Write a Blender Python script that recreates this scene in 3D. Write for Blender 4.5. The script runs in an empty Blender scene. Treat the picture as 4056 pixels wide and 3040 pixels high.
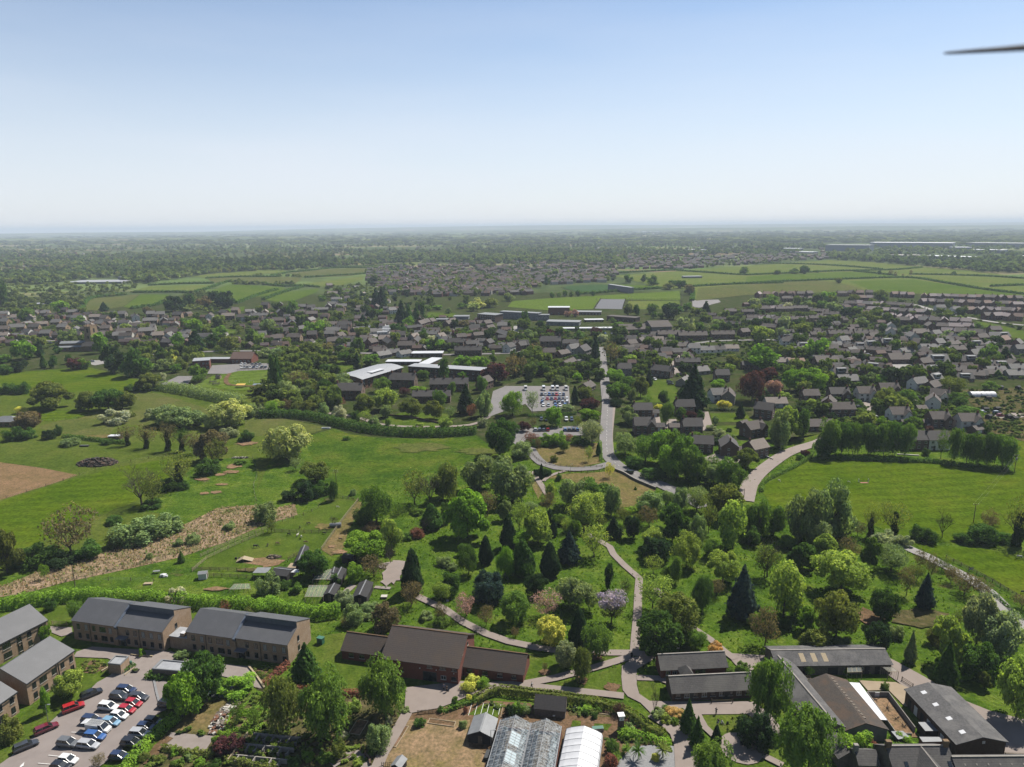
import bpy, math, random
import numpy as np
from mathutils import Vector, Matrix
# camera, sky, sun, exposure
sc = bpy.context.scene
COL = sc.collection
CAM_H, PITCH, ROLL, FPX = 105.0, math.radians(12.5), math.radians(0.5), 2813.0
cam_data = bpy.data.cameras.new("camera")
cam_data.sensor_width = 36.0
cam_data.lens = 36.0 * FPX / 4056.0
cam_data.clip_start, cam_data.clip_end = 0.02, 120000.0
cam = bpy.data.objects.new("camera", cam_data)
COL.objects.link(cam)
cam.matrix_world = (Matrix.Translation((0, 0, CAM_H)) @ Matrix.Rotation(math.pi / 2 - PITCH, 4, 'X')
     @ Matrix.Rotation(-ROLL, 4, 'Z'))
sc.camera = cam
cam_data.dof.use_dof, cam_data.dof.focus_distance, cam_data.dof.aperture_fstop = True, 260.0, 13.0
SUN_EL, SUN_AZ = math.radians(54), math.radians(46)       # azimuth clockwise from +Y (straight ahead)
world = bpy.data.worlds.new("World")
sc.world = world
world.use_nodes = True
wn, wl = world.node_tree.nodes, world.node_tree.links
sky = wn.new("ShaderNodeTexSky")
sky.sky_type = 'NISHITA'
sky.sun_disc = False
sky.sun_elevation, sky.sun_rotation = SUN_EL, SUN_AZ
sky.altitude, sky.air_density, sky.dust_density, sky.ozone_density = 100.0, 1.0, 0.3, 3.0
# thin high cirrus veil
tc = wn.new("ShaderNodeTexCoord")
mp = wn.new("ShaderNodeMapping"); mp.inputs['Scale'].default_value = (1.2, 1.2, 7.0)
wl.new(tc.outputs['Generated'], mp.inputs[0])
cn = wn.new("ShaderNodeTexNoise"); cn.inputs['Scale'].default_value, cn.inputs['Detail'].default_value = 1.6, 6.0
wl.new(mp.outputs[0], cn.inputs['Vector'])
cr = wn.new("ShaderNodeMapRange"); cr.inputs[1].default_value, cr.inputs[2].default_value, cr.inputs[3].default_value, cr.inputs[4].default_value = 0.42, 0.85, 0.03, 0.2
wl.new(cn.outputs['Fac'], cr.inputs[0])
mxs = wn.new("ShaderNodeMix"); mxs.data_type = 'RGBA'
# the veil thickens toward the horizon, where one looks through more of it
sx = wn.new("ShaderNodeSeparateXYZ"); wl.new(tc.outputs['Generated'], sx.inputs[0])
hz = wn.new("ShaderNodeMapRange"); hz.interpolation_type = 'SMOOTHSTEP'
hz.inputs[1].default_value, hz.inputs[2].default_value, hz.inputs[3].default_value, hz.inputs[4].default_value = 0.0, 0.34, 0.72, 0.0
wl.new(sx.outputs[2], hz.inputs[0])
ad = wn.new("ShaderNodeMath"); ad.operation = 'ADD'; ad.use_clamp = True
wl.new(cr.outputs[0], ad.inputs[0]); wl.new(hz.outputs[0], ad.inputs[1])
wl.new(ad.outputs[0], mxs.inputs[0]); wl.new(sky.outputs[0], mxs.inputs[6]); mxs.inputs[7].default_value = (6.7, 7.0, 7.7, 1)
wl.new(mxs.outputs[2], wn["Background"].inputs[0])
wn["Background"].inputs[1].default_value = 0.056
sun_data = bpy.data.lights.new("sun", 'SUN')
sun_data.energy, sun_data.angle, sun_data.color = 5.0, math.radians(0.53), (1.0, 0.95, 0.86)
sun = bpy.data.objects.new("sun", sun_data)
COL.objects.link(sun)
sdir = Vector((math.sin(SUN_AZ) * math.cos(SUN_EL), math.cos(SUN_AZ) * math.cos(SUN_EL), math.sin(SUN_EL)))
sun.rotation_euler = sdir.to_track_quat('Z', 'Y').to_euler()
vs = sc.view_settings
vs.view_transform, vs.look, vs.exposure, vs.gamma, vs.use_curve_mapping = 'Standard', 'None', 1.17, 1.0, False
cy = sc.cycles
cy.max_bounces, cy.diffuse_bounces, cy.glossy_bounces, cy.transmission_bounces = 6, 2, 2, 4
cy.transparent_max_bounces, cy.volume_bounces = 8, 1
cy.use_denoising = True
cy.caustics_reflective = cy.caustics_refractive = False
cy.use_adaptive_sampling = True
cy.adaptive_threshold = 0.015
# surveying: where a sighted point meets the ground
SHEETS = {'a': (0, 2200, 1.97364), 'b': (1000, 2200, 1.97364), 'c': (2000, 2200, 1.97364), 'd': (2956, 2200, 1.97364),
    'e': (0, 1450, 1.97364), 'f': (1000, 1450, 1.97364), 'g': (2000, 1450, 1.97364), 'h': (2956, 1450, 1.97364),
    'i': (0, 850, 2.01091), 'j': (1000, 850, 2.01091), 'k': (2000, 850, 2.01091), 'l': (2956, 850, 2.01091)}
def sight(t, x, y):
 x0, y0, s = SHEETS[t]
 a, b = (x0 + x / s - 2028) / FPX, -(y0 + y / s - 1520) / FPX
 c, n = math.cos(ROLL), math.sin(ROLL)
 a, b = c * a + n * b, -n * a + c * b
 cp, sp = math.cos(PITCH), math.sin(PITCH)
 return a, cp + b * sp, -sp + b * cp
def G(t, x, y, z=0.0):
 d = sight(t, x, y)
 k = (z - CAM_H) / d[2]
 return d[0] * k, d[1] * k
def image_row(X, Y, Z):
 Z -= CAM_H
 cp, sp = math.cos(PITCH), math.sin(PITCH)
 dep, up = Y * cp - Z * sp, Y * sp + Z * cp
 a, b = X / dep, up / dep
 return 1520 - FPX * (math.sin(ROLL) * a + math.cos(ROLL) * b)
def height_of(p, t, y):
 """Height of a thing standing at ground point p whose top is sighted at row y of sheet t."""
 v = SHEETS[t][1] + y / SHEETS[t][2]
 lo, hi = 0.0, 60.0
 for _ in range(26):
  m = (lo + hi) / 2
  if image_row(p[0], p[1], m) > v: lo = m
  else: hi = m
 return lo
def span(p, t, w):
 return w / SHEETS[t][2] / FPX * (p[1] * math.cos(PITCH) + CAM_H * math.sin(PITCH))
# mesh and object helpers
class MB:
 def __init__(self):
  self.v, self.f, self.m = [], [], []
 def poly(self, pts, m=0):
  n = len(self.v)
  self.v += [tuple(p) for p in pts]
  self.f.append(tuple(range(n, n + len(pts))))
  self.m.append(m)
  return self
 def box(self, x0, x1, y0, y1, z0, z1, m=0, top=None):
  n = len(self.v)
  self.v += [(x0, y0, z0), (x1, y0, z0), (x1, y1, z0), (x0, y1, z0), (x0, y0, z1), (x1, y0, z1), (x1, y1, z1), (x0, y1, z1)]
  for q in ((3, 2, 1, 0), (4, 5, 6, 7), (0, 1, 5, 4), (1, 2, 6, 5), (2, 3, 7, 6), (3, 0, 4, 7)):
   self.f.append(tuple(n + i for i in q))
   self.m.append(m)
  if top is not None: self.m[-5] = top
  return self
 def prism(self, pts, z0, z1, m=0, top=None):
  n, k = len(self.v), len(pts)
  area = sum(pts[i][0] * pts[(i + 1) % k][1] - pts[(i + 1) % k][0] * pts[i][1] for i in range(k))
  if area < 0: pts = pts[::-1]
  self.v += [(p[0], p[1], z0) for p in pts] + [(p[0], p[1], z1) for p in pts]
  for i in range(k):
   j = (i + 1) % k
   self.f.append((n + i, n + j, n + k + j, n + k + i)); self.m.append(m)
  self.f.append(tuple(range(n + k, n + 2 * k))); self.m.append(m if top is None else top)
  self.f.append(tuple(range(n + k - 1, n - 1, -1))); self.m.append(m)
  return self
 def slab(self, q, t, m=0):
  """A four-cornered sheet q (counter-clockwise from above) with thickness t below it."""
  n = len(self.v)
  a, b, c = (Vector(q[i]) for i in (0, 1, 3))
  nn = (b - a).cross(c - a).normalized() * t
  self.v += [tuple(p) for p in q] + [tuple(Vector(p) - nn) for p in q]
  for s in ((0, 1, 2, 3), (7, 6, 5, 4), (0, 4, 5, 1), (1, 5, 6, 2), (2, 6, 7, 3), (3, 7, 4, 0)):
   self.f.append(tuple(n + i for i in s)); self.m.append(m)
  return self
 def tube(self, p0, p1, r0, r1, k=6, m=0, cap=True):
  p0, p1 = Vector(p0), Vector(p1)
  d = (p1 - p0).normalized()
  u = d.orthogonal().normalized()
  w = d.cross(u)
  n = len(self.v)
  for p, r in ((p0, r0), (p1, r1)):
   for i in range(k):
    a = 2 * math.pi * i / k
    self.v.append(tuple(p + (u * math.cos(a) + w * math.sin(a)) * r))
  for i in range(k):
   j = (i + 1) % k
   self.f.append((n + i, n + j, n + k + j, n + k + i)); self.m.append(m)
  if cap:
   self.f.append(tuple(range(n + k, n + 2 * k))); self.m.append(m)
  return self
 def data(self, name, mats, smooth=False):
  me = bpy.data.meshes.new(name)
  me.from_pydata(self.v, [], self.f)
  for mt in mats: me.materials.append(mt)
  if len(mats) > 1: me.polygons.foreach_set('material_index', self.m)
  if smooth: me.polygons.foreach_set('use_smooth', [True] * len(self.f))
  me.update()
  return me
 def obj(self, name, mats, parent=None, smooth=False, loc=None, rz=0.0):
  if not isinstance(mats, (list, tuple)): mats = [mats]
  return put(name, self.data(name, mats, smooth), parent, loc, rz)
def put(name, me, parent=None, loc=None, rz=0.0, scale=None):
 o = bpy.data.objects.new(name, me)
 COL.objects.link(o)
 if parent is not None: o.parent = parent
 if loc is not None: o.location = loc
 if rz: o.rotation_euler = (0, 0, rz)
 if scale is not None: o.scale = scale
 return o
def tag(o, label=None, cat=None, group=None, kind=None):
 if label: o['label'] = label
 if cat: o['category'] = cat
 if group: o['group'] = group
 if kind: o['kind'] = kind
 return o
def thing(name, label, cat, loc=(0, 0, 0), rz=0.0, group=None, scale=None):
 o = put(name, None, None, loc if len(loc) == 3 else (loc[0], loc[1], 0.0), rz, scale)
 o.empty_display_size = 0.5
 return tag(o, label, cat, group)
def copy_tree(o, parent=None):
 c = o.copy()
 COL.objects.link(c)
 c.parent = parent
 for ch in KIDS.get(o.name, ()): copy_tree(ch, c)
 return c
KIDS = {}
def note_kids(o):
 KIDS[o.name] = list(o.children)
 for ch in o.children: note_kids(ch)
 return o
def array_mesh(name, verts, faces, mats, tint=None, mat_idx=None, smooth=False):
 """verts (N,3), faces (M,k) arrays -> mesh; tint is one number per face."""
 me = bpy.data.meshes.new(name)
 nv, (nf, k) = len(verts), faces.shape
 me.vertices.add(nv); me.vertices.foreach_set('co', np.asarray(verts, np.float32).ravel())
 me.loops.add(nf * k); me.loops.foreach_set('vertex_index', faces.astype(np.int32).ravel())
 me.polygons.add(nf)
 me.polygons.foreach_set('loop_start', np.arange(0, nf * k, k, dtype=np.int32))
 for mt in mats: me.materials.append(mt)
 if mat_idx is not None: me.polygons.foreach_set('material_index', mat_idx.astype(np.int32))
 if smooth: me.polygons.foreach_set('use_smooth', np.ones(nf, bool))
 if tint is not None:
  at = me.attributes.new('tint', 'FLOAT', 'FACE')
  at.data.foreach_set('value', np.asarray(tint, np.float32))
 me.update(calc_edges=True)
 return me
# materials
def new_mat(name):
 m = bpy.data.materials.new(name)
 m.use_nodes = True
 nt = m.node_tree
 return m, nt, nt.nodes, nt.links, nt.nodes["Principled BSDF"]
def noise(nt, vec, scale, detail=3.0, rough=0.6):
 n = nt.nodes.new("ShaderNodeTexNoise")
 n.inputs['Scale'].default_value, n.inputs['Detail'].default_value, n.inputs['Roughness'].default_value = scale, detail, rough
 nt.links.new(vec, n.inputs['Vector'])
 return n.outputs['Fac']
def ramp(nt, fac, stops):
 r = nt.nodes.new("ShaderNodeValToRGB")
 el = r.color_ramp.elements
 while len(el) < len(stops): el.new(0.5)
 for e, (p, c) in zip(el, stops): e.position, e.color = p, (*c, 1)
 nt.links.new(fac, r.inputs[0])
 return r.outputs[0]
def mix(nt, fac, a, b, mode='MIX'):
 n = nt.nodes.new("ShaderNodeMix")
 n.data_type, n.blend_type = 'RGBA', mode
 for s, v in ((n.inputs[0], fac), (n.inputs[6], a), (n.inputs[7], b)):
  if isinstance(v, (int, float)): s.default_value = v
  elif isinstance(v, tuple): s.default_value = (*v, 1)
  else: nt.links.new(v, s)
 return n.outputs[2]
def bump(nt, fac, strength, dist, p):
 b = nt.nodes.new("ShaderNodeBump")
 b.inputs['Strength'].default_value, b.inputs['Distance'].default_value = strength, dist
 nt.links.new(fac, b.inputs['Height'])
 nt.links.new(b.outputs[0], p.inputs['Normal'])
K = 0.43      # albedos below were judged a little bright: one factor brings them to measured values
def dim(c): return tuple(x * K for x in c)
def surface(name, c1, c2=None, scale=2.0, rough=0.85, bmp=0.0, bdist=0.03, big=None, courses=0.0, spec=0.3, seed=None, cs=0.5, metal=0.0):
 """Mottled matte surface. big = (scale, colour, amount) adds wide patches; courses = height of tile or brick rows."""
 m, nt, N, Lk, P = new_mat(name)
 co = N.new("ShaderNodeTexCoord").outputs['Object']
 c2 = dim(c2 or tuple(x * 0.65 for x in c1)); c1 = dim(c1)
 if big: big = (big[0], dim(big[1]), big[2])
 col = ramp(nt, noise(nt, co, scale, 4), ((0.5 - cs * 0.4, c2), (0.5 + cs * 0.4, c1)))
 if big:
  f = ramp(nt, noise(nt, co, big[0], 4, 0.65), ((0.45, (0, 0, 0)), (0.65, (big[2],) * 3)))
  col = mix(nt, f, col, big[1])
 if courses:
  sx = N.new("ShaderNodeSeparateXYZ"); Lk.new(co, sx.inputs[0])
  mm = N.new("ShaderNodeMath"); mm.operation = 'DIVIDE'; Lk.new(sx.outputs[2], mm.inputs[0]); mm.inputs[1].default_value = courses
  fr = N.new("ShaderNodeMath"); fr.operation = 'FRACT'; Lk.new(mm.outputs[0], fr.inputs[0])
  f = ramp(nt, fr.outputs[0], ((0.0, (0.5,) * 3), (0.3, (1,) * 3)))
  col = mix(nt, 0.8, col, f, 'MULTIPLY')
 Lk.new(col, P.inputs['Base Color'])
 P.inputs['Roughness'].default_value = rough
 P.inputs['Specular IOR Level'].default_value = spec
 P.inputs['Metallic'].default_value = metal
 if bmp: bump(nt, noise(nt, co, scale * 2.5, 3), bmp, bdist, P)
 return m
def plain(name, c, rough=0.5, metal=0.0, spec=0.5):
 c = dim(c) if max(c) < .6 else tuple(x * .56 for x in c)
 m, nt, N, Lk, P = new_mat(name)
 co = N.new("ShaderNodeTexCoord").outputs['Object']
 Lk.new(ramp(nt, noise(nt, co, 3.0), ((0.3, tuple(x * 0.88 for x in c)), (0.7, c))), P.inputs['Base Color'])
 P.inputs['Roughness'].default_value, P.inputs['Metallic'].default_value = rough, metal
 P.inputs['Specular IOR Level'].default_value = spec
 return m
def grass(name, c1, c2, c3, tuft=1.2, patch=0.06, bmp=0.7, bdist=0.25, patch2=None, rows=None):
 """Grass: fine tufts over drifting patches of three greens."""
 m, nt, N, Lk, P = new_mat(name)
 co = N.new("ShaderNodeTexCoord").outputs['Object']
 c1, c2, c3 = dim(c1), dim(c2), dim(c3)
 if patch2: patch2 = (patch2[0], dim(patch2[1]), patch2[2])
 a = noise(nt, co, patch, 8, 0.72)
 b = noise(nt, co, tuft, 4, 0.7)
 col = ramp(nt, a, ((0.38, c2), (0.5, c1), (0.62, c3)))
 if patch2:
  f = ramp(nt, noise(nt, co, patch2[0], 6, 0.7), ((patch2[2], (0, 0, 0)), (patch2[2] + 0.06, (1, 1, 1))))
  col = mix(nt, f, col, patch2[1])
 col = mix(nt, 1.0, col, ramp(nt, noise(nt, co, 0.22, 5, 0.75), ((0.35, (0.78, 0.82, 0.75)), (0.65, (1.22, 1.17, 1.2)))), 'MULTIPLY')
 col = mix(nt, 1.0, col, ramp(nt, b, ((0.3, (0.5, 0.56, 0.5)), (0.7, (1.35, 1.28, 1.25)))), 'MULTIPLY')
 if rows:                                                   # mowing or tractor lines
  mpp = N.new("ShaderNodeMapping"); mpp.inputs['Rotation'].default_value = (0, 0, rows[1]); Lk.new(co, mpp.inputs[0])
  wv = N.new("ShaderNodeTexWave"); wv.inputs['Scale'].default_value, wv.inputs['Distortion'].default_value, wv.inputs['Detail'].default_value = rows[0], 2.5, 2.0
  Lk.new(mpp.outputs[0], wv.inputs['Vector'])
  col = mix(nt, 1.0, col, ramp(nt, wv.outputs['Fac'], ((0.2, (rows[2],) * 3), (0.8, (1.06,) * 3))), 'MULTIPLY')
 Lk.new(col, P.inputs['Base Color'])
 P.inputs['Roughness'].default_value = 0.95
 P.inputs['Specular IOR Level'].default_value = 0.0
 if bmp: bump(nt, b, bmp, bdist, P)
 return m
def leaf_material(name):
 """Thin leaves lit from both sides; the object's own colour, varied leaf by leaf."""
 m = bpy.data.materials.new(name)
 m.use_nodes = True
 nt = m.node_tree
 N, Lk = nt.nodes, nt.links
 N.remove(N["Principled BSDF"])
 oi = N.new("ShaderNodeObjectInfo")
 at = N.new("ShaderNodeAttribute"); at.attribute_name = 'tint'
 col = mix(nt, 1.0, oi.outputs['Color'], ramp(nt, at.outputs['Fac'], ((0.0, (0.5, 0.58, 0.6)), (0.5, (1, 1, 1)), (1.0, (1.6, 1.45, 1.1)))), 'MULTIPLY')
 hu = N.new("ShaderNodeAttribute"); hu.attribute_name = 'hue'           # whole-plant colour drift, zero where absent
 up = N.new("ShaderNodeMath"); up.operation = 'MAXIMUM'; Lk.new(hu.outputs['Fac'], up.inputs[0]); up.inputs[1].default_value = 0.0
 dn = N.new("ShaderNodeMath"); dn.operation = 'MULTIPLY'; Lk.new(hu.outputs['Fac'], dn.inputs[0]); dn.inputs[1].default_value = -1.0
 dm = N.new("ShaderNodeMath"); dm.operation = 'MAXIMUM'; Lk.new(dn.outputs[0], dm.inputs[0]); dm.inputs[1].default_value = 0.0
 col = mix(nt, up.outputs[0], col, (0.19, 0.22, 0.055))
 col = mix(nt, dm.outputs[0], col, (0.03, 0.05, 0.02))
 d = N.new("ShaderNodeBsdfDiffuse"); Lk.new(col, d.inputs[0])
 t = N.new("ShaderNodeBsdfTranslucent")
 Lk.new(mix(nt, 1.0, col, (1.08, 1.15, 0.6), 'MULTIPLY'), t.inputs[0])
 mx = N.new("ShaderNodeMixShader"); mx.inputs[0].default_value = 0.42
 Lk.new(d.outputs[0], mx.inputs[1]); Lk.new(t.outputs[0], mx.inputs[2])
 Lk.new(mx.outputs[0], N["Material Output"].inputs[0])
 return m
M = {}
M['leaf'] = leaf_material('leaf')
M['bark'] = surface('bark', (0.11, 0.085, 0.06), (0.05, 0.04, 0.03), 6, 0.9)
M['pale_bark'] = surface('pale_bark', (0.42, 0.4, 0.36), (0.1, 0.09, 0.08), 5, 0.9)
M['buff_brick'] = surface('buff_brick', (0.55, 0.385, 0.25), (0.38, 0.255, 0.16), 3, 0.9, 0.3, 0.02, (0.5, (0.62, 0.48, 0.36), 0.5), 0.15)
M['red_brick'] = surface('red_brick', (0.3, 0.1, 0.065), (0.2, 0.065, 0.045), 3, 0.9, 0.3, 0.02, None, 0.15)
M['orange_brick'] = surface('orange_brick', (0.27, 0.125, 0.07), (0.17, 0.075, 0.045), 3, 0.9, 0.2)
M['brown_brick'] = surface('brown_brick', (0.17, 0.105, 0.07), (0.11, 0.065, 0.045), 3, 0.9, 0.2)
M['ironstone'] = surface('ironstone', (0.3, 0.19, 0.095), (0.17, 0.11, 0.06), 1.5, 0.9, 0.3, 0.03, (0.3, (0.36, 0.27, 0.17), 0.5))
M['tower_stone'] = surface('tower_stone', (0.5, 0.36, 0.22), (0.36, 0.25, 0.15), 1.0, 0.9)
M['rubble_stone'] = surface('rubble_stone', (0.24, 0.2, 0.16), (0.13, 0.105, 0.08), 2, 0.9, 0.4, 0.04)
M['render'] = surface('render', (0.68, 0.65, 0.58), (0.55, 0.52, 0.46), 0.8, 0.8)
M['slate'] = surface('slate', (0.135, 0.137, 0.145), (0.09, 0.092, 0.1), 9, 0.55, 0.2, 0.02, (0.35, (0.15, 0.15, 0.16), 0.5), 0.12, 0.4)
M['lead'] = surface('lead', (0.16, 0.19, 0.24), (0.1, 0.125, 0.165), 1.2, 0.45, 0, 0.02, None, 0, 0.5)
M['membrane'] = surface('membrane', (0.46, 0.47, 0.49), (0.36, 0.37, 0.39), 0.8, 0.6)
M['brown_tile'] = surface('brown_tile', (0.1, 0.078, 0.066), (0.058, 0.046, 0.042), 4, 0.85, 0.5, 0.04, (0.25, (0.11, 0.075, 0.05), 0.5), 0.24)
M['lichen'] = surface('lichen', (0.2, 0.105, 0.035), (0.1, 0.07, 0.05), 3, 0.9)
M['grey_tile'] = surface('grey_tile', (0.145, 0.135, 0.13), (0.08, 0.075, 0.072), 3, 0.85, 0.4, 0.04, (0.2, (0.19, 0.18, 0.16), 0.6), 0.24)
M['red_tile'] = surface('red_tile', (0.2, 0.12, 0.09), (0.13, 0.08, 0.065), 3, 0.85, 0.3, 0.03, None, 0.24)
M['plum_tile'] = surface('plum_tile', (0.15, 0.105, 0.1), (0.1, 0.075, 0.072), 3, 0.85, 0.3, 0.03, None, 0.24)
M['dark_tile'] = surface('dark_tile', (0.085, 0.075, 0.072), (0.05, 0.045, 0.045), 3, 0.85, 0.3, 0.03, None, 0.24)
M['asbestos'] = surface('asbestos', (0.15, 0.145, 0.145), (0.07, 0.068, 0.068), 2.5, 0.9, 0.5, 0.05, (0.4, (0.21, 0.2, 0.19), 0.6))
M['mossy_sheet'] = surface('mossy_sheet', (0.095, 0.075, 0.06), (0.05, 0.042, 0.036), 3, 0.9, 0.5, 0.05, (0.4, (0.125, 0.075, 0.045), 0.7))
M['felt'] = surface('felt', (0.045, 0.043, 0.045), (0.03, 0.029, 0.03), 3, 0.9)
M['white_sheet'] = surface('white_sheet', (0.78, 0.79, 0.82), (0.68, 0.69, 0.72), 0.7, 0.5)
M['grey_sheet'] = surface('grey_sheet', (0.3, 0.31, 0.32), (0.23, 0.24, 0.25), 0.9, 0.6)
M['blue_sheet'] = surface('blue_sheet', (0.24, 0.29, 0.38), (0.2, 0.25, 0.33), 0.05, 0.6)
M['timber'] = surface('timber', (0.2, 0.15, 0.1), (0.13, 0.095, 0.06), 5, 0.85)
M['pale_timber'] = surface('pale_timber', (0.5, 0.41, 0.27), (0.38, 0.3, 0.19), 5, 0.85)
M['black_timber'] = surface('black_timber', (0.04, 0.034, 0.03), (0.025, 0.022, 0.02), 5, 0.9)
M['concrete'] = surface('concrete', (0.4, 0.37, 0.33), (0.3, 0.27, 0.24), 2, 0.9)
M['white_paint'] = plain('white_paint', (0.78, 0.78, 0.76), 0.5)
M['grey_paint'] = plain('grey_paint', (0.28, 0.29, 0.3), 0.6)
M['dark_metal'] = plain('dark_metal', (0.05, 0.052, 0.055), 0.5, 0.3)
M['galvanised'] = plain('galvanised', (0.42, 0.43, 0.44), 0.45, 0.6)
M['green_paint'] = plain('green_paint', (0.05, 0.2, 0.13), 0.5)
M['yellow_paint'] = plain('yellow_paint', (0.65, 0.42, 0.06), 0.5)
M['red_paint'] = plain('red_paint', (0.4, 0.04, 0.03), 0.5)
M['black_plastic'] = plain('black_plastic', (0.02, 0.02, 0.021), 0.8, 0, 0.1)
M['rubber'] = plain('rubber', (0.018, 0.018, 0.018), 0.8)
M['glass'] = plain('glass', (0.022, 0.028, 0.032), 0.06, 0.0, 0.8)
M['blind'] = plain('blind', (0.5, 0.5, 0.48), 0.7)
M['frame_white'] = plain('frame_white', (0.7, 0.7, 0.68), 0.5)
M['frame_dark'] = plain('frame_dark', (0.04, 0.045, 0.05), 0.5)
M['stone_sill'] = plain('stone_sill', (0.55, 0.5, 0.42), 0.8)
def coloured(name, rough, metal=0.0, coat=0.0, spec=0.5):
 """Takes each object's own colour (paint, cloth, hide)."""
 m, nt, N, Lk, P = new_mat(name)
 oi = N.new("ShaderNodeObjectInfo")
 co = N.new("ShaderNodeTexCoord").outputs['Object']
 Lk.new(mix(nt, 1.0, oi.outputs['Color'], ramp(nt, noise(nt, co, 1.2, 5, .7), ((0.35, (0.4 * (1.2 if coat else 1.0),) * 3), (0.65, (0.56,) * 3))), 'MULTIPLY'), P.inputs['Base Color'])
 P.inputs['Roughness'].default_value, P.inputs['Metallic'].default_value = rough, metal
 P.inputs['Coat Weight'].default_value = coat
 P.inputs['Coat Roughness'].default_value = 0.05
 P.inputs['Specular IOR Level'].default_value = spec
 return m
M['car_paint'] = coloured('car_paint', 0.32, 0.0, 0.8)
M['cloth'] = coloured('cloth', 0.9)
M['hide'] = coloured('hide', 0.95)
M['facing'] = coloured('facing', 0.9)
M['roofing'] = coloured('roofing', 0.88)
# ground, fields, roads, paths
def pts(s, z=0.0):
 """'c 10,20 30,40 d 5,6' -> ground points sighted on those sheets."""
 out, t = [], None
 for w in s.replace(';', ' ').split():
  if w.isalpha(): t = w
  else:
   x, y = w.split(',')
   out.append(G(t, float(x), float(y), z))
 return out
LAYER = [0]
KEEP_OUT, ROAD_AT = [], []
def lift(z):
 LAYER[0] += 1
 return z + 0.0016 * LAYER[0]
def sheet(name, mat, s, z):
 z = lift(z) if z > 0 else z
 p = pts(s) if isinstance(s, str) else s
 area = sum(p[i][0] * p[(i + 1) % len(p)][1] - p[(i + 1) % len(p)][0] * p[i][1] for i in range(len(p)))
 if area < 0: p = p[::-1]
 if name not in ('ground', 'village_ground', 'grassland', 'pasture', 'garden', 'planting_bed'): KEEP_OUT.append(p)
 o = MB().poly([(x, y, z) for x, y in p]).obj(name, mat)
 return tag(o, kind='structure')
def smooth_line(p, step):
 p = [np.array(q, float) for q in p]
 q = [2 * p[0] - p[1]] + p + [2 * p[-1] - p[-2]]
 out = []
 for i in range(1, len(q) - 2):
  n = max(1, int(np.linalg.norm(q[i + 1] - q[i]) / step))
  for j in range(n):
   t = j / n
   out.append(0.5 * ((2 * q[i]) + (-q[i - 1] + q[i + 1]) * t + (2 * q[i - 1] - 5 * q[i] + 4 * q[i + 1] - q[i + 2]) * t * t
      + (-q[i - 1] + 3 * q[i] - 3 * q[i + 1] + q[i + 2]) * t ** 3))
 out.append(p[-1])
 return out
def ribbon(name, mat, s, w, z, step=6.0, h=0.0):
 z = lift(z)
 p = smooth_line(pts(s) if isinstance(s, str) else s, step)
 ROAD_AT.extend((q[0], q[1], w / 2) for q in p)
 L, R = [], []
 for i in range(len(p)):
  d = p[min(i + 1, len(p) - 1)] - p[max(i - 1, 0)]
  d /= np.linalg.norm(d) + 1e-9
  n = np.array((-d[1], d[0])) * w / 2
  L.append(p[i] + n); R.append(p[i] - n)
 mb = MB()
 for i in range(len(p) - 1):
  mb.poly([(*R[i], z), (*R[i + 1], z), (*L[i + 1], z), (*L[i], z)])
 return tag(mb.obj(name, mat), kind='structure')
def ellipse(t, x, y, rx, ry, k=18, seed=0, jag=0.3):
 c = G(t, x, y); r = random.Random(seed)
 return [(c[0] + rx * math.cos(a) * (1 + r.uniform(-jag, jag)), c[1] + ry * math.sin(a) * (1 + r.uniform(-jag, jag)))
   for a in (2 * math.pi * i / k for i in range(k))]
M['rough_grass'] = grass('rough_grass', (0.098, 0.172, 0.02), (0.06, 0.122, 0.016), (0.15, 0.21, 0.034), 0.9, 0.09, 1.0, 0.5, (0.05, (0.13, 0.13, 0.05), 0.63))
M['lawn'] = grass('lawn', (0.1, 0.155, 0.022), (0.078, 0.13, 0.017), (0.13, 0.165, 0.033), 1.6, 0.08, 0.4, 0.1)
M['bright_pasture'] = grass('bright_pasture', (0.1, 0.158, 0.01), (0.076, 0.135, 0.008), (0.128, 0.172, 0.016), 0.8, 0.03, 0.4, 0.15, None, (.05, 1.45, .9))
M['pasture'] = grass('pasture', (0.105, 0.148, 0.024), (0.082, 0.128, 0.02), (0.13, 0.16, 0.034), 0.8, 0.04, 0.5, 0.2)
M['dull_pasture'] = grass('dull_pasture', (0.125, 0.15, 0.04), (0.095, 0.128, 0.03), (0.15, 0.155, 0.055), 0.8, 0.04, 0.4, 0.15)
M['wet_meadow'] = grass('wet_meadow', (0.085, 0.145, 0.016), (0.052, 0.11, 0.013), (0.135, 0.17, 0.028), 0.7, 0.05, 0.9, 0.4)
M['dry_grass'] = grass('dry_grass', (0.2, 0.165, 0.07), (0.17, 0.16, 0.055), (0.235, 0.175, 0.09), 1.0, 0.12, 0.4, 0.1)
M['bare_earth'] = grass('bare_earth', (0.3, 0.2, 0.125), (0.25, 0.165, 0.1), (0.34, 0.235, 0.15), 1.5, 0.15, 0.4, 0.08, (0.2, (0.14, 0.14, 0.04), 0.6))
M['trial_ground'] = grass('trial_ground', (0.3, 0.215, 0.13), (0.25, 0.2, 0.09), (0.34, 0.24, 0.15), 1.3, 0.12, 0.4, 0.08)
M['plough'] = grass('plough', (0.26, 0.175, 0.1), (0.22, 0.16, 0.085), (0.29, 0.19, 0.115), 1.5, 0.1, 0.5, 0.1)
M['reed_bed'] = grass('reed_bed', (0.36, 0.265, 0.18), (0.2, 0.2, 0.09), (0.42, 0.31, 0.22), 0.7, 0.12, 1.0, 0.6, (0.09, (0.1, 0.12, 0.03), 0.6))
M['garden_soil'] = grass('garden_soil', (0.12, 0.11, 0.05), (0.08, 0.09, 0.03), (0.18, 0.14, 0.08), 1.2, 0.25, 0.8, 0.25)
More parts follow.
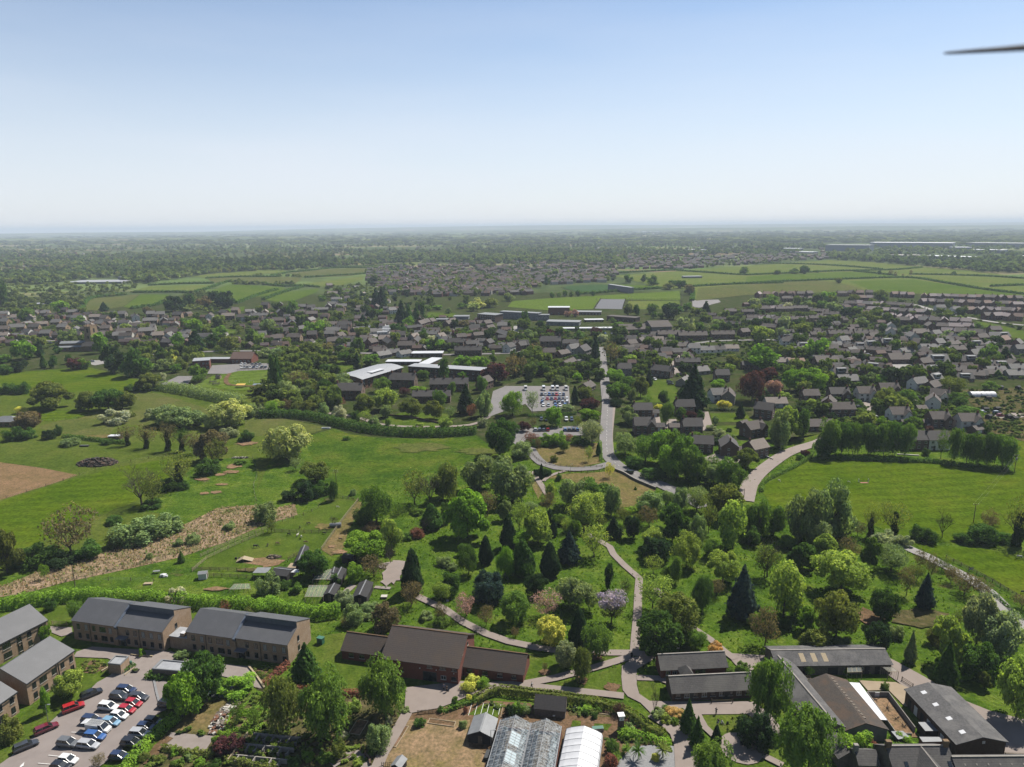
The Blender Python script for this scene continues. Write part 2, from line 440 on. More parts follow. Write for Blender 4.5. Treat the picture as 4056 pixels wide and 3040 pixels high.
M['brown_bed'] = grass('brown_bed', (0.2, 0.13, 0.08), (0.16, 0.105, 0.06), (0.23, 0.15, 0.1), 2.0, 0.4, 0.6, 0.1)
M['village_ground'] = grass('village_ground', (0.06, 0.08, 0.025), (0.05, 0.08, 0.018), (0.1, 0.1, 0.055), 0.5, 0.09, 0.7, 0.3, (0.06, (0.2, 0.18, 0.15), 0.64))
M['field_green'] = grass('field_green', (0.1, 0.16, 0.02), (0.085, 0.145, 0.017), (0.12, 0.17, 0.028), 0.25, 0.02, 0.3, 0.2)
M['field_pale'] = grass('field_pale', (0.15, 0.195, 0.045), (0.125, 0.175, 0.038), (0.18, 0.2, 0.06), 0.25, 0.015, 0.3, 0.2)
M['field_olive'] = grass('field_olive', (0.125, 0.145, 0.045), (0.1, 0.125, 0.04), (0.15, 0.14, 0.06), 0.25, 0.02, 0.3, 0.2)
M['pitch'] = grass('pitch', (0.13, 0.2, 0.03), (0.12, 0.185, 0.026), (0.15, 0.21, 0.045), 0.4, 0.03, 0.2, 0.1, None, (.03, 1.2, .86))
M['astroturf'] = grass('astroturf', (0.06, 0.12, 0.045), (0.055, 0.11, 0.04), (0.065, 0.125, 0.05), 0.3, 0.02, 0.1, 0.05)
M['asphalt'] = surface('asphalt', (0.25, 0.235, 0.23), (0.2, 0.188, 0.184), 0.35, 0.9, 0.15, 0.01, (0.06, (0.29, 0.265, 0.25), 0.5), 0, 0.25)
M['pink_asphalt'] = surface('pink_asphalt', (0.34, 0.28, 0.245), (0.28, 0.23, 0.2), 0.35, 0.9, 0.15, 0.01, (0.09, (0.34, 0.285, 0.255), 0.5), 0, 0.25)
M['car_park'] = surface('car_park', (0.32, 0.272, 0.25), (0.265, 0.225, 0.208), 0.3, 0.9, 0.15, 0.01, (0.08, (0.345, 0.3, 0.28), 0.5), 0, 0.25)
M['paving'] = surface('paving', (0.34, 0.29, 0.26), (0.28, 0.235, 0.21), 0.7, 0.9, 0.1, 0.01)
M['yard'] = surface('yard', (0.42, 0.33, 0.225), (0.35, 0.27, 0.18), 0.5, 0.9, 0.1, 0.01)
M['gravel'] = surface('gravel', (0.34, 0.34, 0.34), (0.24, 0.24, 0.25), 3.0, 0.95, 0.3, 0.02)
M['pale_road'] = surface('pale_road', (0.36, 0.34, 0.32), (0.3, 0.28, 0.265), 0.3, 0.9)
M['court'] = surface('court', (0.15, 0.15, 0.165), (0.12, 0.12, 0.13), 0.3, 0.9)
M['road_paint'] = plain('road_paint', (0.7, 0.7, 0.68), 0.8)
# the far country: hedged fields, woods and towns as one sheet to the horizon
m, nt, N, Lk, P = new_mat('countryside')
co = N.new("ShaderNodeTexCoord").outputs['Object']
vo = N.new("ShaderNodeTexVoronoi"); vo.inputs['Scale'].default_value = 0.0028; Lk.new(co, vo.inputs['Vector'])
sp = N.new("ShaderNodeSeparateColor"); Lk.new(vo.outputs['Color'], sp.inputs[0])
fields = ramp(nt, sp.outputs[0], ((0.0, (0.05, 0.08, 0.022)), (0.4, (0.075, 0.1, 0.035)), (0.7, (0.105, 0.105, 0.05)), (1.0, (0.12, 0.09, 0.055))))
woods = ramp(nt, noise(nt, co, 0.0011, 6, 0.65), ((0.44, (0, 0, 0)), (0.5, (1, 1, 1))))
wood_col = ramp(nt, noise(nt, co, 0.03, 4, 0.7), ((0.35, (0.02, 0.032, 0.014)), (0.65, (0.055, 0.07, 0.025))))
col = mix(nt, woods, fields, wood_col)
Lk.new(col, P.inputs['Base Color']); P.inputs['Roughness'].default_value = 1.0; P.inputs['Specular IOR Level'].default_value = 0.0
M['countryside'] = m
R0 = 34000.0
sheet('ground', M['countryside'], [(R0 * math.cos(2 * math.pi * i / 64), R0 * math.sin(2 * math.pi * i / 64)) for i in range(64)], -0.05)
def hill_ridge(x0, x1, y, depth, top, seed):
 """A low far ridge running across the view."""
 r = random.Random(seed)
 n, mrow = 60, 8
 ph = [r.uniform(0, 6.28) for _ in range(6)]
 V, Fc = [], []
 for j in range(mrow + 1):
  for i in range(n + 1):
   u, v = i / n, j / mrow
   e = math.sin(math.pi * u) ** 0.5 * math.sin(math.pi * v)
   z = top * e * (0.72 + 0.16 * math.sin(5 * u + ph[0]) + 0.08 * math.sin(13 * u + ph[1]) + 0.05 * math.sin(29 * u + ph[2] + 2 * v))
   V.append((x0 + (x1 - x0) * u, y + depth * (v - 0.5) + 0.04 * depth * math.sin(7 * u + ph[3]), z - 0.3))
 for j in range(mrow):
  for i in range(n):
   a = j * (n + 1) + i
   Fc.append((a, a + 1, a + n + 2, a + n + 1))
 me = bpy.data.meshes.new('hill'); me.from_pydata(V, [], Fc); me.materials.append(M['countryside'])
 me.polygons.foreach_set('use_smooth', [True] * len(Fc)); me.update()
 tag(put('hill', me), kind='structure')
hill_ridge(-9000, 26000, 21000, 9000, 150, 1)
hill_ridge(-2000, 16000, 12500, 4500, 62, 2)
hill_ridge(-16000, 3000, 15500, 6000, 62, 3)
hill_ridge(-9000, 1500, 7600, 2600, 26, 4)
sheet('village_ground', M['village_ground'], [(-560, 300), (640, 300), (1100, 1150), (-820, 1150)], 0.0)
sheet('grassland', M['rough_grass'], [(-330, 80), (330, 80), (330, 338), (-330, 338)], 0.02)
FIELDS = [
 ('pasture', 'pasture', "e -400,40 0,60 700,10 1100,110 1250,150 2070,190 2150,420 2171,600 2000,1000 2000,1060 1690,1130 800,1450 0,1650 -600,1750", 0.04),
 ('pasture', 'bright_pasture', "e -300,80 0,60 400,30 700,20 820,60 1080,110 1080,185 1000,190 600,200 520,240 400,260 260,240 0,215 -300,225", 0.06),
 ('pasture', 'pasture', "e -300,230 0,222 260,245 540,300 820,352 760,370 320,345 160,340 0,350 -300,360", 0.06),
 ('pasture', 'bright_pasture', "e 190,350 330,340 740,368 600,415 440,430 350,435", 0.08),
 ('pasture', 'dull_pasture', "e 320,470 450,432 780,378 1010,250 1010,212 1180,205 1420,270 1640,340 1660,420 1400,500 1100,470 900,440 860,560 500,530 310,490", 0.06),
 ('pasture', 'pasture', "e -300,600 0,590 330,570 900,620 1350,660 1300,720 880,790 600,855 330,800 0,745 -300,700", 0.06),
 ('ploughed_field', 'plough', "e -300,720 0,755 330,800 610,855 420,920 0,1050 -300,1130", 0.08),
 ('pasture', 'bright_pasture', "e -300,1140 0,1062 560,890 900,795 1300,730 1350,850 1080,1050 740,1180 330,1370 0,1500 -300,1600", 0.06),
 ('rough_pasture', 'rough_grass', "e 1100,1130 1300,1000 1550,750 1800,720 2000,740 2020,900 1990,1060 1690,1130 1480,1220 1280,1160", 0.06),
 ('reed_bed', 'reed_bed', "a -300,330 0,250 300,130 700,20 e 1280,1300 1480,1225 1700,1112 2040,1087 f 190,1110 330,1085 355,1170 100,1240 e 1750,1385 1400,1500 1000,1590 a 480,220 200,300 0,330 -300,430", 0.08),
 ('paddock', 'lawn', "e 1640,1500 1990,1320 f 120,1265 640,1040 830,1045 640,1310 540,1440 350,1490 0,1560 e 1900,1600 1560,1590", 0.08),
 ('paddock_track', 'dry_grass', "f 830,1055 865,1075 745,1300 720,1420 620,1490 540,1440 720,1190", 0.1),
 ('bare_patch', 'bare_earth', "e 1880,1540 2000,1505 2171,1492 f 100,1510 260,1520 200,1560 80,1580 e 2060,1565", 0.1),
 ('wet_meadow', 'wet_meadow', "f 380,560 640,492 760,535 1000,565 1400,570 1740,540 1850,620 1930,720 1700,760 1500,800 1200,850 900,960 680,1010 540,980 480,740 440,660", 0.06),
 ('pasture', 'dull_pasture', "f -60,420 180,400 600,485 400,550 100,545 -60,560", 0.08),
 ('meadow', 'bright_pasture', "h 110,970 160,920 500,740 900,735 1400,750 2050,830 2400,850 2400,1330 1700,1390 1290,1370 1000,1250 200,1120 170,1050", 0.06),
 ('meadow', 'bright_pasture', "h 1290,1390 1850,1430 2171,1500 2400,1560 d 2500,520 2171,330 1800,120 1600,30 h 1650,1560 1400,1450", 0.06),
 ('meadow', 'bright_pasture', "h 2050,600 2300,590 2300,850 2100,830", 0.05),
 ('verge', 'dry_grass', "g 200,670 215,612 400,612 740,602 745,760 600,792 430,785 280,740", 0.06),
 ('verge', 'dry_grass', "g 300,880 400,850 760,830 860,820 1180,970 1150,1000 1000,1100 900,1110 500,885", 0.06),
 ('verge', 'dry_grass', "g 195,905 262,890 295,990 262,1045", 0.06),
 ('lawn', 'lawn', "g 1000,285 1120,120 1300,100 1400,290", 0.06),
 ('lawn', 'lawn', "g 1600,370 1880,370 1950,440 1620,440", 0.06),
 ('lawn', 'lawn', "g 1640,470 1850,465 2080,520 2090,590 1930,590 1660,520", 0.06),
 ('lawn', 'lawn', "h 60,590 190,520 320,600 h 410,540 570,535 520,610 420,600", 0.06),
 ('lawn', 'lawn', "h 390,740 530,640 530,720 400,780", 0.06),
 ('lawn', 'lawn', "f 1000,420 1180,360 1620,380 1500,470 1060,480", 0.06),
 ('lawn', 'lawn', "a 0,1900 -300,1900 -300,1500 0,1440 230,1200 560,1000 590,810 700,820 840,890 860,945 760,1000 650,1110 500,1200 450,1250 85,1580", 0.06),
 ('lawn', 'lawn', "a 290,440 560,350 620,360 560,500 400,560 360,500", 0.06),
 ('lawn', 'lawn', "b 470,640 700,610 1060,700 1050,895 850,1065 700,1045 450,1040 300,960 380,760", 0.06),
 ('lawn', 'lawn', "c 160,900 180,770 480,780 560,790 980,790 900,830 560,930 350,980 160,995", 0.06),
 ('lawn', 'lawn', "c 290,1025 600,960 905,870 915,1070 880,1085 600,1060", 0.06),
 ('lawn', 'lawn', "c 1030,985 1200,985 1250,1030 1240,1140 1110,1140 1050,1080", 0.06),
 ('lawn', 'lawn', "c 1500,1270 1560,1252 1900,1245 2000,1330 1840,1440 1720,1450 1600,1370", 0.06),
 ('lawn', 'lawn', "c 1960,1530 2171,1440 2250,1500 2200,1660", 0.06),
 ('lawn', 'lawn', "c 1740,1590 1950,1570 2100,1658 2000,1800 1600,1750", 0.06),
 ('garden', 'garden_soil', "a 1310,1380 1600,1160 1830,1100 2171,1050 b 700,1060 1150,1130 1190,1200 1170,1260 950,1658 900,1900 a 900,1900 1170,1540", 0.04),
 ('rough_yard', 'dry_grass', "a 1480,1230 1740,1140 1800,1150 1720,1290 1690,1390 1350,1380", 0.06),
 ('planting_bed', 'brown_bed', "a 1960,882 2171,900 b 240,860 90,1010 a 2065,1040", 0.06),
 ('planting_bed', 'brown_bed', "a 640,850 740,820 840,870 740,930 640,920", 0.08),
 ('garden', 'brown_bed', "b 1170,1260 1540,1180 1830,1140 2171,1160 c 220,1200 900,1180 1120,1400 1250,1430 1340,1658 1340,1800 0,1900 b 950,1900 960,1658", 0.04),
 ('trial_ground', 'trial_ground', "b 1190,1290 1700,1290 1690,1500 1830,1540 1780,1800 930,1750 960,1658 1100,1520", 0.06),
 ('seed_plot', 'lawn', "b 1680,1250 1800,1170 1960,1155 1920,1275", 0.08),
 ('seed_plot', 'lawn', "c 515,1345 530,1295 595,1300 590,1345", 0.08),
 ('seed_plot', 'lawn', "c 700,1320 835,1325 800,1375 690,1365", 0.08),
 ('planting_bed', 'garden_soil', "c 490,1180 850,1175 830,1270 500,1255", 0.06),
 ('school_field', 'pitch', "i 1540,1370 1700,1285 1850,1250 2130,1242 2140,1390 1900,1405", 0.08),
 # fields beyond the village
 ('field', 'field_pale', "i 1070,605 1190,575 1690,563 1560,608 1390,612", 0.3),
 ('field', 'field_green', "i 980,740 1120,640 1350,640 1300,690 1240,720 1050,748", 0.3),
 ('field', 'field_olive', "i 640,760 730,672 1110,640 980,735 800,770", 0.3),
 ('field', 'field_green', "i 1690,605 1830,560 2212,577 j 265,584 180,640 0,668 i 1880,708 1700,690", 0.3),
 ('field', 'field_green', "i 1740,765 1950,735 1940,772 1750,797", 0.3),
 ('field', 'field_green', "j 90,682 270,622 530,592 510,622 340,688 200,700", 0.3),
 ('field', 'field_pale', "i 1500,492 1700,472 2000,450 j 0,438 230,440 290,465 0,480 i 2000,492 1640,507", 0.3),
 ('field', 'field_olive', "j 290,468 640,433 1190,426 900,472 760,492 420,503", 0.3),
 ('field', 'field_pale', "j 350,562 700,517 890,492 880,522 720,562 560,577", 0.3),
 ('field', 'field_pale', "j 640,420 1210,388 1370,386 1340,396 1000,416 650,426", 0.3),
 ('field', 'field_olive', "i 1650,510 2100,495 j 0,485 400,505 340,555 180,560 i 2212,575 1850,530 1700,550", 0.3),
 ('playing_field', 'pitch', "k 20,738 60,692 340,670 740,648 1390,610 1400,685 980,680 760,672 700,755 340,765", 0.1),
 ('sports_court', 'court', "k 715,752 765,676 960,678 935,757", 0.16),
 ('sports_pitch', 'field_pale', "k 955,758 985,690 1390,690 1400,757", 0.16),
 ('sports_pitch', 'astroturf', "k 460,590 500,572 780,560 1000,598 620,627", 0.3),
 ('field', 'field_green', "k 900,560 1240,572 1200,592 1000,590", 0.3),
 ('field', 'field_pale', "k 870,490 1400,450 2212,392 l 0,408 650,365 1000,380 1350,415 1800,450 2212,505 2500,540 2500,660 2212,640 1500,640 900,612 0,645 k 1500,680 1490,605 1240,585", 0.2),
 ('field', 'field_green', "l 820,535 1100,527 1340,523 1600,560 2212,640 2212,655 1600,645 1000,608", 0.4),
 ('field', 'field_olive', "l 0,560 530,530 700,537 870,577 960,607 500,622 0,645 k 1520,690 1540,590", 0.4),
 ('field', 'field_green', "l 300,478 860,458 1190,490 1000,515 540,520 0,550 0,500", 0.4),
 ('field', 'field_pale', "l 1350,418 2212,515 2212,560 1800,530 1200,492 860,455 1170,445", 0.4),
 ('lawn', 'lawn', "j 1380,815 1400,780 1620,790 1600,820", 0.1),
 ('lawn', 'lawn', "l 1820,850 2000,880 2212,930 2212,1000 2000,960 1900,900", 0.1),
 ('lawn', 'lawn', "j 560,1230 640,1160 800,1180 800,1240 600,1280", 0.1),
 ('lawn', 'lawn', "i 1610,950 1640,905 1880,920 1880,960", 0.1),
 ('allotment', 'garden_soil', "h 1640,190 2171,170 2300,300 2200,600 1900,520 1800,330", 0.06),
 ('traffic_island', 'dry_grass', "l 1185,1240 1280,1226 1450,1240 1440,1268 1250,1274", 0.16),
]
for nm, mt, s, z in FIELDS:
 sheet(nm, M[mt], s, z)
PAVED = [
 ('car_park', 'car_park', "a 860,945 1130,960 1190,975 1335,990 1340,1190 1170,1280 1080,1400 920,1560 780,1658 600,1850 -300,1850 0,1640 85,1580 450,1260 500,1200 650,1110 760,1000", 0.1),
 ('pavement', 'paving', "a 575,800 600,760 720,720 1350,760 1500,830 1800,860 1940,875 2070,1045 2030,1050 1780,960 1500,900 1190,890 1130,960 860,945 950,860 840,810", 0.1),
 ('pavement', 'paving', "a 380,560 560,570 570,620 480,640 380,600", 0.1),
 ('forecourt', 'pink_asphalt', "b 1200,1040 1540,1000 1640,990 1890,1010 1750,1080 1540,1170 1460,1200 1240,1240 1190,1190", 0.1),
 ('path', 'pink_asphalt', "c 915,870 1020,800 1140,800 1160,820 1030,900 1030,1020 1050,1090 1130,1145 1280,1150 1900,1150 1985,1190 1960,1247 1500,1252 1380,1240 1250,1280 1180,1265 1130,1230 1060,1160 960,1110 920,1060 910,960", 0.12),
 ('path', 'pink_asphalt', "c 1720,770 1900,780 2030,790 2020,840 1960,900 1860,915 1800,860", 0.12),
 ('yard', 'yard', "d 880,985 1170,1000 1300,1060 1290,1190 1240,1190 1110,1060 950,1065", 0.12),
 ('track', 'pink_asphalt', "d 1100,800 1180,840 1400,960 1480,1010 1250,1055 1190,1000 1050,900", 0.1),
 ('track', 'pink_asphalt', "d 1700,1140 1900,1220 2171,1290 2400,1340 2400,1650 2030,1600 1900,1400", 0.1),
 ('path', 'pink_asphalt', "d 0,1160 60,1150 200,1260 330,1440 200,1400 0,1240", 0.1),
 ('patio', 'paving', "a 1340,1392 1680,1422 1600,1545 1300,1512 1255,1480", 0.1),
 ('gravel_garden', 'gravel', "c 900,1600 1000,1500 1200,1490 1320,1500 1345,1700 860,1700", 0.1),
 ('car_park', 'asphalt', "f 1840,405 1880,200 1960,168 g 0,160 500,160 512,340 210,360 160,300 f 1960,360", 0.1),
 ('car_park', 'asphalt', "g 60,480 130,490 600,470 612,545 180,565 110,640 60,600", 0.1),
 ('driveway', 'pink_asphalt', "g 1540,360 1590,360 1630,500 1540,510", 0.1),
 ('driveway', 'pink_asphalt', "g 1560,720 1640,690 1840,720 1830,760 1580,760", 0.1),
 ('driveway', 'pink_asphalt', "g 1160,400 1210,400 1220,460 1170,460", 0.1),
 ('driveway', 'pink_asphalt', "g 1265,420 1340,420 1350,490 1250,490", 0.1),
 ('school_yard', 'asphalt', "i 1650,1272 1690,1205 1920,1192 2120,1188 2212,1195 2212,1235 1900,1250 1810,1272", 0.1),
 ('school_yard', 'asphalt', "i 1265,1362 1420,1290 1540,1290 1500,1352", 0.1),
 ('church_forecourt', 'pale_road', "i 690,1195 740,1165 860,1162 860,1185 760,1205", 0.1),
 ('road_circle', 'pale_road', "l 1000,1165 1130,1185 1500,1202 1525,1240 1440,1278 1180,1278 1080,1220", 0.1),
 ('car_park', 'asphalt', "k 1495,740 1490,685 1700,680 1720,700 1550,745", 0.16),
 ('car_park', 'pale_road', "j 900,960 1000,920 1110,905 1110,950 960,985", 0.1),
 ('car_park', 'pale_road', "k 60,960 70,890 120,890 125,980", 0.1),
 ('allotment_track', 'pink_asphalt', "h 1850,390 2100,370 2250,390 2100,415 1880,410", 0.1),
]
for nm, mt, s, z in PAVED:
 sheet(nm, M[mt], s, z)
sheet('path', M['pink_asphalt'], ellipse('c', 1845, 1515, 4.3, 4.6, 24, 1, 0.02), 0.12)
for k, (t, x, y, rx, ry, mt) in enumerate([
  ('f', 1325, 640, 14, 9, 'dull_pasture'), ('f', 1775, 672, 12, 7, 'dull_pasture'), ('f', 560, 1260, 4, 3, 'dry_grass'),
  ('e', 1840, 785, 4, 4, 'bare_earth'), ('e', 1815, 832, 4, 2.5, 'bare_earth'), ('e', 1720, 852, 3, 2, 'bare_earth'), ('e', 1580, 890, 3.5, 2, 'bare_earth'),
  ('e', 1735, 931, 3, 1.6, 'bare_earth'), ('e', 1597, 1000, 2.4, 1.8, 'bare_earth'), ('e', 1690, 992, 2.8, 2, 'bare_earth'), ('e', 1930, 610, 6, 4, 'bare_earth'),
  ('f', 620, 1415, 1.6, 1.2, 'bare_earth'), ('f', 680, 1460, 3, 2, 'bare_earth'), ('b', 1150, 85, 6.5, 4.5, 'pink_asphalt'), ('b', 1090, 165, 4, 7, 'pink_asphalt'),
  ('e', 760, 555, 9, 4, 'dry_grass'), ('c', 600, 985, 1.9, 1.9, 'brown_bed'), ('c', 840, 1037, 2.0, 1.9, 'brown_bed'), ('c', 715, 805, 2.0, 1.7, 'brown_bed'), ('c', 312, 918, 1.6, 1.4, 'brown_bed'),
  ('d', 960, 490, 6, 5, 'brown_bed'), ('d', 1360, 490, 10, 6, 'garden_soil'), ('a', 1700, 268, 4, 1.3, 'bare_earth'), ('f', 0, 1600, 5, 1.6, 'dry_grass')]):
 sheet('ground_patch', M[mt], ellipse(t, x, y, rx * .85, ry * .8, 22, k), 0.14)
for nm, mt, s, w, z in [
 ('road', 'asphalt', "g 1560,1110 1310,975 1150,905 1000,845 880,780 805,700 790,600 795,420 800,300 790,200 778,100 k 782,1225 775,1120 760,1060", 6.4, 0.16),
 ('road', 'asphalt', "g 190,640 225,700 290,765 400,800 540,813 700,803 800,775 860,760", 5.2, 0.14),
 ('road', 'pink_asphalt', "g 1880,1060 1915,930 1960,870 h 150,800 300,695 440,640 560,605 700,540", 6.5, 0.14),
 ('road', 'pink_asphalt', "h 960,460 955,400 985,345 940,290 880,260", 5.5, 0.14),
 ('road', 'pink_asphalt', "h 985,345 1080,300 1200,285 1330,270", 5.5, 0.15),
 ('pavement', 'pink_asphalt', "g 835,680 828,560 838,440 850,330", 2.0, 0.14),
 ('lane', 'pale_road', "h 1200,1400 1330,1460 d 1400,8 1480,50 1560,90 1740,185 1890,290 2020,420 2171,570 2350,770", 4.2, 0.12),
 ('path', 'pink_asphalt', "g 205,830 240,870 300,960 330,1010", 2.4, 0.12),
 ('path', 'pink_asphalt', "g 300,905 340,870 400,845 470,825", 1.8, 0.12),
 ('path', 'pink_asphalt', "g 640,1320 820,1420 c 850,0 940,90 1050,185 1042,300 1035,480 1020,650 1010,790", 2.3, 0.11),
 ('path', 'pink_asphalt', "b 1285,325 1500,425 1650,530 1830,620 2000,680 2171,715 c 200,722 450,758 700,768 1000,770 1180,795", 2.5, 0.11),
 ('path', 'pink_asphalt', "c 110,1020 400,965 700,885 900,825 1000,795", 2.3, 0.11),
 ('path', 'pink_asphalt', "b 1750,1085 1880,1020 c 100,1018 400,1052 700,1082 930,1108", 2.2, 0.11),
 ('path', 'pink_asphalt', "c 1170,1235 1290,1315 1370,1395 1410,1500 1420,1640 1430,1800", 4.6, 0.11),
 ('path', 'pink_asphalt', "c 1500,1240 1560,1350 1690,1470 1840,1510 2000,1565 2171,1650", 1.6, 0.11),
 ('path', 'pink_asphalt', "c 1450,560 1600,660 1720,760 1800,820", 2.0, 0.11),
 ('path', 'pink_asphalt', "c 1170,265 1240,330", 2.0, 0.11),
 ('path', 'pink_asphalt', "c 1030,965 1200,970 1290,1000", 2.0, 0.1),
 ('path', 'pink_asphalt', "b 1210,1240 1120,1400 1020,1560 960,1700", 2.4, 0.11),
 ('path', 'brown_bed', "a 1160,1640 1240,1500 1330,1430", 2.0, 0.1),
 ('path', 'paving', "b 955,255 1080,265", 1.4, 0.1),
 ('path', 'paving', "b 690,330 790,240", 2.2, 0.1),
 ('path', 'paving', "b 620,1650 800,1540 870,1600 900,1700", 2.0, 0.1),
 ('path', 'pink_asphalt', "f 440,330 560,260 600,230", 4.0, 0.1),
 ('path', 'pink_asphalt', "f 560,370 800,400 1000,460 1300,480 1700,465 1850,400", 3.0, 0.1),
 ('road', 'pale_road', "l 2212,885 1990,862 1800,830 1650,800 1480,760 1340,720", 7.0, 0.1),
 ('road', 'pale_road', "l 560,1000 840,995 1050,1002", 6.0, 0.1),
 ('road', 'pale_road', "l 760,1030 900,1080 1000,1150 1100,1195", 6.0, 0.1),
 ('road', 'asphalt', "l 180,1000 320,1010 560,1000", 6.0, 0.1),
 ('road', 'pink_asphalt', "k 1390,1280 1330,1210 1400,1130 1345,1065 1440,1050", 6.0, 0.1),
 ('road', 'asphalt', "k 1250,1035 1460,1035 1700,1010 2120,1000", 5.5, 0.1),
 ('road', 'asphalt', "j 2212,1105 1980,1110 1500,1120 1000,1110 i 1900,1090 1200,1120", 6.0, 0.1),
 ('road', 'pale_road', "i 360,1010 480,1000 450,950", 5.0, 0.1),
 ('road', 'asphalt', "j 860,680 960,730 1100,745 1300,790", 5.0, 0.1),
 ('school_track', 'brown_bed', "i 1830,1270 1800,1320 1830,1360 1980,1370 2110,1365", 3.0, 0.12),
]:
 ribbon(nm, M[mt], s, w, z)
# painted lines
def dashes(s, n, w, ln, z, mt='road_paint'):
 p = smooth_line(pts(s), 1.0)
 mb = MB()
 for i in range(n):
  k = int((i + 0.5) / n * (len(p) - 2))
  a, d = p[k], p[k + 1] - p[k]
  d /= np.linalg.norm(d) + 1e-9
  q = np.array((-d[1], d[0])) * w / 2
  mb.poly([(*(a - q), z), (*(a - q + d * ln), z), (*(a + q + d * ln), z), (*(a + q), z)])
 tag(mb.obj('road_marking', M[mt]), kind='structure')
dashes("g 1310,980 1150,908 1000,847 880,780 815,705", 12, 0.12, 2.0, 0.5)
dashes("g 800,690 795,600 798,420 803,300 790,200", 22, 0.12, 2.5, 0.5)
for s, n in (("a 560,1395 760,1400", 1), ("a 380,1575 520,1590", 1), ("a 300,1638 450,1650", 1)):
 ribbon('parking_line', M['road_paint'], s, 0.12, 0.13)
ribbon('parking_line', M['gravel'], "a 1205,985 1225,1080 1255,1190", 0.5, 0.13)
sheet('arrow_marking', M['road_paint'], "a 165,1655 193,1630 186,1658 150,1680", 0.13)
for x in (455, 478, 503, 530):
 pass
# plants
rng = np.random.default_rng(11)
def rand_dirs(n, up=0.0):
 d = rng.normal(size=(n, 3))
 d /= np.linalg.norm(d, axis=1)[:, None]
 d[:, 2] += up
 return d / np.linalg.norm(d, axis=1)[:, None]
def leaf_quads(c, nrm, size, jitter=0.55, stretch=1.0, droop=0.0, tint=None):
 """One small four-cornered leaf clump per centre c, facing roughly along nrm."""
 n = len(c)
 nn = nrm + rng.normal(size=(n, 3)) * jitter
 nn /= np.linalg.norm(nn, axis=1)[:, None] + 1e-9
 ref = rng.normal(size=(n, 3))
 if droop: ref = ref * (1 - droop) + np.array([0, 0, -1.0]) * droop
 v = ref - nn * (ref * nn).sum(1)[:, None]
 v /= np.linalg.norm(v, axis=1)[:, None] + 1e-9
 u = np.cross(nn, v)
 s = size * rng.uniform(0.6, 1.35, n)[:, None]
 a, b = u * s * 0.5, v * s * 0.5 * stretch
 w = rng.uniform(0.3, 1.0, (n, 1))
 q = np.stack([c - a * w - b, c + a * w - b * 0.8, c + a + b * w, c - a * 0.7 + b], 1)
 return q.reshape(-1, 3), (np.arange(n * 4).reshape(n, 4))
def lobed(nlobe, nleaf, size, seed, rz=(0.28, 1.0), rad=0.5, lobe=(0.3, 0.46), jitter=0.5, up=0.25, shape='round', droop=0.0, stretch=1.0):
 """Leaf shell over a bunch of overlapping lobes. Unit crown: 1 tall, 1 wide."""
 global rng
 rng = np.random.default_rng(seed)
 z0, z1 = rz
 zc, hz = (z0 + z1) / 2, (z1 - z0) / 2
 L = []
 for i in range(nlobe):
  d = rand_dirs(1)[0]
  k = rng.uniform(0.3, 0.85) ** 0.7 if nlobe < 60 else rng.uniform(.7, .86)
  zz = d[2] * k
  wr = 1.0
  if shape == 'top': wr = 0.75 + 0.35 * (zz + 0.3)
  if shape == 'cone': wr = 0.95 - 0.55 * (zz + 0.2)
  r = rng.uniform(*lobe)
  L.append((d[0] * k * rad * wr, d[1] * k * rad * wr, zc + zz * hz, r * rad * 1.05, r * hz * 1.1, rng.uniform(-0.22, 0.22)))
 per = nleaf // nlobe
 C, Nn, T = [], [], []
 for (x, y, z, r, h, tl) in L:
  d = rand_dirs(per, up)
  q = rng.uniform(0.6, 1.17, per)[:, None]
  C.append(np.array([x, y, z]) + d * q * np.array([r, r, h])); Nn.append(d); T.append(0.47 + tl + rng.normal(size=per) * 0.22)
 C, Nn, T = np.concatenate(C), np.concatenate(Nn), np.concatenate(T)
 keep = np.ones(len(C), bool)
 for (x, y, z, r, h, tl) in L:
  e = (((C - np.array([x, y, z])) / np.array([r, r, h])) ** 2).sum(1)
  keep &= e > 0.38
 C, Nn, T = C[keep], Nn[keep], T[keep]
 v, f = leaf_quads(C, Nn, size, jitter, stretch, droop)
 return v, f, np.clip(T, 0, 1)
def conic(nleaf, size, seed, layers=0, pw=0.85, base=0.04, wide=0.5):
 """Cone of foliage, in drooping tiers when layers > 0."""
 global rng
 rng = np.random.default_rng(seed)
 t = 1 - np.sqrt(rng.uniform(0, 1, nleaf))
 a = rng.uniform(0, 2 * np.pi, nleaf)
 r = wide * (1 - t) ** pw * (1 + 0.1 * np.sin(a * 3 + t * 9) + 0.08 * np.sin(a * 7 - t * 23))
 r = np.minimum(r, wide * (0.45 + 2.6 * t))
 z = base + (1 - base) * t
 if layers:
  ph = (t * layers + 0.25 * np.sin(a * 2)) % 1.0
  r = r * (0.62 + 0.38 * (1 - ph)) * rng.uniform(0.35, 1.05, nleaf) ** 0.4
  arm = np.sin(a * 8 + np.floor(t * layers) * 2.1)
  r = r * (0.86 + 0.16 * arm)
 else:
  r = r * rng.uniform(0.8, 1.05, nleaf)
 C = np.stack([r * np.cos(a), r * np.sin(a), z - 0.04 * r / wide * (1 if layers else 0)], 1)
 Nn = np.stack([np.cos(a), np.sin(a), np.full(nleaf, 0.55)], 1)
 v, f = leaf_quads(C, Nn, size, 0.5, 1.3, 0.3)
 T = 0.5 + rng.normal(size=nleaf) * 0.2
 return v, f, np.clip(T, 0, 1)
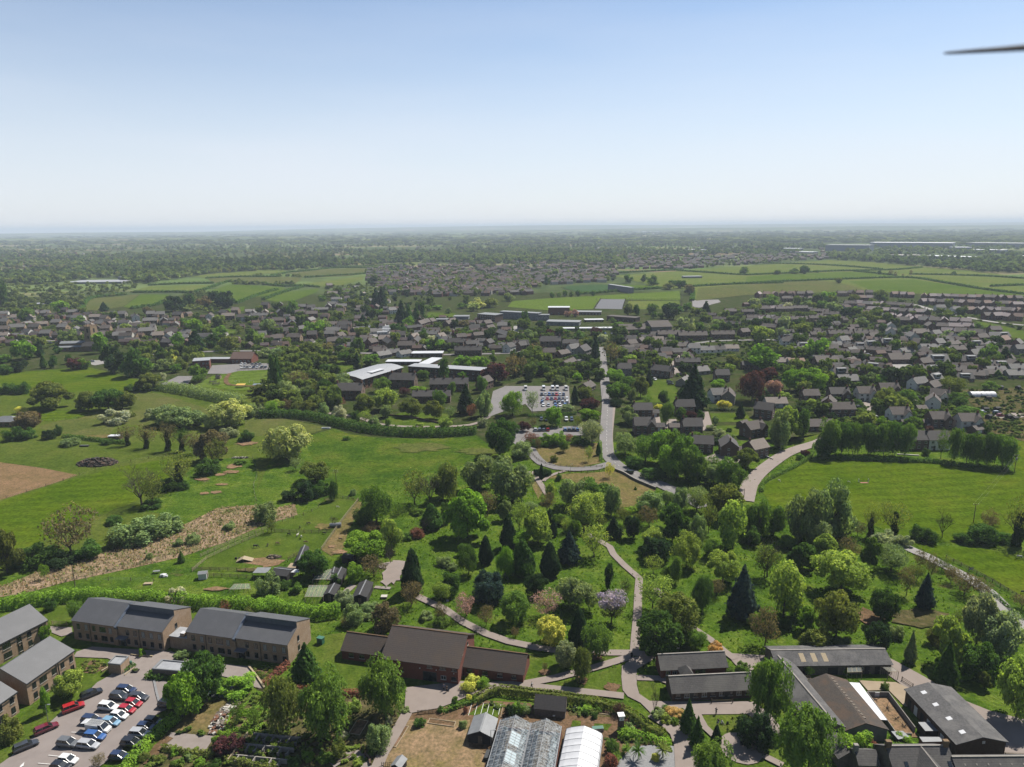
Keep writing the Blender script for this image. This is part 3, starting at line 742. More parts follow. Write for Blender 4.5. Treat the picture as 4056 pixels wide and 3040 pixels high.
def weeping(nstrand, per, size, seed, rz=(0.15, 1.0), rad=0.5):
 """Hanging strands of fine leaf from a lobed dome."""
 global rng
 rng = np.random.default_rng(seed)
 C, Nn, T = [], [], []
 nl = 30
 lobes = []
 for i in range(nl):
  d = rand_dirs(1, 0.3)[0]
  k = rng.uniform(0.25, 0.75)
  lobes.append((d[0] * k * rad, d[1] * k * rad, 0.57 + d[2] * k * 0.56, rng.uniform(0.09, 0.2), rng.uniform(-0.2, 0.2)))
 for i in range(nstrand):
  x, y, z, r, tl = lobes[i % nl]
  d = rand_dirs(1, 0.35)[0]
  p = np.array([x, y, z]) + d * r * np.array([1, 1, 0.8])
  ln = rng.uniform(0.04, 0.19)
  s = np.linspace(0, 1, per)[:, None]
  out = np.array([d[0], d[1], 0]) * 0.05
  q = p + out * np.sin(s * 1.5) + np.array([0, 0, -ln]) * s + rng.normal(size=(per, 3)) * 0.012
  q[:, 2] = np.maximum(q[:, 2], 0.1)
  C.append(q); Nn.append(np.repeat(np.array([[d[0], d[1], 0.5]]), per, 0)); T.append(np.full(per, 0.52 + tl) + rng.normal(size=per) * 0.18)
 C, Nn, T = np.concatenate(C), np.concatenate(Nn), np.concatenate(T)
 v, f = leaf_quads(C, Nn, size, 0.45, 1.7, 0.75)
 return v, f, np.clip(T, 0, 1)
def branches(seed, levels=3, spread=0.55, trunk=0.035, fork=0.28, n0=6, keep_low=False, twig=0.006, crown=0.95):
 """Tapered trunk with limbs dividing into finer ones; unit tree."""
 r = random.Random(seed)
 mb = MB()
 def grow(p, d, ln, rad, lev):
  n = 2 if lev else 3
  q = p
  for i in range(n):
   d2 = (d + Vector((r.uniform(-.15, .15), r.uniform(-.15, .15), 0.08))).normalized()
   q2 = q + d2 * ln / n
   mb.tube(q, q2, max(rad * (1 - i / n * 0.45), twig * .5), max(rad * (1 - (i + 1) / n * 0.45), twig * .5), 5 if lev < 2 else 3, 0, False)
   q, d = q2, d2
  if lev >= levels: return
  k = n0 if lev == 0 else r.choice((3, 4))
  for i in range(k):
   a = 2 * math.pi * (i + r.uniform(-.3, .3)) / k
   side = Vector((math.cos(a), math.sin(a), 0))
   nd = (d * r.uniform(0.5, 1.0) + side * spread * r.uniform(0.7, 1.3) + Vector((0, 0, .25))).normalized()
   grow(q - d * ln * r.uniform(0, 0.35), nd, ln * r.uniform(0.62, 0.85) if lev else (crown - fork) * 0.42 * r.uniform(.8, 1.15), rad * 0.5, lev + 1)
 grow(Vector((0, 0, -0.01)), Vector((0, 0, 1)), fork, trunk, 0)
 return mb
CROWN, STEM = {}, {}
def mk(kind, *parts):
 for i, (v, f, t) in enumerate(parts):
  low = {'R': .16, 'U': 0.0, 'D': .05, 'N': .22, 'B': .14, 'W': .06, 'C': .02, 'S': .03, 'P': .05, 'K': .32, 'L': .5, 'r': .08, 'c': .02, 'p': .03, 'n': .12}[kind]
  rr = np.percentile(np.hypot(v[:, 0], v[:, 1]), 96)
  za, zb = np.percentile(v[:, 2], (0.7 if kind != 'U' else 6, 99.7))
  v = np.stack([v[:, 0] * .5 / rr, v[:, 1] * .5 / rr, low + (v[:, 2] - za) * (1 - low) / (zb - za)], 1)
  if kind == 'U': v[:, 2] = np.maximum(v[:, 2], 0.01 * (v[:, 0] + 1))
  mi = None
  if kind in 'rcpn':                                   # far trees carry their trunk in the same mesh
   tb = MB().tube((0, 0, -.02), (0, 0, .55), .035, .02, 6, 0, False)
   f = np.concatenate([f, np.array(tb.f) + len(v)]); v = np.concatenate([v, np.array(tb.v)])
   mi = np.zeros(len(f), int); mi[-6:] = 1; t = np.concatenate([t, np.full(6, .5)])
  CROWN.setdefault(kind, []).append(array_mesh('crown', v, f, [M['leaf'], M['bark']], t, mi))
for s in range(6):
 mk('R', lobed((38, 26, 50, 32, 44, 24)[s], 12500, (.036, .03, .04)[s % 3], 100 + s, (0.2, 1.0), 0.5, ((0.15, 0.38), (.2, .46), (.12, .32))[s % 3], 0.7, .25, ('round', 'top', 'cone')[s % 3] if s > 2 else 'round'))
for s in range(3):
 mk('U', lobed(30, 8500, 0.045, 150 + s, (-0.35, 1.0), 0.5, (0.2, 0.42), 0.65))
 mk('N', lobed(20, 2300, 0.036, 200 + s, (0.25, 1.0), 0.52, (0.3, 0.5), 0.9, 0.1))
 mk('B', weeping(1250, 9, 0.022, 250 + s))
 mk('W', lobed(26, 7000, 0.034, 300 + s, (0.08, 1.0), 0.5, (0.24, 0.4), 0.45, 0.1, 'round', 0.6, 1.9))
for s in range(2):
 mk('D', lobed(90, 12000, 0.034, 330 + s, (-0.2, 1.0), 0.5, (0.12, 0.24), .6, .3))
 mk('C', conic(4200, 0.055, 350 + s, 0, 0.62))
 mk('S', conic(5200, 0.05, 400 + s, 12, 0.95))
 mk('P', lobed(22, 5200, 0.05, 450 + s, (0.06, 1.0), 0.5, (0.3, 0.45), 0.5, 0.3, 'cone'))
 mk('K', lobed(16, 1500, 0.034, 500 + s, (0.4, 1.0), 0.52, (0.3, 0.5), 0.9, 0.1))
 mk('L', lobed(18, 3400, 0.042, 520 + s, (0.45, 1.0), 0.5, (0.28, 0.42), 0.5, 0.4, 'top'))
# small versions for trees far off in the village
for s in range(5):
 mk('r', lobed(18, 1900, 0.085, 600 + s, (0.06, 1.0), 0.5, (0.22, 0.42), .65))
for s in range(2):
 mk('c', conic(700, 0.12, 640 + s, 7, 0.8))
 mk('p', lobed(12, 800, 0.1, 650 + s, (0.03, 1.0), 0.5, (0.3, 0.45), 0.5, 0.3, 'cone'))
 mk('n', lobed(13, 560, 0.07, 660 + s, (0.15, 1.0), 0.5, (0.3, 0.5), 0.9, 0.1))
# ivy sleeve for ivy-clad trunks
IVY = []
for s in range(2):
 rng = np.random.default_rng(700 + s)
 n = 1500
 t, a = rng.uniform(0, 1, n), rng.uniform(0, 6.283, n)
 rr = (0.15 + 0.05 * np.sin(t * 11 + a) + 0.03 * np.sin(a * 3)) * (1 - 0.55 * t) * rng.uniform(0.8, 1.15, n)
 v, f = leaf_quads(np.stack([rr * np.cos(a), rr * np.sin(a), 0.02 + 0.7 * t], 1), np.stack([np.cos(a), np.sin(a), 0.3 + 0 * a], 1), 0.05, 0.5)
 IVY.append(array_mesh('ivy', v, f, [M['leaf']], np.clip(0.45 + rng.normal(size=n) * 0.18, 0, 1)))
for s in range(3):
 STEM.setdefault('R', []).append(branches(800 + s, 2, 0.6, 0.03, 0.3).data('trunk', [M['bark']], True))
 STEM.setdefault('N', []).append(branches(820 + s, 3, 0.75, 0.026, 0.24, 6).data('trunk', [M['bark']], True))
 STEM.setdefault('T', []).append(branches(840 + s, 4, 0.8, 0.028, 0.22, 6, twig=0.005).data('trunk', [M['bark']], True))
 STEM.setdefault('B', []).append(branches(860 + s, 2, 0.4, 0.02, 0.4, 5).data('trunk', [M['pale_bark']], True))
 STEM.setdefault('S', []).append(MB().tube((0, 0, -.01), (0, 0, .5), .03, .018, 6).tube((0, 0, .5), (0, 0, .97), .018, .004, 6).data('trunk', [M['bark']], True))
# cordyline: heads of strap leaves on a short stem
rng = np.random.default_rng(900)
vv, ff = [], []
mb = MB()
for k in range(70):
 a, e = rng.uniform(0, 6.283), rng.uniform(-0.3, 1.3)
 d = Vector((math.cos(a) * math.cos(e), math.sin(a) * math.cos(e), math.sin(e)))
 s = Vector((-math.sin(a), math.cos(a), 0)) * 0.025
 p0, p1, p2 = Vector((0, 0, .5)), Vector((0, 0, .5)) + d * 0.28, Vector((0, 0, .5)) + d * 0.5 + Vector((0, 0, -.1 * math.cos(e)))
 mb.poly([p0 - s * .6, p0 + s * .6, p1 + s, p1 - s]); mb.poly([p1 - s, p1 + s, p2 + s * .2, p2 - s * .2])
me = mb.data('crown', [M['leaf']])
at = me.attributes.new('tint', 'FLOAT', 'FACE'); at.data.foreach_set('value', rng.uniform(0.3, 0.8, len(me.polygons)).astype(np.float32))
CROWN['Y'] = [me]
TONE = {  # colour of new leaf, and how a passer-by would name it
 'g1': ((0.1, 0.168, 0.032), 'mid green'), 'g2': ((0.145, 0.25, 0.032), 'bright green'), 'y': ((0.22, 0.29, 0.06), 'yellow green'),
 'Y': ((0.52, 0.5, 0.11), 'golden yellow'), 'ol': ((0.12, 0.143, 0.036), 'olive green'), 'dk': ((0.058, 0.11, 0.025), 'dark green'),
 'bk': ((0.028, 0.052, 0.022), 'near black green'), 'gy': ((0.17, 0.225, 0.09), 'grey green'), 'br': ((0.135, 0.108, 0.06), 'brownish'),
 'pk': ((0.34, 0.2, 0.2), 'pink'), 'pu': ((0.075, 0.0325, 0.0375), 'dark purple'), 'li': ((0.25, 0.215, 0.3), 'lilac flowered'),
 'wh': ((0.36, 0.37, 0.26), 'white flowered'), 'pa': ((0.22, 0.26, 0.14), 'pale cream green'), 'bl': ((0.034, 0.058, 0.054), 'blue black'),
 'pg': ((0.3, 0.33, 0.12), 'pale gold green'), 'rb': ((0.175, 0.075, 0.0562), 'red brown'), 'or': ((0.483, 0.299, 0.115), 'orange flowered')}
KIND = {'R': ('broadleaf_tree', 'round tree', 'tree'), 'U': ('shrub', 'bushy shrub', 'shrub'), 'N': ('sparse_tree', 'thinly leaved tree', 'tree'),
  'D': ('broadleaf_tree', 'dense domed tree', 'tree'), 'T': ('bare_tree', 'bare branched tree', 'tree'), 'B': ('birch_tree', 'weeping birch', 'tree'), 'W': ('willow_tree', 'feathery willow', 'tree'),
  'C': ('yew_tree', 'dense cone shaped evergreen', 'tree'), 'S': ('spruce_tree', 'tiered spruce', 'tree'), 'P': ('poplar_tree', 'upright column tree', 'tree'),
  'K': ('ivy_clad_tree', 'ivy trunked tree', 'tree'), 'L': ('flowering_tree', 'flat topped tree', 'tree'), 'Y': ('cordyline', 'spiky strap leaved plant', 'plant')}
LANDMARK = {}
for nm, s in [('the twin greenhouses', 'c 180,1450'), ('the white polytunnel', 'c 600,1500'), ('the big red brick hall', 'b 1350,950'), ('the student car park', 'a 800,1250'),
     ('the buff brick halls', 'a 1200,640'), ('the reception block', 'c 1600,1060'), ('the farmyard sheds', 'd 700,1100'), ('the skylight barn', 'd 1650,1250'),
     ('the path crossing', 'c 1010,780'), ('the animal sheds', 'b 650,240'), ('the goat paddock', 'f 200,1420'), ('the reed bed', 'e 1300,1400'),
     ('the dung heap', 'e 760,745'), ('the ploughed field', 'e 100,880'), ('the wet meadow', 'f 1000,750'), ('the road junction', 'g 830,740'),
     ('the open horse field', 'h 1100,950'), ('the country lane', 'd 1750,190'), ('the long park path', 'g 850,1440'), ('the curved roof college', 'j 960,1260'),
     ('the packed car park', 'g 390,250'), ('the church tower', 'i 715,1080'), ('the village school', 'i 1750,1180'), ('the brick closes', 'h 960,330'),
     ('the turning circle', 'l 1300,1245'), ('the allotments', 'h 1950,330'), ('the sports pitches', 'k 900,700'), ('the secondary school', 'k 250,850'),
     ('the long white shed', 'k 670,895'), ('the new estate', 'l 1500,720'), ('the hill fields', 'l 700,450'), ('the house lawns', 'g 1300,400'),
     ('the straight village road', 'k 770,1200'), ('the park pond side', 'd 1300,450'), ('the blue spruce', 'c 1850,450'), ('the golden shrub', 'c 360,680'),
     ('the left hand meadows', 'e 600,300'), ('the caravan park', 'j 1050,930'), ('the terrace rows', 'j 1500,620')]:
 if 'left' in nm: nm = 'the hawthorn meadows'
 LANDMARK[nm] = np.array(pts(s)[0])
ORD = ['first', 'second', 'third', 'fourth', 'fifth', 'sixth', 'seventh', 'eighth', 'ninth', 'tenth', 'eleventh', 'twelfth', 'thirteenth', 'fourteenth', 'fifteenth',
    'sixteenth', 'seventeenth', 'eighteenth', 'nineteenth', 'twentieth']
TO_LABEL = []      # (object, words, position); labels are given once everything of a kind stands
def nth(n):
 if n < 20: return ORD[n]
 t = ['', '', 'twenty', 'thirty', 'forty', 'fifty', 'sixty', 'seventy', 'eighty', 'ninety'][(n + 1) // 10] if n < 99 else 'hundred and'
 u = (n + 1) % 10
 return (t + ' ' + ORD[u - 1]) if u else t[:-1] + 'ieth'
def label_all():
 """Each thing is told apart by its look and by which such thing it is, counted outward from a landmark."""
 by = {}
 for o, w, p in TO_LABEL: by.setdefault(w, []).append((o, np.array(p[:2])))
 names, Lp = list(LANDMARK), np.array(list(LANDMARK.values()))
 for w, items in by.items():
  P = np.array([p for _, p in items])
  D = np.linalg.norm(P[:, None] - Lp[None], axis=2)
  rank = D.argsort(0).argsort(0)
  for i, (o, p) in enumerate(items):
   j = int(np.argmin(D[i] * (1 + 0.5 * rank[i])))
   r = int(rank[i, j])
   near = 'beside' if D[i, j] < 25 else 'out from'
   if len(items) == 1: o['label'] = '%s %s %s' % (w, 'beside' if D[i, j] < 25 else 'near', names[j])
   else: o['label'] = '%s, %s such out from %s' % (w, nth(r), names[j])
def size_word(h, k):
 if k == 'U': return 'low' if h < 1.6 else 'tall' if h > 4 else ''
 return 'small' if h < 5 else 'tall' if h > 13 else ''
def plant(t, x, yb, yt, w, kind, tone, label=None, p=None, h=None, wid=None, small=False):
 r = random.Random(int(x * 7 + yb * 13 + w))
 if p is None:
  p = G(t, x, yb)
  h = max(0.5, height_of(p, t, yt) * (0.93 if kind in 'RUWNLK' else 1.0)); wid = max(0.4, span(p, t, w))
 c, word = TONE[tone]
 j = r.uniform(0.88, 1.12)
 c = (c[0] * j * r.uniform(.93, 1.07), c[1] * j, c[2] * j, 1.0)
 name, kw, cat = KIND[kind]
 rz = r.uniform(0, 6.28)
 if small:
  k = {'S': 'c', 'C': 'c', 'P': 'p', 'N': 'n', 'T': 'n', 'B': 'r', 'W': 'r', 'K': 'n', 'L': 'r', 'D': 'r', 'U': 'r', 'R': 'r'}[kind]
  o = put(name, r.choice(CROWN[k]), None, (p[0], p[1], 0), rz, (wid, wid, h)); o.color = c
  tag(o, None, cat)
 else:
  o = thing(name, None, cat, p, rz)
  sc3 = (wid * r.uniform(.88, 1.1), wid * r.uniform(.88, 1.1), h)
  if kind != 'T':
   cr = put('crown', r.choice(CROWN[kind]), o, None, 0, sc3); cr.color = c
   if kind in 'RNWBUDK': cr.rotation_euler = (r.uniform(-.07, .07), r.uniform(-.07, .07), 0)
  if kind == 'K':
   iv = put('ivy', r.choice(IVY), o, None, 0, (min(wid, h * .62), min(wid, h * .62), h)); iv.color = (0.03, 0.05, 0.014, 1)
  if kind == 'L':
   cr.color = c
   lo = put('lower_foliage', CROWN['N'][0], o, None, 0, (wid * .8, wid * .8, h * .8)); lo.color = (0.08, 0.08, 0.035, 1)
  if kind not in 'UY':
   sk = {'R': 'R', 'N': 'N', 'T': 'T', 'B': 'B', 'W': 'R', 'C': 'S', 'S': 'S', 'P': 'S', 'D': 'R', 'K': 'N', 'L': 'N'}[kind]
   tr = put('trunk', r.choice(STEM[sk]), o, None, 0, sc3)
  if kind in 'Y':
   put('trunk', STEM['S'][0], o, None, 0, (wid * .8, wid * .8, h * .55))
  if kind == 'U':
   put('stem', STEM['N'][0], o, None, 0, (wid * .6, wid * .6, h * .7))
 if label: o['label'] = label
 else: TO_LABEL.append((o, ' '.join(q for q in (size_word(h, kind), word, kw) if q), p))
 return o
def plants(text, small=False):
 for ln in text.strip().split('\n'):
  ln = ln.split('#')[0].strip()
  if not ln: continue
  t, rest = ln.split(' ', 1)
  for e in rest.split(';'):
   if not e.strip(): continue
   e, _, lab = e.partition('|')
   q = e.split()
   plant(t, *[float(n) for n in q[:4]], q[4], q[5], lab.strip() or None, small=small)
# sheet: x, foot row, top row, width, kind, colour
plants("""
a 1620 1140 755 330 R dk|large dark green tree between car park and flat roofed bin store;1430 1265 910 270 R g2|bright green round tree at the top corner of the student car park;1850 1075 955 300 U g2|bright leafy shrub bank sheltering a heap of plastic sacks
a 560 1100 890 230 R y|small yellow green tree against the end windows of the buff hall;365 1245 1030 80 P g2;85 1440 1255 170 U ol|dome shaped olive shrub on the lawn verge beside the car park;345 670 540 95 R g2;600 520 340 110 R g1;395 430 325 90 U dk
a 1375 378 250 165 U wh|white flowering bush rising out of the tall boundary hedge;1770 445 345 110 N rb|red brown twiggy shrub in front of the boundary hedge;1945 470 405 90 U ol;1110 790 725 55 U g2;1430 812 740 110 U gy;1125 360 300 90 U y
a 1740 1500 1370 140 U g2;1800 1545 1400 200 U pu|purple brown shrub beside the model brick walls;1360 1565 1505 70 U g2;1850 1330 1150 110 N g1;1995 1340 1180 95 N g1;1250 1620 1570 90 U ol;1400 1640 1590 80 U g1;1560 1640 1590 90 U g2;1690 1650 1600 80 U dk;1130 1600 1540 80 U ol;1480 1600 1560 60 U gy;770 1660 1560 110 N br
a 350 190 60 80 N g2;130 90 20 100 U ol
b 425 965 700 200 S dk|dark tiered conifer beside the gable of the end buff hall;240 1390 960 260 B ol|drooping birch behind the low clipped hedges;570 1430 930 400 B g1|biggest weeping birch, middle of the row by the barn lawn;1040 1265 840 380 B g1|weeping birch at the corner of the red hall forecourt;130 455 325 185 R g2
b 800 1200 1120 110 U y;980 1515 1310 205 U gy|grey leaved rounded bush beside the dry trial ground;1065 1320 1260 65 U wh;690 1590 1420 120 U ol;710 1420 1370 80 U wh;745 1295 1265 50 U Y;1715 1045 940 150 U Y|golden shrub at the corner of the red hall wing;1800 1035 960 110 U g2;1695 1125 1090 55 U Y;1580 1180 1100 55 R g1;1470 1225 1180 60 U dk;1560 1200 1150 50 U dk;1665 1235 1180 42 U rb
b 1310 1335 1268 95 U dk;1645 1350 1290 65 U gy;2010 1250 1165 75 U bk;2085 1245 1160 90 U g1;1200 1225 1185 70 U gy;560 1600 1540 120 U g1;440 1600 1530 90 U g2;330 1640 1580 110 U dk;820 1640 1600 70 U y;930 1560 1510 60 U g1;720 560 470 90 N br
b 780 535 380 180 U gy;1040 575 365 225 U br|dark twiggy bush on rough grass behind the red hall;940 430 370 150 U gy;1240 405 200 190 N br|vase shaped twiggy tree at the end of the curving path;1480 525 365 120 N br;1480 540 470 140 U g1;1675 475 290 180 N pk|pinkish blossom tree beside the curving path;1825 555 380 140 N br;2060 525 290 220 D g1;1475 345 208 145 R y;1540 310 130 165 U dk;1840 355 120 265 U bl|wide spreading dark juniper on the park lawn;1255 295 -40 170 C bk|tall near black yew on the edge of the park lawn;1215 290 60 110 C bk
b 715 392 270 140 U pa;130 305 120 190 U gy|large grey leaved bush behind the boundary hedge;800 205 50 140 U g2;660 225 140 95 U dk;250 260 190 90 U dk;350 285 215 110 U g1;420 440 430 60 U g2;2060 640 560 80 N br;2050 600 590 70 N br;1350 500 440 110 U gy;900 500 450 100 U gy
c 360 695 485 240 D Y|bright golden dome shaped tree on the park lawn;330 485 268 235 N pk|pink blossom tree among green trees on the park lawn;240 315 145 165 R bk;550 415 165 290 R gy;830 530 268 235 L li|lilac flowered tree beside the straight park path;940 415 130 125 T br;815 275 60 75 P bk;580 725 425 165 C bk|dark column conifer standing right behind the golden dome tree;715 808 558 225 B g1|round headed birch by the path crossing;470 875 680 180 D pa|pale variegated round tree beside the red hall wing;610 995 735 180 B ol|small weeping tree on the triangle lawn;312 920 830 42 N br
c 1190 770 440 335 D dk|large glossy dark green tree beside the park path;1330 650 320 340 D ol|broad yellow olive tree behind the glossy dark tree;1150 425 140 265 N y|open crowned yellow green tree by the fork in the park path;1490 735 580 170 R g1;1540 455 170 175 B dk;1650 325 170 135 N br;1850 480 95 225 S bl|large blue black spruce on the park lawn;2030 715 400 235 N br|brown budding tree on the lawn behind the stables;1645 755 672 105 U or;2050 1300 830 300 B g1|big weeping birch overhanging the stable range;1430 1385 1135 130 S dk;1500 1505 1270 120 S dk;1650 1490 1330 75 C bk;1600 1760 1470 300 B g1|round birch at the foot of the picnic lawn;1165 1275 960 90 T br|thin leaning sapling on the grass by the reception block
c 1200 1270 1200 115 U gy;1330 1250 1195 130 U or;1250 1310 1240 95 U y;1330 1320 1270 75 U g1;1270 1215 1185 80 U dk;950 1560 1465 95 Y g1;1040 1600 1450 125 Y dk;1230 1590 1450 135 Y ol;870 1620 1540 95 Y g1;1175 1610 1545 62 U Y|small golden dome on the grey gravel bed;830 1650 1560 110 U rb;840 1540 1440 100 U g1;970 1370 1310 90 U gy;960 1410 1350 140 U g2;700 1275 1225 45 U dk;615 1240 1200 42 U dk;640 1255 1210 42 U dk;890 1250 1155 110 N pu|dark purple leaved small tree beside the tall brick stack;70 1215 1160 95 U g2;150 1230 1165 105 U gy;28 1245 1170 65 U bk;240 1245 1200 30 U g1;1010 1310 1270 60 U gy;1100 1390 1340 60 U g1;1170 1420 1370 60 U g2;620 1190 1150 130 U g2;720 1210 1165 90 U g1
c 1960 1485 1215 240 U bk|dark rhododendron mound under the stable birch;2110 1470 1390 110 U g1;1850 900 830 90 U g1;1730 920 850 110 U g1;1990 930 850 110 U pa
d 480 1720 1240 420 B g1|large weeping birch against the stable roof;480 595 400 195 R g2;560 735 530 245 U ol|olive brown domed bush behind the stable range;700 650 250 285 R ol|egg shaped olive tree behind the stable range;290 485 58 300 P y|tall yellow green poplar beside the brown budding tree;1050 510 250 210 R dk;1005 750 525 190 D bk|glossy dome shaped laurel behind the stable ridge;1390 415 150 125 S bl;1280 835 600 95 S gy;1560 840 460 280 R y;1555 1010 690 165 S dk;1810 960 670 260 U dk|big dark dome of yew beyond the farm track;1800 690 260 250 R pa;1990 810 430 300 R pa;1700 310 130 200 N br;1850 330 180 150 N br;2110 1270 770 300 R y|yellow green tree casting shade over the farm track;1860 1045 905 105 R ol;1170 645 540 115 U gy;480 935 850 100 N g1;850 1570 1370 285 U g2;960 1540 1430 150 U rb;1230 1515 1420 220 U g2;2150 420 300 150 N br;1250 315 60 135 N br;1440 185 -20 110 N br;1330 200 60 120 N ol;1600 220 100 130 N br;60 560 460 120 U g1;300 560 500 120 U dk;380 480 330 130 R g1;1480 700 560 120 U ol;1650 560 420 120 N ol;760 700 640 140 U gy;860 760 700 130 U g1;1700 960 900 110 U g2;1080 1050 990 60 U g1
d 770 915 850 90 U g2|creeper spilling off the pergola in the farmyard;880 890 850 60 U g2
""")
plants("""
e 400 330 110 280 R ol|broad olive brown tree among the hawthorn meadows;690 345 190 190 R ol;850 350 180 230 R dk;960 345 200 160 R ol;60 215 130 150 U dk;190 215 125 130 U dk;160 372 315 88 R Y|small golden tree beside the garden house;220 515 355 205 R br;285 420 355 65 U pu;120 580 470 140 U dk;230 570 480 130 U dk;385 572 495 105 U bk;460 545 455 62 U dk;895 447 335 215 U wh|white hawthorn bush standing out in the meadow;1010 400 340 90 U ol;1190 417 325 135 U pa;1320 465 310 240 W gy;1480 470 320 280 W gy;1000 625 460 145 K br;1150 645 455 155 K br;1320 665 425 135 K br;1425 672 470 115 K dk;1520 690 510 150 N br;1660 735 490 235 R br;1700 785 560 175 N ol;1400 945 672 275 K ol|ivy trunked olive tree at the field corner;1110 1085 755 340 T br|wide bare branched tree half smothered in ivy;1200 1090 840 180 N ol;570 1480 1080 410 N br|huge brown leafing tree above the reed bed;1080 1375 1180 330 U gy|rounded sallow thicket at the edge of the reed bed;1290 1315 1150 250 U gy;940 1400 1280 170 U ol;60 1620 1270 225 R ol|olive tree cut by the picture edge above the reeds;300 1545 1400 300 U dk;700 1490 1360 220 U dk;480 1560 1450 200 U bk;160 1560 1440 170 U dk;1510 1382 1310 125 U gy;1400 1400 1350 90 U gy;1800 1275 1215 105 U gy;1170 1510 1460 60 U gy;1420 1535 1450 52 S dk;1160 190 50 165 R ol;1030 200 140 105 U dk;1270 110 50 60 U wh;1970 400 290 110 W gy;2045 390 300 80 U pa;2130 390 265 100 R g2;1930 585 500 125 U dk;1790 552 480 145 U pa;1650 492 395 125 W pg;1800 475 263 285 R pg|pale gold rounded willow beyond the meadows;1560 130 60 110 N g1;900 1230 1170 130 U dk;1180 1110 1040 170 U dk;1310 960 880 180 U dk;560 620 560 140 U gy;850 610 570 100 U dk;890 555 525 50 U g1;1630 840 720 170 U dk;1440 960 900 110 U dk;1880 770 730 90 U g1
f 270 730 440 345 W pg|large pale gold weeping willow at the meadow edge;1930 710 395 225 R dk|leaning dark green tree above the wet meadow;1780 965 690 255 W gy;2040 1055 695 310 W gy|biggest grey willow between meadow and road;1490 1045 745 200 W ol;1270 1085 800 260 N ol;1385 1090 810 200 T br;970 1235 925 255 R g1|spreading mid green tree at the paddock corner;870 1225 1105 165 U dk;1680 1340 955 335 R g2|huge bright green tree, tallest on the park lawn;1400 1275 1085 155 C dk;1510 1225 1060 105 R dk;1840 1175 970 145 N br;1980 1205 1040 125 R gy;880 1510 1285 335 R g2|dense leafy bright tree behind the animal sheds;1090 1445 1180 175 W y;1080 1545 1400 105 T br;1350 1305 1180 145 T br;1285 1340 1270 125 U rb;1825 1545 1335 115 C bk;2000 1425 1170 125 C bk;1690 1630 1385 175 R dk;1640 1480 1378 75 R g1;1975 1655 1405 145 B g2;950 1650 1480 235 N br;480 1650 1440 240 R dk|dense dark round tree among the animal sheds;640 1055 893 90 P dk;490 905 740 240 R ol;340 820 715 110 N gy;430 1045 895 190 U bk;540 1010 890 130 U dk;420 960 900 60 U wh;300 1050 960 130 U bk;110 1215 1060 175 U gy;150 1305 1190 85 N ol;635 1262 1160 85 T br;1140 1170 1080 80 N g1;1290 1160 1110 100 U g1;1200 1360 1300 100 U g1;1500 1560 1490 120 U gy;1560 1590 1540 90 U gy;930 1290 1220 130 U br;790 1010 960 60 U gy;740 580 545 60 U g1
f 290 275 110 175 W gy;370 205 20 175 N br;580 255 90 125 R dk;710 195 55 165 W gy;500 255 120 125 N ol;180 365 258 145 R y;280 350 250 95 N br;350 375 272 95 R ol;440 372 260 105 R ol;560 380 280 95 U gy;685 412 303 115 U wh|white flowering small tree on the college grass;690 315 240 105 N rb;810 432 345 75 U dk;880 445 338 115 N y;955 465 388 95 U gy;1050 405 303 95 R gy;1020 205 82 135 R g1;880 375 215 155 R ol;1030 345 172 195 R y|golden green round tree before the college houses;1190 235 168 105 R pu;1305 218 158 125 R g2;1240 395 248 175 R ol;1420 415 262 135 R ol;1465 315 188 115 B g1;1560 225 118 65 W g1;1670 375 148 135 S bk|tall dark conifer in front of the college houses;1550 415 308 75 N gy;1510 485 398 105 U y;1060 468 408 52 U g1;1710 415 288 95 N rb;1810 395 188 135 W gy;1790 205 68 95 W g1;1800 475 398 85 U pa;1300 490 445 80 U y;1400 500 460 60 U g2;1230 170 100 90 U g1;60 330 230 130 R ol;50 220 140 140 R ol;170 260 205 90 R dk;640 60 10 90 U dk;770 70 20 70 U g1;1650 110 40 90 R g2;1340 110 30 90 R g1;420 240 150 100 W gy;250 160 60 90 R g1
""")
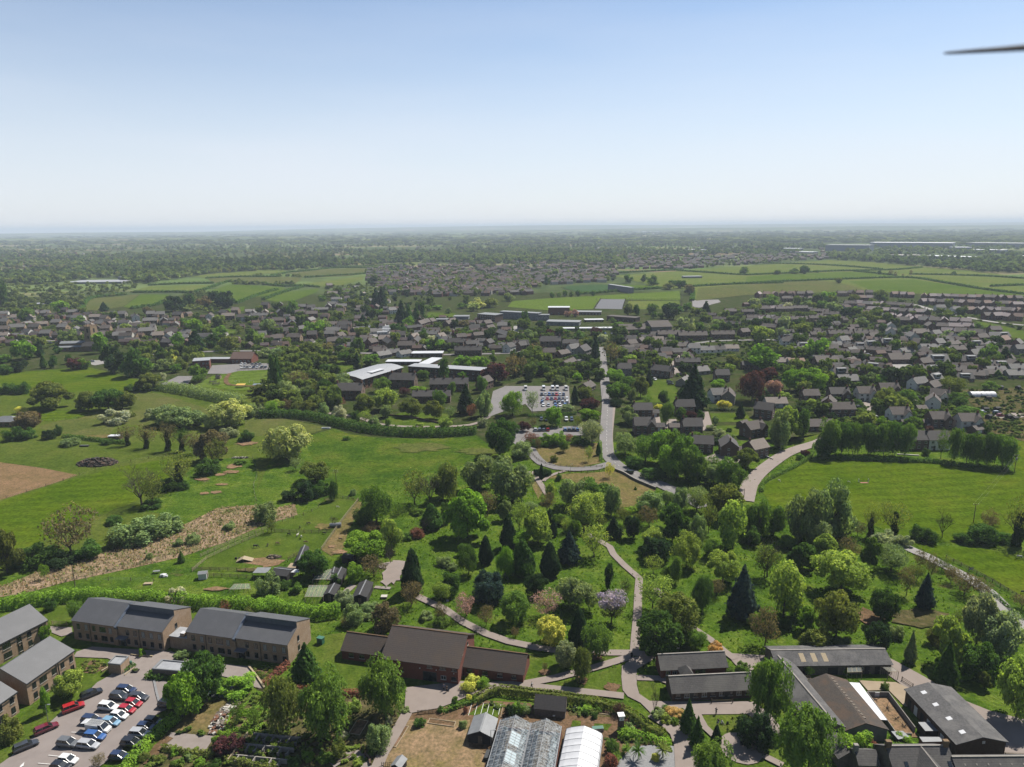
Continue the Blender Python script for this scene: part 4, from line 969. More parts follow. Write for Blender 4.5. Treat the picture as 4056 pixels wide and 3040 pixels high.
plants("""
g 110 1295 1042 175 N y;260 1385 1108 235 R y;140 1625 1365 215 C dk|big dark cypress in front of a paler tree;110 1420 1283 175 R g2;350 1645 1385 155 C bk;500 1535 1298 165 S bl|blue green spruce on the park lawn;540 1355 1193 115 R g1;700 1495 1228 245 N y|wide open yellow green tree over the park path;850 1335 1188 125 S bk;1000 1345 1163 118 R bk;930 1245 1108 115 N ol;1160 1425 1250 195 R y;1180 1515 1335 235 U bk|dark spreading yew bush under a paler tree;1310 1390 1063 275 R dk|large deep green tree, crown full of gaps;1420 1565 1288 235 R y;1160 1625 1478 145 N y;1335 1705 1488 120 P g1;1700 1690 1428 265 R y;1500 1410 1158 155 W gy;1780 1430 1055 255 P y|tall yellow green pillar tree behind the park;1720 1190 923 265 R ol;1590 1310 1000 155 N ol;1500 1140 938 175 R gy;1370 1145 948 155 W gy;1120 1160 978 205 W gy;1130 1260 1088 165 N br;650 1240 978 285 R y|broad yellow green tree near the estate road verge;520 1100 858 225 W gy;700 1090 868 255 W g1;830 1170 918 145 W gy;330 1150 973 135 N br;355 1065 903 85 R y;565 1090 928 105 R y;480 1310 1173 95 N y;380 1335 1198 62 C bk;350 1215 1118 62 C bk;1900 1310 1048 145 W g1;2000 1340 1048 155 W g1;2100 1330 1078 155 W g1;2050 1650 1325 305 T br|wide dark bare branched tree behind the stables;2030 1660 1400 190 N ol;420 1240 1150 100 R g1;200 1140 1060 130 R gy;1050 1250 1150 130 N ol;760 1260 1180 110 N ol;620 1260 1200 100 U br;900 1180 1100 90 N br;1270 1080 970 110 R gy;1930 1390 1250 150 U dk;1600 1500 1350 140 R dk;1450 1320 1230 120 W gy;980 1150 1100 100 U g2
g 940 695 518 195 R gy;1100 745 528 205 R g1;1230 765 498 225 R g2;1330 805 498 205 R g1;1420 885 538 245 W g1|tall feathery tree in the belt beside the road;1300 865 608 255 W g2;1480 905 638 185 W g1;1720 935 698 185 W g1;1800 955 738 165 W g1;1630 925 758 205 R gy;1520 925 788 135 R dk;1620 835 688 125 N g1;1150 880 800 180 U dk;1010 800 700 130 U dk;460 675 573 78 R g1;255 655 558 62 N br;655 750 615 72 N y;385 752 693 62 U ol|clipped dome bush on the dry grass island;285 885 768 40 C bk;320 860 800 90 U bk;255 860 800 70 U bk;420 895 833 55 U g1;815 875 742 85 N Y;1020 970 945 25 S dk;860 135 18 135 R g2;880 275 128 185 R g1;1060 245 73 115 R ol;960 200 75 150 R g1;1125 155 38 65 S bk;1240 305 188 92 R dk;1110 315 222 95 N g1;990 285 163 65 W gy;960 445 303 115 R gy;975 465 348 112 W gy;865 315 248 105 U bk;1200 348 300 62 R Y;1260 455 288 92 B g1;1375 435 318 92 R g1;1455 435 353 78 R pu;1525 420 343 62 U dk;1645 465 388 58 R gy;1710 340 263 105 R Y|golden round tree on the villa lawn;1840 405 288 65 S bk;1470 340 8 205 S bk|huge dark cedar beside the villa;1390 240 150 90 S bk;1930 280 25 205 R pu|very dark purple beech towering behind the houses;2060 120 5 130 R pu;2110 235 108 125 R pk|pink blossom tree among the dark beeches;1665 185 98 125 R g2;1850 480 400 0.1 U g1;1610 500 458 80 U pa;1680 540 490 100 U pa;1750 515 483 55 U dk;1740 600 530 110 R gy;1510 600 520 150 R g1;1640 610 560 90 U bk;1880 805 628 175 R ol;2130 640 330 160 W gy;1980 340 280 60 U pu
g 60 390 188 185 R g2|spreading bright tree beside the packed car park;215 370 178 115 N pa;370 475 308 155 R g2;490 365 298 105 R pa;545 295 158 55 C bk;625 285 158 135 R ol;660 350 253 155 R pu|copper beech beside the straight village road;670 425 338 155 R g2;680 605 413 175 R pa|pale cream flowering tree at the car park corner;145 515 428 102 R pu;220 480 400 70 N br;570 470 390 70 N ol;330 620 520 120 U g2;420 620 505 120 U g2;200 605 518 135 N rb;490 580 530 100 N rb;560 610 545 110 U g1;620 620 560 90 U dk;250 630 570 90 U dk;300 500 460 70 U dk;30 640 480 120 R dk;120 720 590 180 W gy;40 560 420 120 R dk;730 700 600 40 C dk
h 430 1375 925 290 W gy;640 1340 880 330 W gy|highest grey willow of the clump by the horse field;540 1405 1130 255 W gy;765 1335 1080 175 W gy;970 1335 1048 135 K ol;1150 1325 1053 265 K ol|ivy trunked olive tree on the horse field bank;1340 1355 1238 135 U dk;1530 1345 1118 155 T br;1880 1295 1108 125 N br;1850 1375 1238 235 U dk;2110 1405 1015 255 K ol|broad ivy trunked tree by the picture edge;1700 1385 1310 135 U dk;2000 1375 1300 185 U dk;1080 1405 1278 205 U pa;1230 1410 1318 125 U pa;960 1585 1328 145 R g1;1130 1605 1398 245 R gy;600 1535 1308 205 R y;740 1770 1438 385 R y|massive bright yellow green tree beyond the stables;440 1585 1378 205 R dk;810 1525 1328 175 N br;1350 1600 1430 100 N br;1530 1600 1490 110 N ol;1600 1620 1560 120 N ol;320 1420 1330 160 W g1;870 1330 1200 120 N br;1430 1380 1270 120 U dk;1930 1250 1180 100 N br
h 640 705 418 165 B g1;740 695 438 155 B dk;830 695 438 135 B g1;950 695 448 175 B dk;1070 705 448 175 B g1;1160 705 438 165 B dk;1240 715 458 125 B g1;1620 755 488 105 B g1;1720 765 528 135 B dk;1800 775 528 135 B g1;1880 785 528 145 B dk;2000 795 538 175 B g1;1520 725 478 105 N g1;600 720 560 150 R dk;260 645 398 155 W gy;330 570 298 205 R y;445 575 338 105 P dk;455 712 658 72 R pu;420 735 690 60 U g1;1050 395 288 115 R g2;1040 285 193 105 R ol;1235 325 178 135 R g1;1055 455 388 68 U g2;1300 505 393 135 R g1;860 300 255 70 U dk;880 320 285 50 U dk;510 325 253 92 R y;520 390 335 92 U bk;1600 205 78 175 R ol;1620 305 208 165 U dk;1750 395 318 205 U g1;1690 250 200 110 U g1;340 195 18 155 R g2;500 195 8 235 R g2;280 250 195 125 U y;120 270 180 150 U bk;240 180 100 90 U pu;1430 525 465 65 R pu;1330 350 300 80 U g1;1140 245 180 70 R g1;1290 420 340 60 U g2;1870 520 440 80 U dk;1400 700 640 60 U dk;700 340 290 110 U pa;660 420 360 90 U bk
""")
plants("""
i 1395 775 643 175 R bk;1510 725 623 82 R dk;1630 735 648 122 R br;1775 745 598 185 R bk;808 1105 925 112 R g2;540 1035 908 135 R gy;205 1155 988 175 R g2;320 1135 998 68 C bk;910 1265 1018 195 R bk;1070 1295 1048 205 R dk;1140 1275 1148 155 R g1;1420 1065 928 115 R g2;1555 965 818 135 R g2;1760 985 878 115 R g2;1560 1085 928 135 S bk;1830 1085 958 145 R ol;1700 1060 930 120 R dk;2060 1040 940 92 R y;2140 965 828 115 R gy;490 785 678 135 R g2;220 850 740 120 R g1;160 1255 1160 115 U bk;350 1225 1108 52 C dk;430 1225 1120 62 R dk;550 1190 1110 60 R dk;610 1235 1140 135 R pu;680 1230 1140 100 R g1;1290 1175 1035 85 R dk;1000 935 865 85 R y;1380 1180 1108 62 R Y;10 735 515 105 R dk;1580 1325 1183 125 R g1;1330 1240 1140 120 W gy;1450 1230 1140 110 R ol;1400 1260 1190 90 R g1;60 880 820 90 R dk;640 870 800 90 R g1;830 770 700 70 C bk;1190 800 730 90 R br;2010 1010 900 110 R g1;1900 950 880 90 N ol;1460 880 820 80 R g1;100 1010 950 60 R pu;920 985 940 42 R Y;460 1110 1040 70 R dk;1480 770 730 90 R gy;40 1180 1110 110 R g1;60 1270 1190 130 R dk;1240 1240 1180 70 W gy;1620 1290 1270 40 U g1
j 170 1430 1108 80 P dk;215 1425 1120 75 P dk;810 745 663 135 R ol;985 735 590 75 S bk;1035 735 585 80 S bk;960 565 488 95 R bk;325 805 678 105 R g1;490 975 838 165 R g2;570 945 818 105 R gy;120 955 828 125 R gy;1190 865 698 95 S bk;1245 870 720 80 S dk;1310 855 698 60 P dk;1355 855 690 55 P dk;1245 905 808 95 R g2;1420 870 800 75 R g2;1760 770 700 100 R pg;1800 750 658 125 R pg;1890 740 665 125 R ol;2050 690 620 95 R gy;460 1145 1008 185 R ol;620 1115 1008 155 N br;840 1105 978 105 B g1;740 1185 1088 135 R dk;940 1205 1108 135 R g1;835 1225 1108 62 C bk;1440 1085 990 165 R g2;1415 1015 958 125 R wh;1640 1225 1118 105 R g2;1715 1225 1120 105 R g2;1785 1220 1122 105 R g2;1850 1225 1130 85 R g2;1528 1345 1140 110 P dk;1930 1345 1168 205 R pu|big coppery beech behind the college;2090 1300 1100 150 N br;2150 1280 1120 100 N br;580 1255 1190 95 R dk;930 765 718 85 R pu;1920 1180 1080 58 R g1;640 1180 1120 90 R ol;1370 990 900 90 R dk;1160 950 860 120 R dk;700 1110 1040 80 R g1;300 870 810 70 R dk;80 1000 940 90 R g2;200 1130 1060 120 R gy;110 1140 1060 120 R gy;330 1000 940 100 R gy;880 870 800 60 S bk;1000 800 750 80 R g1;1110 620 570 90 R g1;760 640 590 80 R gy;560 690 640 70 R g1;660 670 630 60 C dk;1560 960 890 90 R ol;1700 970 920 100 R g1;1620 990 920 70 R pu;2060 1010 940 90 R ol;1680 900 840 110 R br;1500 600 560 70 R dk;1390 600 560 80 R y;1920 570 520 90 R dk;1660 620 580 60 C bk;1470 760 720 90 R g1;1400 770 720 50 R g1;1560 790 740 60 R gy;1670 750 700 90 R g1
k 155 910 763 82 P dk;190 995 908 122 R gy;720 1155 968 75 S bk|tall dark conifer at the bend of the village road;840 1175 978 135 N br;890 1150 1030 120 N ol;240 1155 998 115 N br;300 1285 1168 115 R dk;445 1358 1278 92 R gy;575 1335 1253 85 R g2;1315 835 698 135 R bk;980 805 703 82 R ol;1045 805 710 55 R dk;1175 795 705 92 R g1;1185 830 770 50 R g1;1440 945 808 135 R pa;1540 940 850 100 R g1;1600 795 698 75 S bk;2045 1015 883 155 R y|round yellow green tree beside the terrace houses;2050 1235 1018 255 R g2|very large bright green tree amid village gardens;1315 1030 948 72 R gy;1440 1190 1090 82 R gy;1000 1195 1110 105 R y;1830 1210 1110 135 R ol;1790 1270 1185 85 R y;500 815 765 62 R pk;560 815 750 62 R pk;720 960 895 92 R pu;985 545 473 75 R g1;1105 540 470 55 R dk;1165 565 478 85 R g1;1905 480 413 75 R g1;2170 480 440 55 R ol;420 970 920 110 R pu;590 990 920 90 R g1;480 960 910 80 R g1;350 965 910 80 R pu;900 900 850 100 R g1;780 1010 950 80 R wh;620 1060 980 130 R ol;570 1170 1110 60 U dk;60 1000 920 90 R ol;130 1180 1090 110 R ol;60 1240 1120 110 R br;1700 900 830 100 R gy;1690 930 870 90 R g1;1860 900 850 70 R g1;1480 900 840 80 R g1;1240 830 780 50 R g1;860 860 820 60 R g1;280 900 840 70 R dk;1380 790 730 80 R dk;1450 770 700 70 R g1;1400 960 900 90 R pa;1600 930 880 70 R pa;1740 820 770 70 R gy;1350 770 700 90 R bk;1260 1200 1150 60 R dk;700 650 600 40 R g1;380 665 615 45 R g1;430 660 620 38 R g1;480 655 600 42 R g1;530 655 608 42 R g1;580 655 600 42 R dk;330 560 480 40 C dk;400 490 430 60 R gy;1470 640 550 80 R br;1400 590 520 90 R dk;1300 600 540 110 R ol;1350 570 520 90 R dk;1200 560 520 60 R g1
l 245 480 440 52 R g1;380 475 422 75 R g1;460 475 403 75 R dk;565 465 440 30 R g1;655 705 608 115 R g2;1065 695 593 105 R ol;855 715 630 85 R ol;790 825 733 92 R bk;870 815 728 95 R g2;910 890 810 110 R gy;970 860 765 115 R ol;440 975 858 155 R ol;295 930 800 95 R pa;290 1000 890 95 R pa;620 925 828 135 R bk;410 900 830 90 R bk;540 930 850 60 C bk;560 1135 978 175 R g2|round bright green tree beside bungalow gardens;1180 1105 983 82 R g1;1305 1105 1000 92 R ol;905 1195 1078 65 S bk;1575 1115 1033 68 R bk;1930 1185 1028 135 R g1;2050 1195 1058 115 S bk;1215 1000 918 65 R bk;1260 960 890 50 R bk;1620 1000 918 135 R gy;1750 1000 918 125 R gy;1100 700 640 60 R g1;190 740 640 120 R g1;60 740 660 90 R pa;330 760 700 80 R wh;480 740 680 90 R gy;590 760 680 90 R g1;690 780 690 120 R gy;260 1140 1080 90 R bk;1430 720 670 50 R g1;1340 960 870 60 R ol;1840 900 860 70 R g1;1700 850 800 50 R y;1080 940 860 60 R dk;640 1170 1100 60 R pu;1420 1060 1000 50 R dk;250 1260 1180 90 R g1;1000 1330 1250 110 R gy;1090 1350 1280 110 R g2;900 1360 1330 60 R g1;1280 1350 1300 80 R g1;2000 1300 1240 70 S dk;1940 1400 1330 120 U g1;1530 1240 1190 80 R dk;1900 1020 980 80 U g1;1060 480 445 30 R dk;1150 485 430 40 N br;1190 500 450 35 N br;1305 485 440 35 N br;1250 500 470 30 N br;1650 480 450 35 R g1;730 550 500 60 R ol;1700 1040 1000 90 U dk;1390 1030 980 60 R g1
""", small=True)
# buildings
D2 = math.radians
def eave(t, A, B, z):
 a, b = G(t, *A, z), G(t, *B, z)
 return a, math.atan2(b[1] - a[1], b[0] - a[0]), math.dist(a, b)
def add_block(root, x0, L, prof, wall, roof, over=0.35, eo=0.3, y0=0.0, th=0.16, base=0.0, clad=None, ends=True, ridge=None):
 """Walls and roof planes of one range, lengthways along x; prof = roof line [(y, z)...] from front eave to back eave."""
 pr = [(y + y0, z) for y, z in prof]
 mb = MB()
 n = len(pr)
 for xx, rev in ((x0, True), (x0 + L, False)):
  p = [(xx, pr[0][0], base)] + [(xx, pr[-1][0], base)] + [(xx, y, z - 0.02) for y, z in reversed(pr)]
  mb.poly(p[::-1] if rev else p)
 mb.poly([(x0, pr[0][0], base), (x0 + L, pr[0][0], base), (x0 + L, pr[0][0], pr[0][1]), (x0, pr[0][0], pr[0][1])])
 mb.poly([(x0 + L, pr[-1][0], base), (x0, pr[-1][0], base), (x0, pr[-1][0], pr[-1][1]), (x0 + L, pr[-1][0], pr[-1][1])])
 w = mb.obj('wall', wall, root)
 rb = MB()
 segs = [(pr[i], pr[i + 1]) for i in range(n - 1)]
 sl = [i for i, (p, q) in enumerate(segs) if q[0] - p[0] > 0.01]
 for k, i in enumerate(sl):
  (ya, za), (yb, zb) = segs[i]
  d = math.hypot(yb - ya, zb - za)
  uy, uz = (yb - ya) / d, (zb - za) / d
  ea = over if i == 0 else (over * .6 if i and segs[i - 1][1][0] - segs[i - 1][0][0] <= 0.01 and zb < za else 0.0)
  eb = over if i == len(segs) - 1 else 0.0
  A = (ya - uy * ea, za - uz * ea + 0.03 + th); B = (yb + uy * eb, zb + uz * eb + 0.03 + th)
  rb.slab([(x0 - eo, A[0], A[1]), (x0 + L + eo, A[0], A[1]), (x0 + L + eo, B[0], B[1]), (x0 - eo, B[0], B[1])], th)
 r = rb.obj('roof', roof, root)
 for (p, q) in segs:
  if q[0] - p[0] <= 0.01:
   MB().box(x0, x0 + L, p[0] - 0.03, p[0] + 0.05, min(p[1], q[1]) + .05, max(p[1], q[1]) + .05).obj('clerestory', clad or M['lead'], root)
 if ridge is not None:
  for i in range(n - 2):
   if pr[i + 1][1] > pr[i][1] and pr[i + 1][1] > pr[i + 2][1]:
    MB().box(x0 - eo, x0 + L + eo, pr[i + 1][0] - .16, pr[i + 1][0] + .16, pr[i + 1][1] + th - .06, pr[i + 1][1] + th + .1).obj('ridge', ridge, r)
 return w, r
WIN, PANE = {}, {}
def window(root, L, W, side, s, z, w=1.1, h=1.4, frame='frame_white', pane='glass', name='window', y0=0.0, x0=0.0, sill=True):
 k = (round(w, 2), round(h, 2), frame, sill)
 if k not in WIN:
  mb = MB()
  f = 0.07
  for a in ((-w / 2, -w / 2 + f, 0, h), (w / 2 - f, w / 2, 0, h), (-w / 2 + f, w / 2 - f, 0, f), (-w / 2 + f, w / 2 - f, h - f, h), (-f / 2, f / 2, f, h - f)):
   mb.box(a[0], a[1], -0.06, 0.02, a[2], a[3], 0)
  if sill: mb.box(-w / 2 - .08, w / 2 + .08, -0.14, 0.02, -0.1, -0.003, 1)
  WIN[k] = mb.data(name, [M[frame], M['stone_sill']])
  PANE[k] = MB().poly([(-w / 2 + .02, -0.03, .02), (w / 2 - .02, -0.03, .02), (w / 2 - .02, -0.03, h - .02), (-w / 2 + .02, -0.03, h - .02)]).data('pane', [M['glass']])
  PANE[k + ('b',)] = MB().poly([(-w / 2 + .02, -0.03, .02), (w / 2 - .02, -0.03, .02), (w / 2 - .02, -0.03, h - .02), (-w / 2 + .02, -0.03, h - .02)]).data('pane', [M['blind']])
 loc, rz = {'f': ((x0 + s, y0, z), 0.0), 'r': ((x0 + L, y0 + s, z), math.pi / 2), 'b': ((x0 + s, y0 + W, z), math.pi), 'l': ((x0, y0 + s, z), -math.pi / 2)}[side]
 o = put(name, WIN[k], root, loc, rz)
 put('pane', PANE[k + ('b',)] if pane == 'blind' else PANE[k], o)
 return o
def door(root, L, W, side, s, w=1.0, h=2.1, mat='frame_dark', x0=0.0, y0=0.0):
 mb = MB().box(-w / 2, w / 2, -0.06, 0.02, 0.01, h)
 loc, rz = {'f': ((x0 + s, y0, 0), 0.0), 'r': ((x0 + L, y0 + s, 0), math.pi / 2), 'b': ((x0 + s, y0 + W, 0), math.pi), 'l': ((x0, y0 + s, 0), -math.pi / 2)}[side]
 o = mb.obj('door', M[mat], root, False, loc, rz)
 MB().box(w / 2 - .16, w / 2 - .1, -.12, -.06, .95, 1.15).obj('handle', M['galvanised'], o)
 return o
def chimney(roof, x, y, z0, z1, mat, w=0.7, d=0.55, pots=2):
 c = MB().box(x - w / 2, x + w / 2, y - d / 2, y + d / 2, z0, z1).box(x - w / 2 - .06, x + w / 2 + .06, y - d / 2 - .06, y + d / 2 + .06, z1 - .25, z1 - .12).obj('chimney', mat, roof)
 return c
def pipe(root, x, y, h):
 MB().box(x - .06, x + .06, y - .12, y - .01, 0, h).obj('drainpipe', M['dark_metal'], root)
def corner_block(t, bl, fl, br, he):
 a, f, r = (Vector(G(t, *q, he)) for q in (bl, fl, br))
 d = f - a
 ang = math.atan2(d.y, d.x)
 n = Vector((-math.sin(ang), math.cos(ang)))
 return tuple(a), ang, d.length, abs((r - a).dot(n))
# --- the buff brick student halls
HP1 = [(0, 5.5), (6.1, 8.4), (10.9, 5.9)]
HP2 = [(0, 5.5), (4.7, 7.4), (4.7, 8.9), (10.9, 6.2)]
def hall(label, a, ang, L1, gap, L2, off):
 t = thing('student_hall', label, 'building', (a[0], a[1], 0), ang, 'buff brick student halls')
 add_block(t, 0, L1, HP1, M['buff_brick'], M['slate'], 0.3, 0.12)
 x2 = L1 + gap
 add_block(t, x2, L2, HP2, M['buff_brick'], M['slate'], 0.3, 0.05, off)
 # lead-clad wedge standing between the two roofs
 MB().prism([(L1 + .13, -.15), (x2 - .06, -.15), (x2 - .06, 10.6), (L1 + .13, 10.6)], 0.0, 4.6).obj('entrance_bay', M['buff_brick'], t)
 MB().slab([(L1 + .14, -.3, 5.35), (x2 - .07, -.3, 5.35), (x2 - .07, 6.2, 8.75), (L1 + .14, 6.2, 8.75)], .75).obj('roof_strip', M['lead'], t)
 for f in (.14, .33, .51, .9): window(t, L1, 0, 'f', L1 * f, 3.2, 0.95, 1.55, 'frame_dark', 'blind' if f in (.33, .9) else 'glass')
 window(t, L1, 0, 'f', L1 * .72, 3.2, 1.9, 1.55, 'frame_dark')
 for f in (.15, .34, .53, .91): window(t, L1, 0, 'f', L1 * f, 0.7, 0.95, 1.5, 'frame_dark')
 window(t, L1, 0, 'f', L1 * .74, 0.7, 1.9, 1.5, 'frame_dark')
 for i, f in enumerate((.21, .38, .56, .74, .92)):
  window(t, L2, 0, 'f', L2 * f, 3.2, 0.95, 1.55, 'frame_dark', 'blind' if i > 1 else 'glass', x0=x2, y0=off)
  window(t, L2, 0, 'f', L2 * f, 0.7, 0.95, 1.5, 'frame_dark', x0=x2, y0=off)
 door(t, L2, 0, 'f', L2 * .09, 1.8, 2.2, 'glass', x0=x2, y0=off)
 MB().box(x2 + .2, x2 + 3.0, off - 1.6, off - .01, 2.6, 2.85).obj('canopy', M['lead'], t)
 for z in (3.6, 1.0): window(t, L2, 0, 'r', 4.9, z, 0.9, 1.5, 'frame_dark', x0=x2, y0=off)
 pipe(t, L1 * .42, 0, 5.4); pipe(t, x2 + L2 * .47, off, 5.4)
 return t
hall('long buff brick hall facing the car park, its far end by the ramp railings', (-115.5, 167.9), D2(-13.2), 12.9, 0.9, 13.4, .25)
hall('buff brick hall with lit gable beside the dark conifer and red hall lawn', (-83.0, 162.1), D2(-13.4), 13.1, 0.9, 14.3, .2)
def side_hall(label, a, ang, L, prof, wf, dbl):
 t = thing('student_hall', label, 'building', (a[0], a[1], 0), ang, 'buff brick student halls')
 add_block(t, 0, L, prof, M['buff_brick'], M['slate'], 0.3, 0.12, clad=M['lead'])
 MB().box(-.14, L + .14, -.42, -.3, prof[0][1] - .2, prof[0][1] - .02).obj('gutter', M['dark_metal'], t)
 for f in wf:
  for z in (3.2, .7):
   window(t, L, 0, 'f', L * f, z, 1.9 if f in dbl else 1.0, 1.55, 'frame_dark')
 pipe(t, L * .6, 0, prof[0][1] - .2); pipe(t, L * .645, 0, prof[0][1] - .2)
 return t
side_hall('grey roofed buff hall with sunny windows overlooking the car park lawn', (-109.7, 141.3), D2(76.7), 13.1, [(0, 5.6), (6.5, 8.4), (11, 5.6)], (.14, .32, .54, .73, .92), (.32,))
side_hall('buff hall farthest up the lawn, half hidden by the nearer grey roof', (-130.1, 150.8), D2(66), 19.2, [(0, 5.3), (6.5, 8.3), (11, 5.4)], (.12, .3, .46, .62, .75, .9), (.46,))
e = side_hall('low end of buff hall cut by the picture edge, one roof light', (-113.4, 126.5), D2(77), 12.9, [(0, 5.1), (4.2, 7.1), (8.4, 5.1)], (.2, .45, .68, .9), ())
MB().slab([(9.2, 2.2, 6.42), (10.2, 2.2, 6.42), (10.2, 3.2, 6.9), (9.2, 3.2, 6.9)], .1).obj('skylight', M['glass'], e)
t = thing('link_block', 'flat white roofed link between the two long buff halls', 'building', (-88.7, 162.4, 0), D2(-13.4))
MB().box(0.2, 5.6, 1.2, 5.4, 0, 3.3).obj('wall', M['buff_brick'], t)
MB().box(0.1, 5.7, 1.1, 5.5, 3.32, 3.5).obj('roof', M['membrane'], t)
MB().box(3.3, 4.5, 1.4, 2.6, 3.51, 4.5, 0, 1).obj('vent_box', [M['buff_brick'], M['white_sheet']], t)
def flat_box(label, name, quad, h, wall='buff_brick', roof='membrane', par=.3, edge='grey_sheet'):
 c = quad[0]
 t = thing(name, label, 'building', (c[0], c[1], 0))
 q = [(x - c[0], y - c[1]) for x, y in quad]
 cx, cy = sum(p[0] for p in q) / 4, sum(p[1] for p in q) / 4
 inn = [(cx + (x - cx) * .86, cy + (y - cy) * .86) for x, y in q]
 MB().prism(q, 0, h - .02).obj('wall', M[wall], t)
 mb = MB()
 for i in range(4):
  j = (i + 1) % 4
  mb.prism([q[i], q[j], inn[j], inn[i]], h - .015, h + par)
 mb.obj('parapet', M[edge], t)
 MB().prism(inn, h - .012, h + .05).obj('roof', M[roof], t)
 return t
flat_box('small square brick store with grey rimmed flat roof by the car park', 'bin_store', [(-98.2, 152.9), (-94.8, 152.3), (-94.6, 155.7), (-98.0, 156.1)], 2.6)
flat_box('long low brick store with pale flat roof beside the large dark tree', 'bike_store', [(-86.7, 151.2), (-77.4, 149.8), (-77.2, 153.5), (-86.2, 154.9)], 2.2, 'rubble_stone')
# --- the red brick hall
t = thing('red_brick_hall', 'big red brick hall with steep brown roof and two low wings', 'building', (-31.6, 151.6, 0), D2(-13.2))
RL = 18.9
w, r = add_block(t, 0, RL, [(0, 4.6), (7.5, 8.5), (13.7, 4.9)], M['red_brick'], M['brown_tile'], .45, .35, ridge=M['lichen'])
for f, ww in ((.63, 1.3), (.8, 1.6), (.95, 1.2)): window(t, RL, 0, 'f', RL * f, 3.5, ww, .8, 'frame_dark')
for f, z in ((.2, 1.6), (.27, 1.6)): window(t, RL, 0, 'f', RL * f, z, .5, .5, 'frame_dark')
window(t, RL, 0, 'f', RL * .63, .06, 3.4, 2.5, 'frame_dark', 'glass', 'glazed_entrance', sill=False)
window(t, RL, 0, 'f', RL * .81, 1.0, 1.3, 1.0, 'frame_white'); window(t, RL, 0, 'f', RL * .945, 1.0, 1.2, 1.0, 'frame_dark')
for y, z in ((3.5, 5.6), (8.0, 5.5), (5, 1.5)): window(t, RL, 0, 'r', y, z, .7, .9, 'frame_dark')
wl2, rl2 = add_block(t, -12.4, 12.35, [(0, 2.6), (3.8, 5.2), (7.6, 2.7)], M['red_brick'], M['brown_tile'], .4, .3, 3.6, ridge=M['lichen'])
for f, ww in ((.2, 1.3), (.43, 1.3), (.7, 1.2)): window(t, 12.4, 0, 'f', 12.4 * f, .95, ww, 1.1, 'frame_dark', x0=-12.4, y0=3.6)
door(t, 12.4, 0, 'f', 11.2, 1.0, 2.1, 'red_paint', x0=-12.4, y0=3.6)
wr2, rr2 = add_block(t, RL + .05, 14.7, [(0, 2.55), (3.9, 5.2), (7.4, 2.8)], M['red_brick'], M['brown_tile'], .4, .3, 3.8, ridge=M['lichen'])
for f, ww in ((.11, 1.3), (.37, 1.3), (.62, 1.3), (.85, 1.2)): window(t, 14.7, 0, 'f', 14.7 * f, .95, ww, 1.1, 'frame_dark', x0=RL, y0=3.8)
door(t, 14.7, 0, 'f', 3.4, 1.0, 2.1, 'red_paint', x0=RL, y0=3.8)
for x, z in ((9.5, 3.1), (13.6, 3.2), (17.9, 2.9)):
 MB().box(x - .1, x + .1, -.22, -.01, z, z + .18).obj('lamp', M['white_paint'], t)
# --- reception block
t = thing('reception_block', 'slate roofed reception building in two parallel brick ranges', 'building', (35.5, 140.7, 0), D2(3.6))
w, r = add_block(t, 0, 18.6, [(0, 2.4), (2.7, 4.5), (5.4, 2.4)], M['brown_brick'], M['grey_tile'], .5, .35, ridge=M['concrete'])
for i in range(9): window(t, 18.6, 0, 'f', 1.3 + i * 2.0, .9, 1.15, 1.1, 'frame_white' if i % 2 else 'frame_dark')
door(t, 18.6, 0, 'f', 4.4, 1.0, 2.0); door(t, 18.6, 0, 'f', 12.4, 1.6, 2.0)
w, r = add_block(t, -.3, 15.7, [(0, 2.6), (2.7, 4.7), (5.2, 2.6)], M['red_brick'], M['grey_tile'], .45, .35, 8.2, ridge=M['concrete'])
for s in (1.6, 3.2): window(t, 15.7, 0, 'f', s, 1.0, 1.0, 1.1, 'frame_white', x0=-.3, y0=8.2)
for s in (8.7, 10.0): window(t, 15.7, 0, 'f', s, 1.0, 1.1, 1.2, 'frame_dark', x0=-.3, y0=8.2)
door(t, 15.7, 0, 'f', 9.4, .9, 2.0, x0=-.3, y0=8.2)
MB().box(3.9, 6.3, 5.45, 8.15, 0, 2.55).obj('link', M['red_brick'], t)
mb = MB(); a, b, c, d, e2 = (3.5, 5.2, 2.6), (6.7, 5.2, 2.6), (6.7, 8.5, 2.6), (3.5, 8.5, 2.6), (5.1, 6.8, 4.5)
for q in ((a, b, e2), (b, c, e2), (c, d, e2), (d, a, e2), (d, c, b, a)): mb.poly(q)
mb.obj('hipped_roof', M['grey_tile'], t)
# --- the farmyard
t = thing('stable_range', 'long sheet roofed stable with three tan skylights closing the farmyard', 'building', (62.3, 149.9, 0), D2(.5))
w, r = add_block(t, 0, 27.3, [(0, 2.6), (3.8, 4.1), (7.6, 2.7)], M['rubble_stone'], M['asbestos'], .35, .3, ridge=M['concrete'])
for x in (6.1, 8.9, 11.5):
 MB().slab([(x, .7, 3.09), (x + 1.15, .7, 3.09), (x + 1.15, 2.9, 3.96), (x, 2.9, 3.96)], .05).obj('skylight', M['pale_timber'], r)
for x in (6.8, 21.6, 24.0): door(t, 27, 0, 'f', x, 1.1, 2.1, 'black_timber')
for x in (18.8, 20.2): window(t, 27, 0, 'f', x, 1.2, .8, .8, 'frame_white')
MB().prism([(12.2, -.1), (14.6, -.1), (14.6, -.01), (12.2, -.01)], 0, 1.9).obj('archway', M['black_timber'], t)
t = thing('cart_shed', 'long grey roofed range running down beside the big weeping birch', 'building', (59.3, 150.3, 0), D2(-82.6))
w, r = add_block(t, 0, 23.4, [(0, 2.7), (3.5, 4.5), (6.9, 2.8)], M['rubble_stone'], M['asbestos'], .35, .3, ridge=M['concrete'])
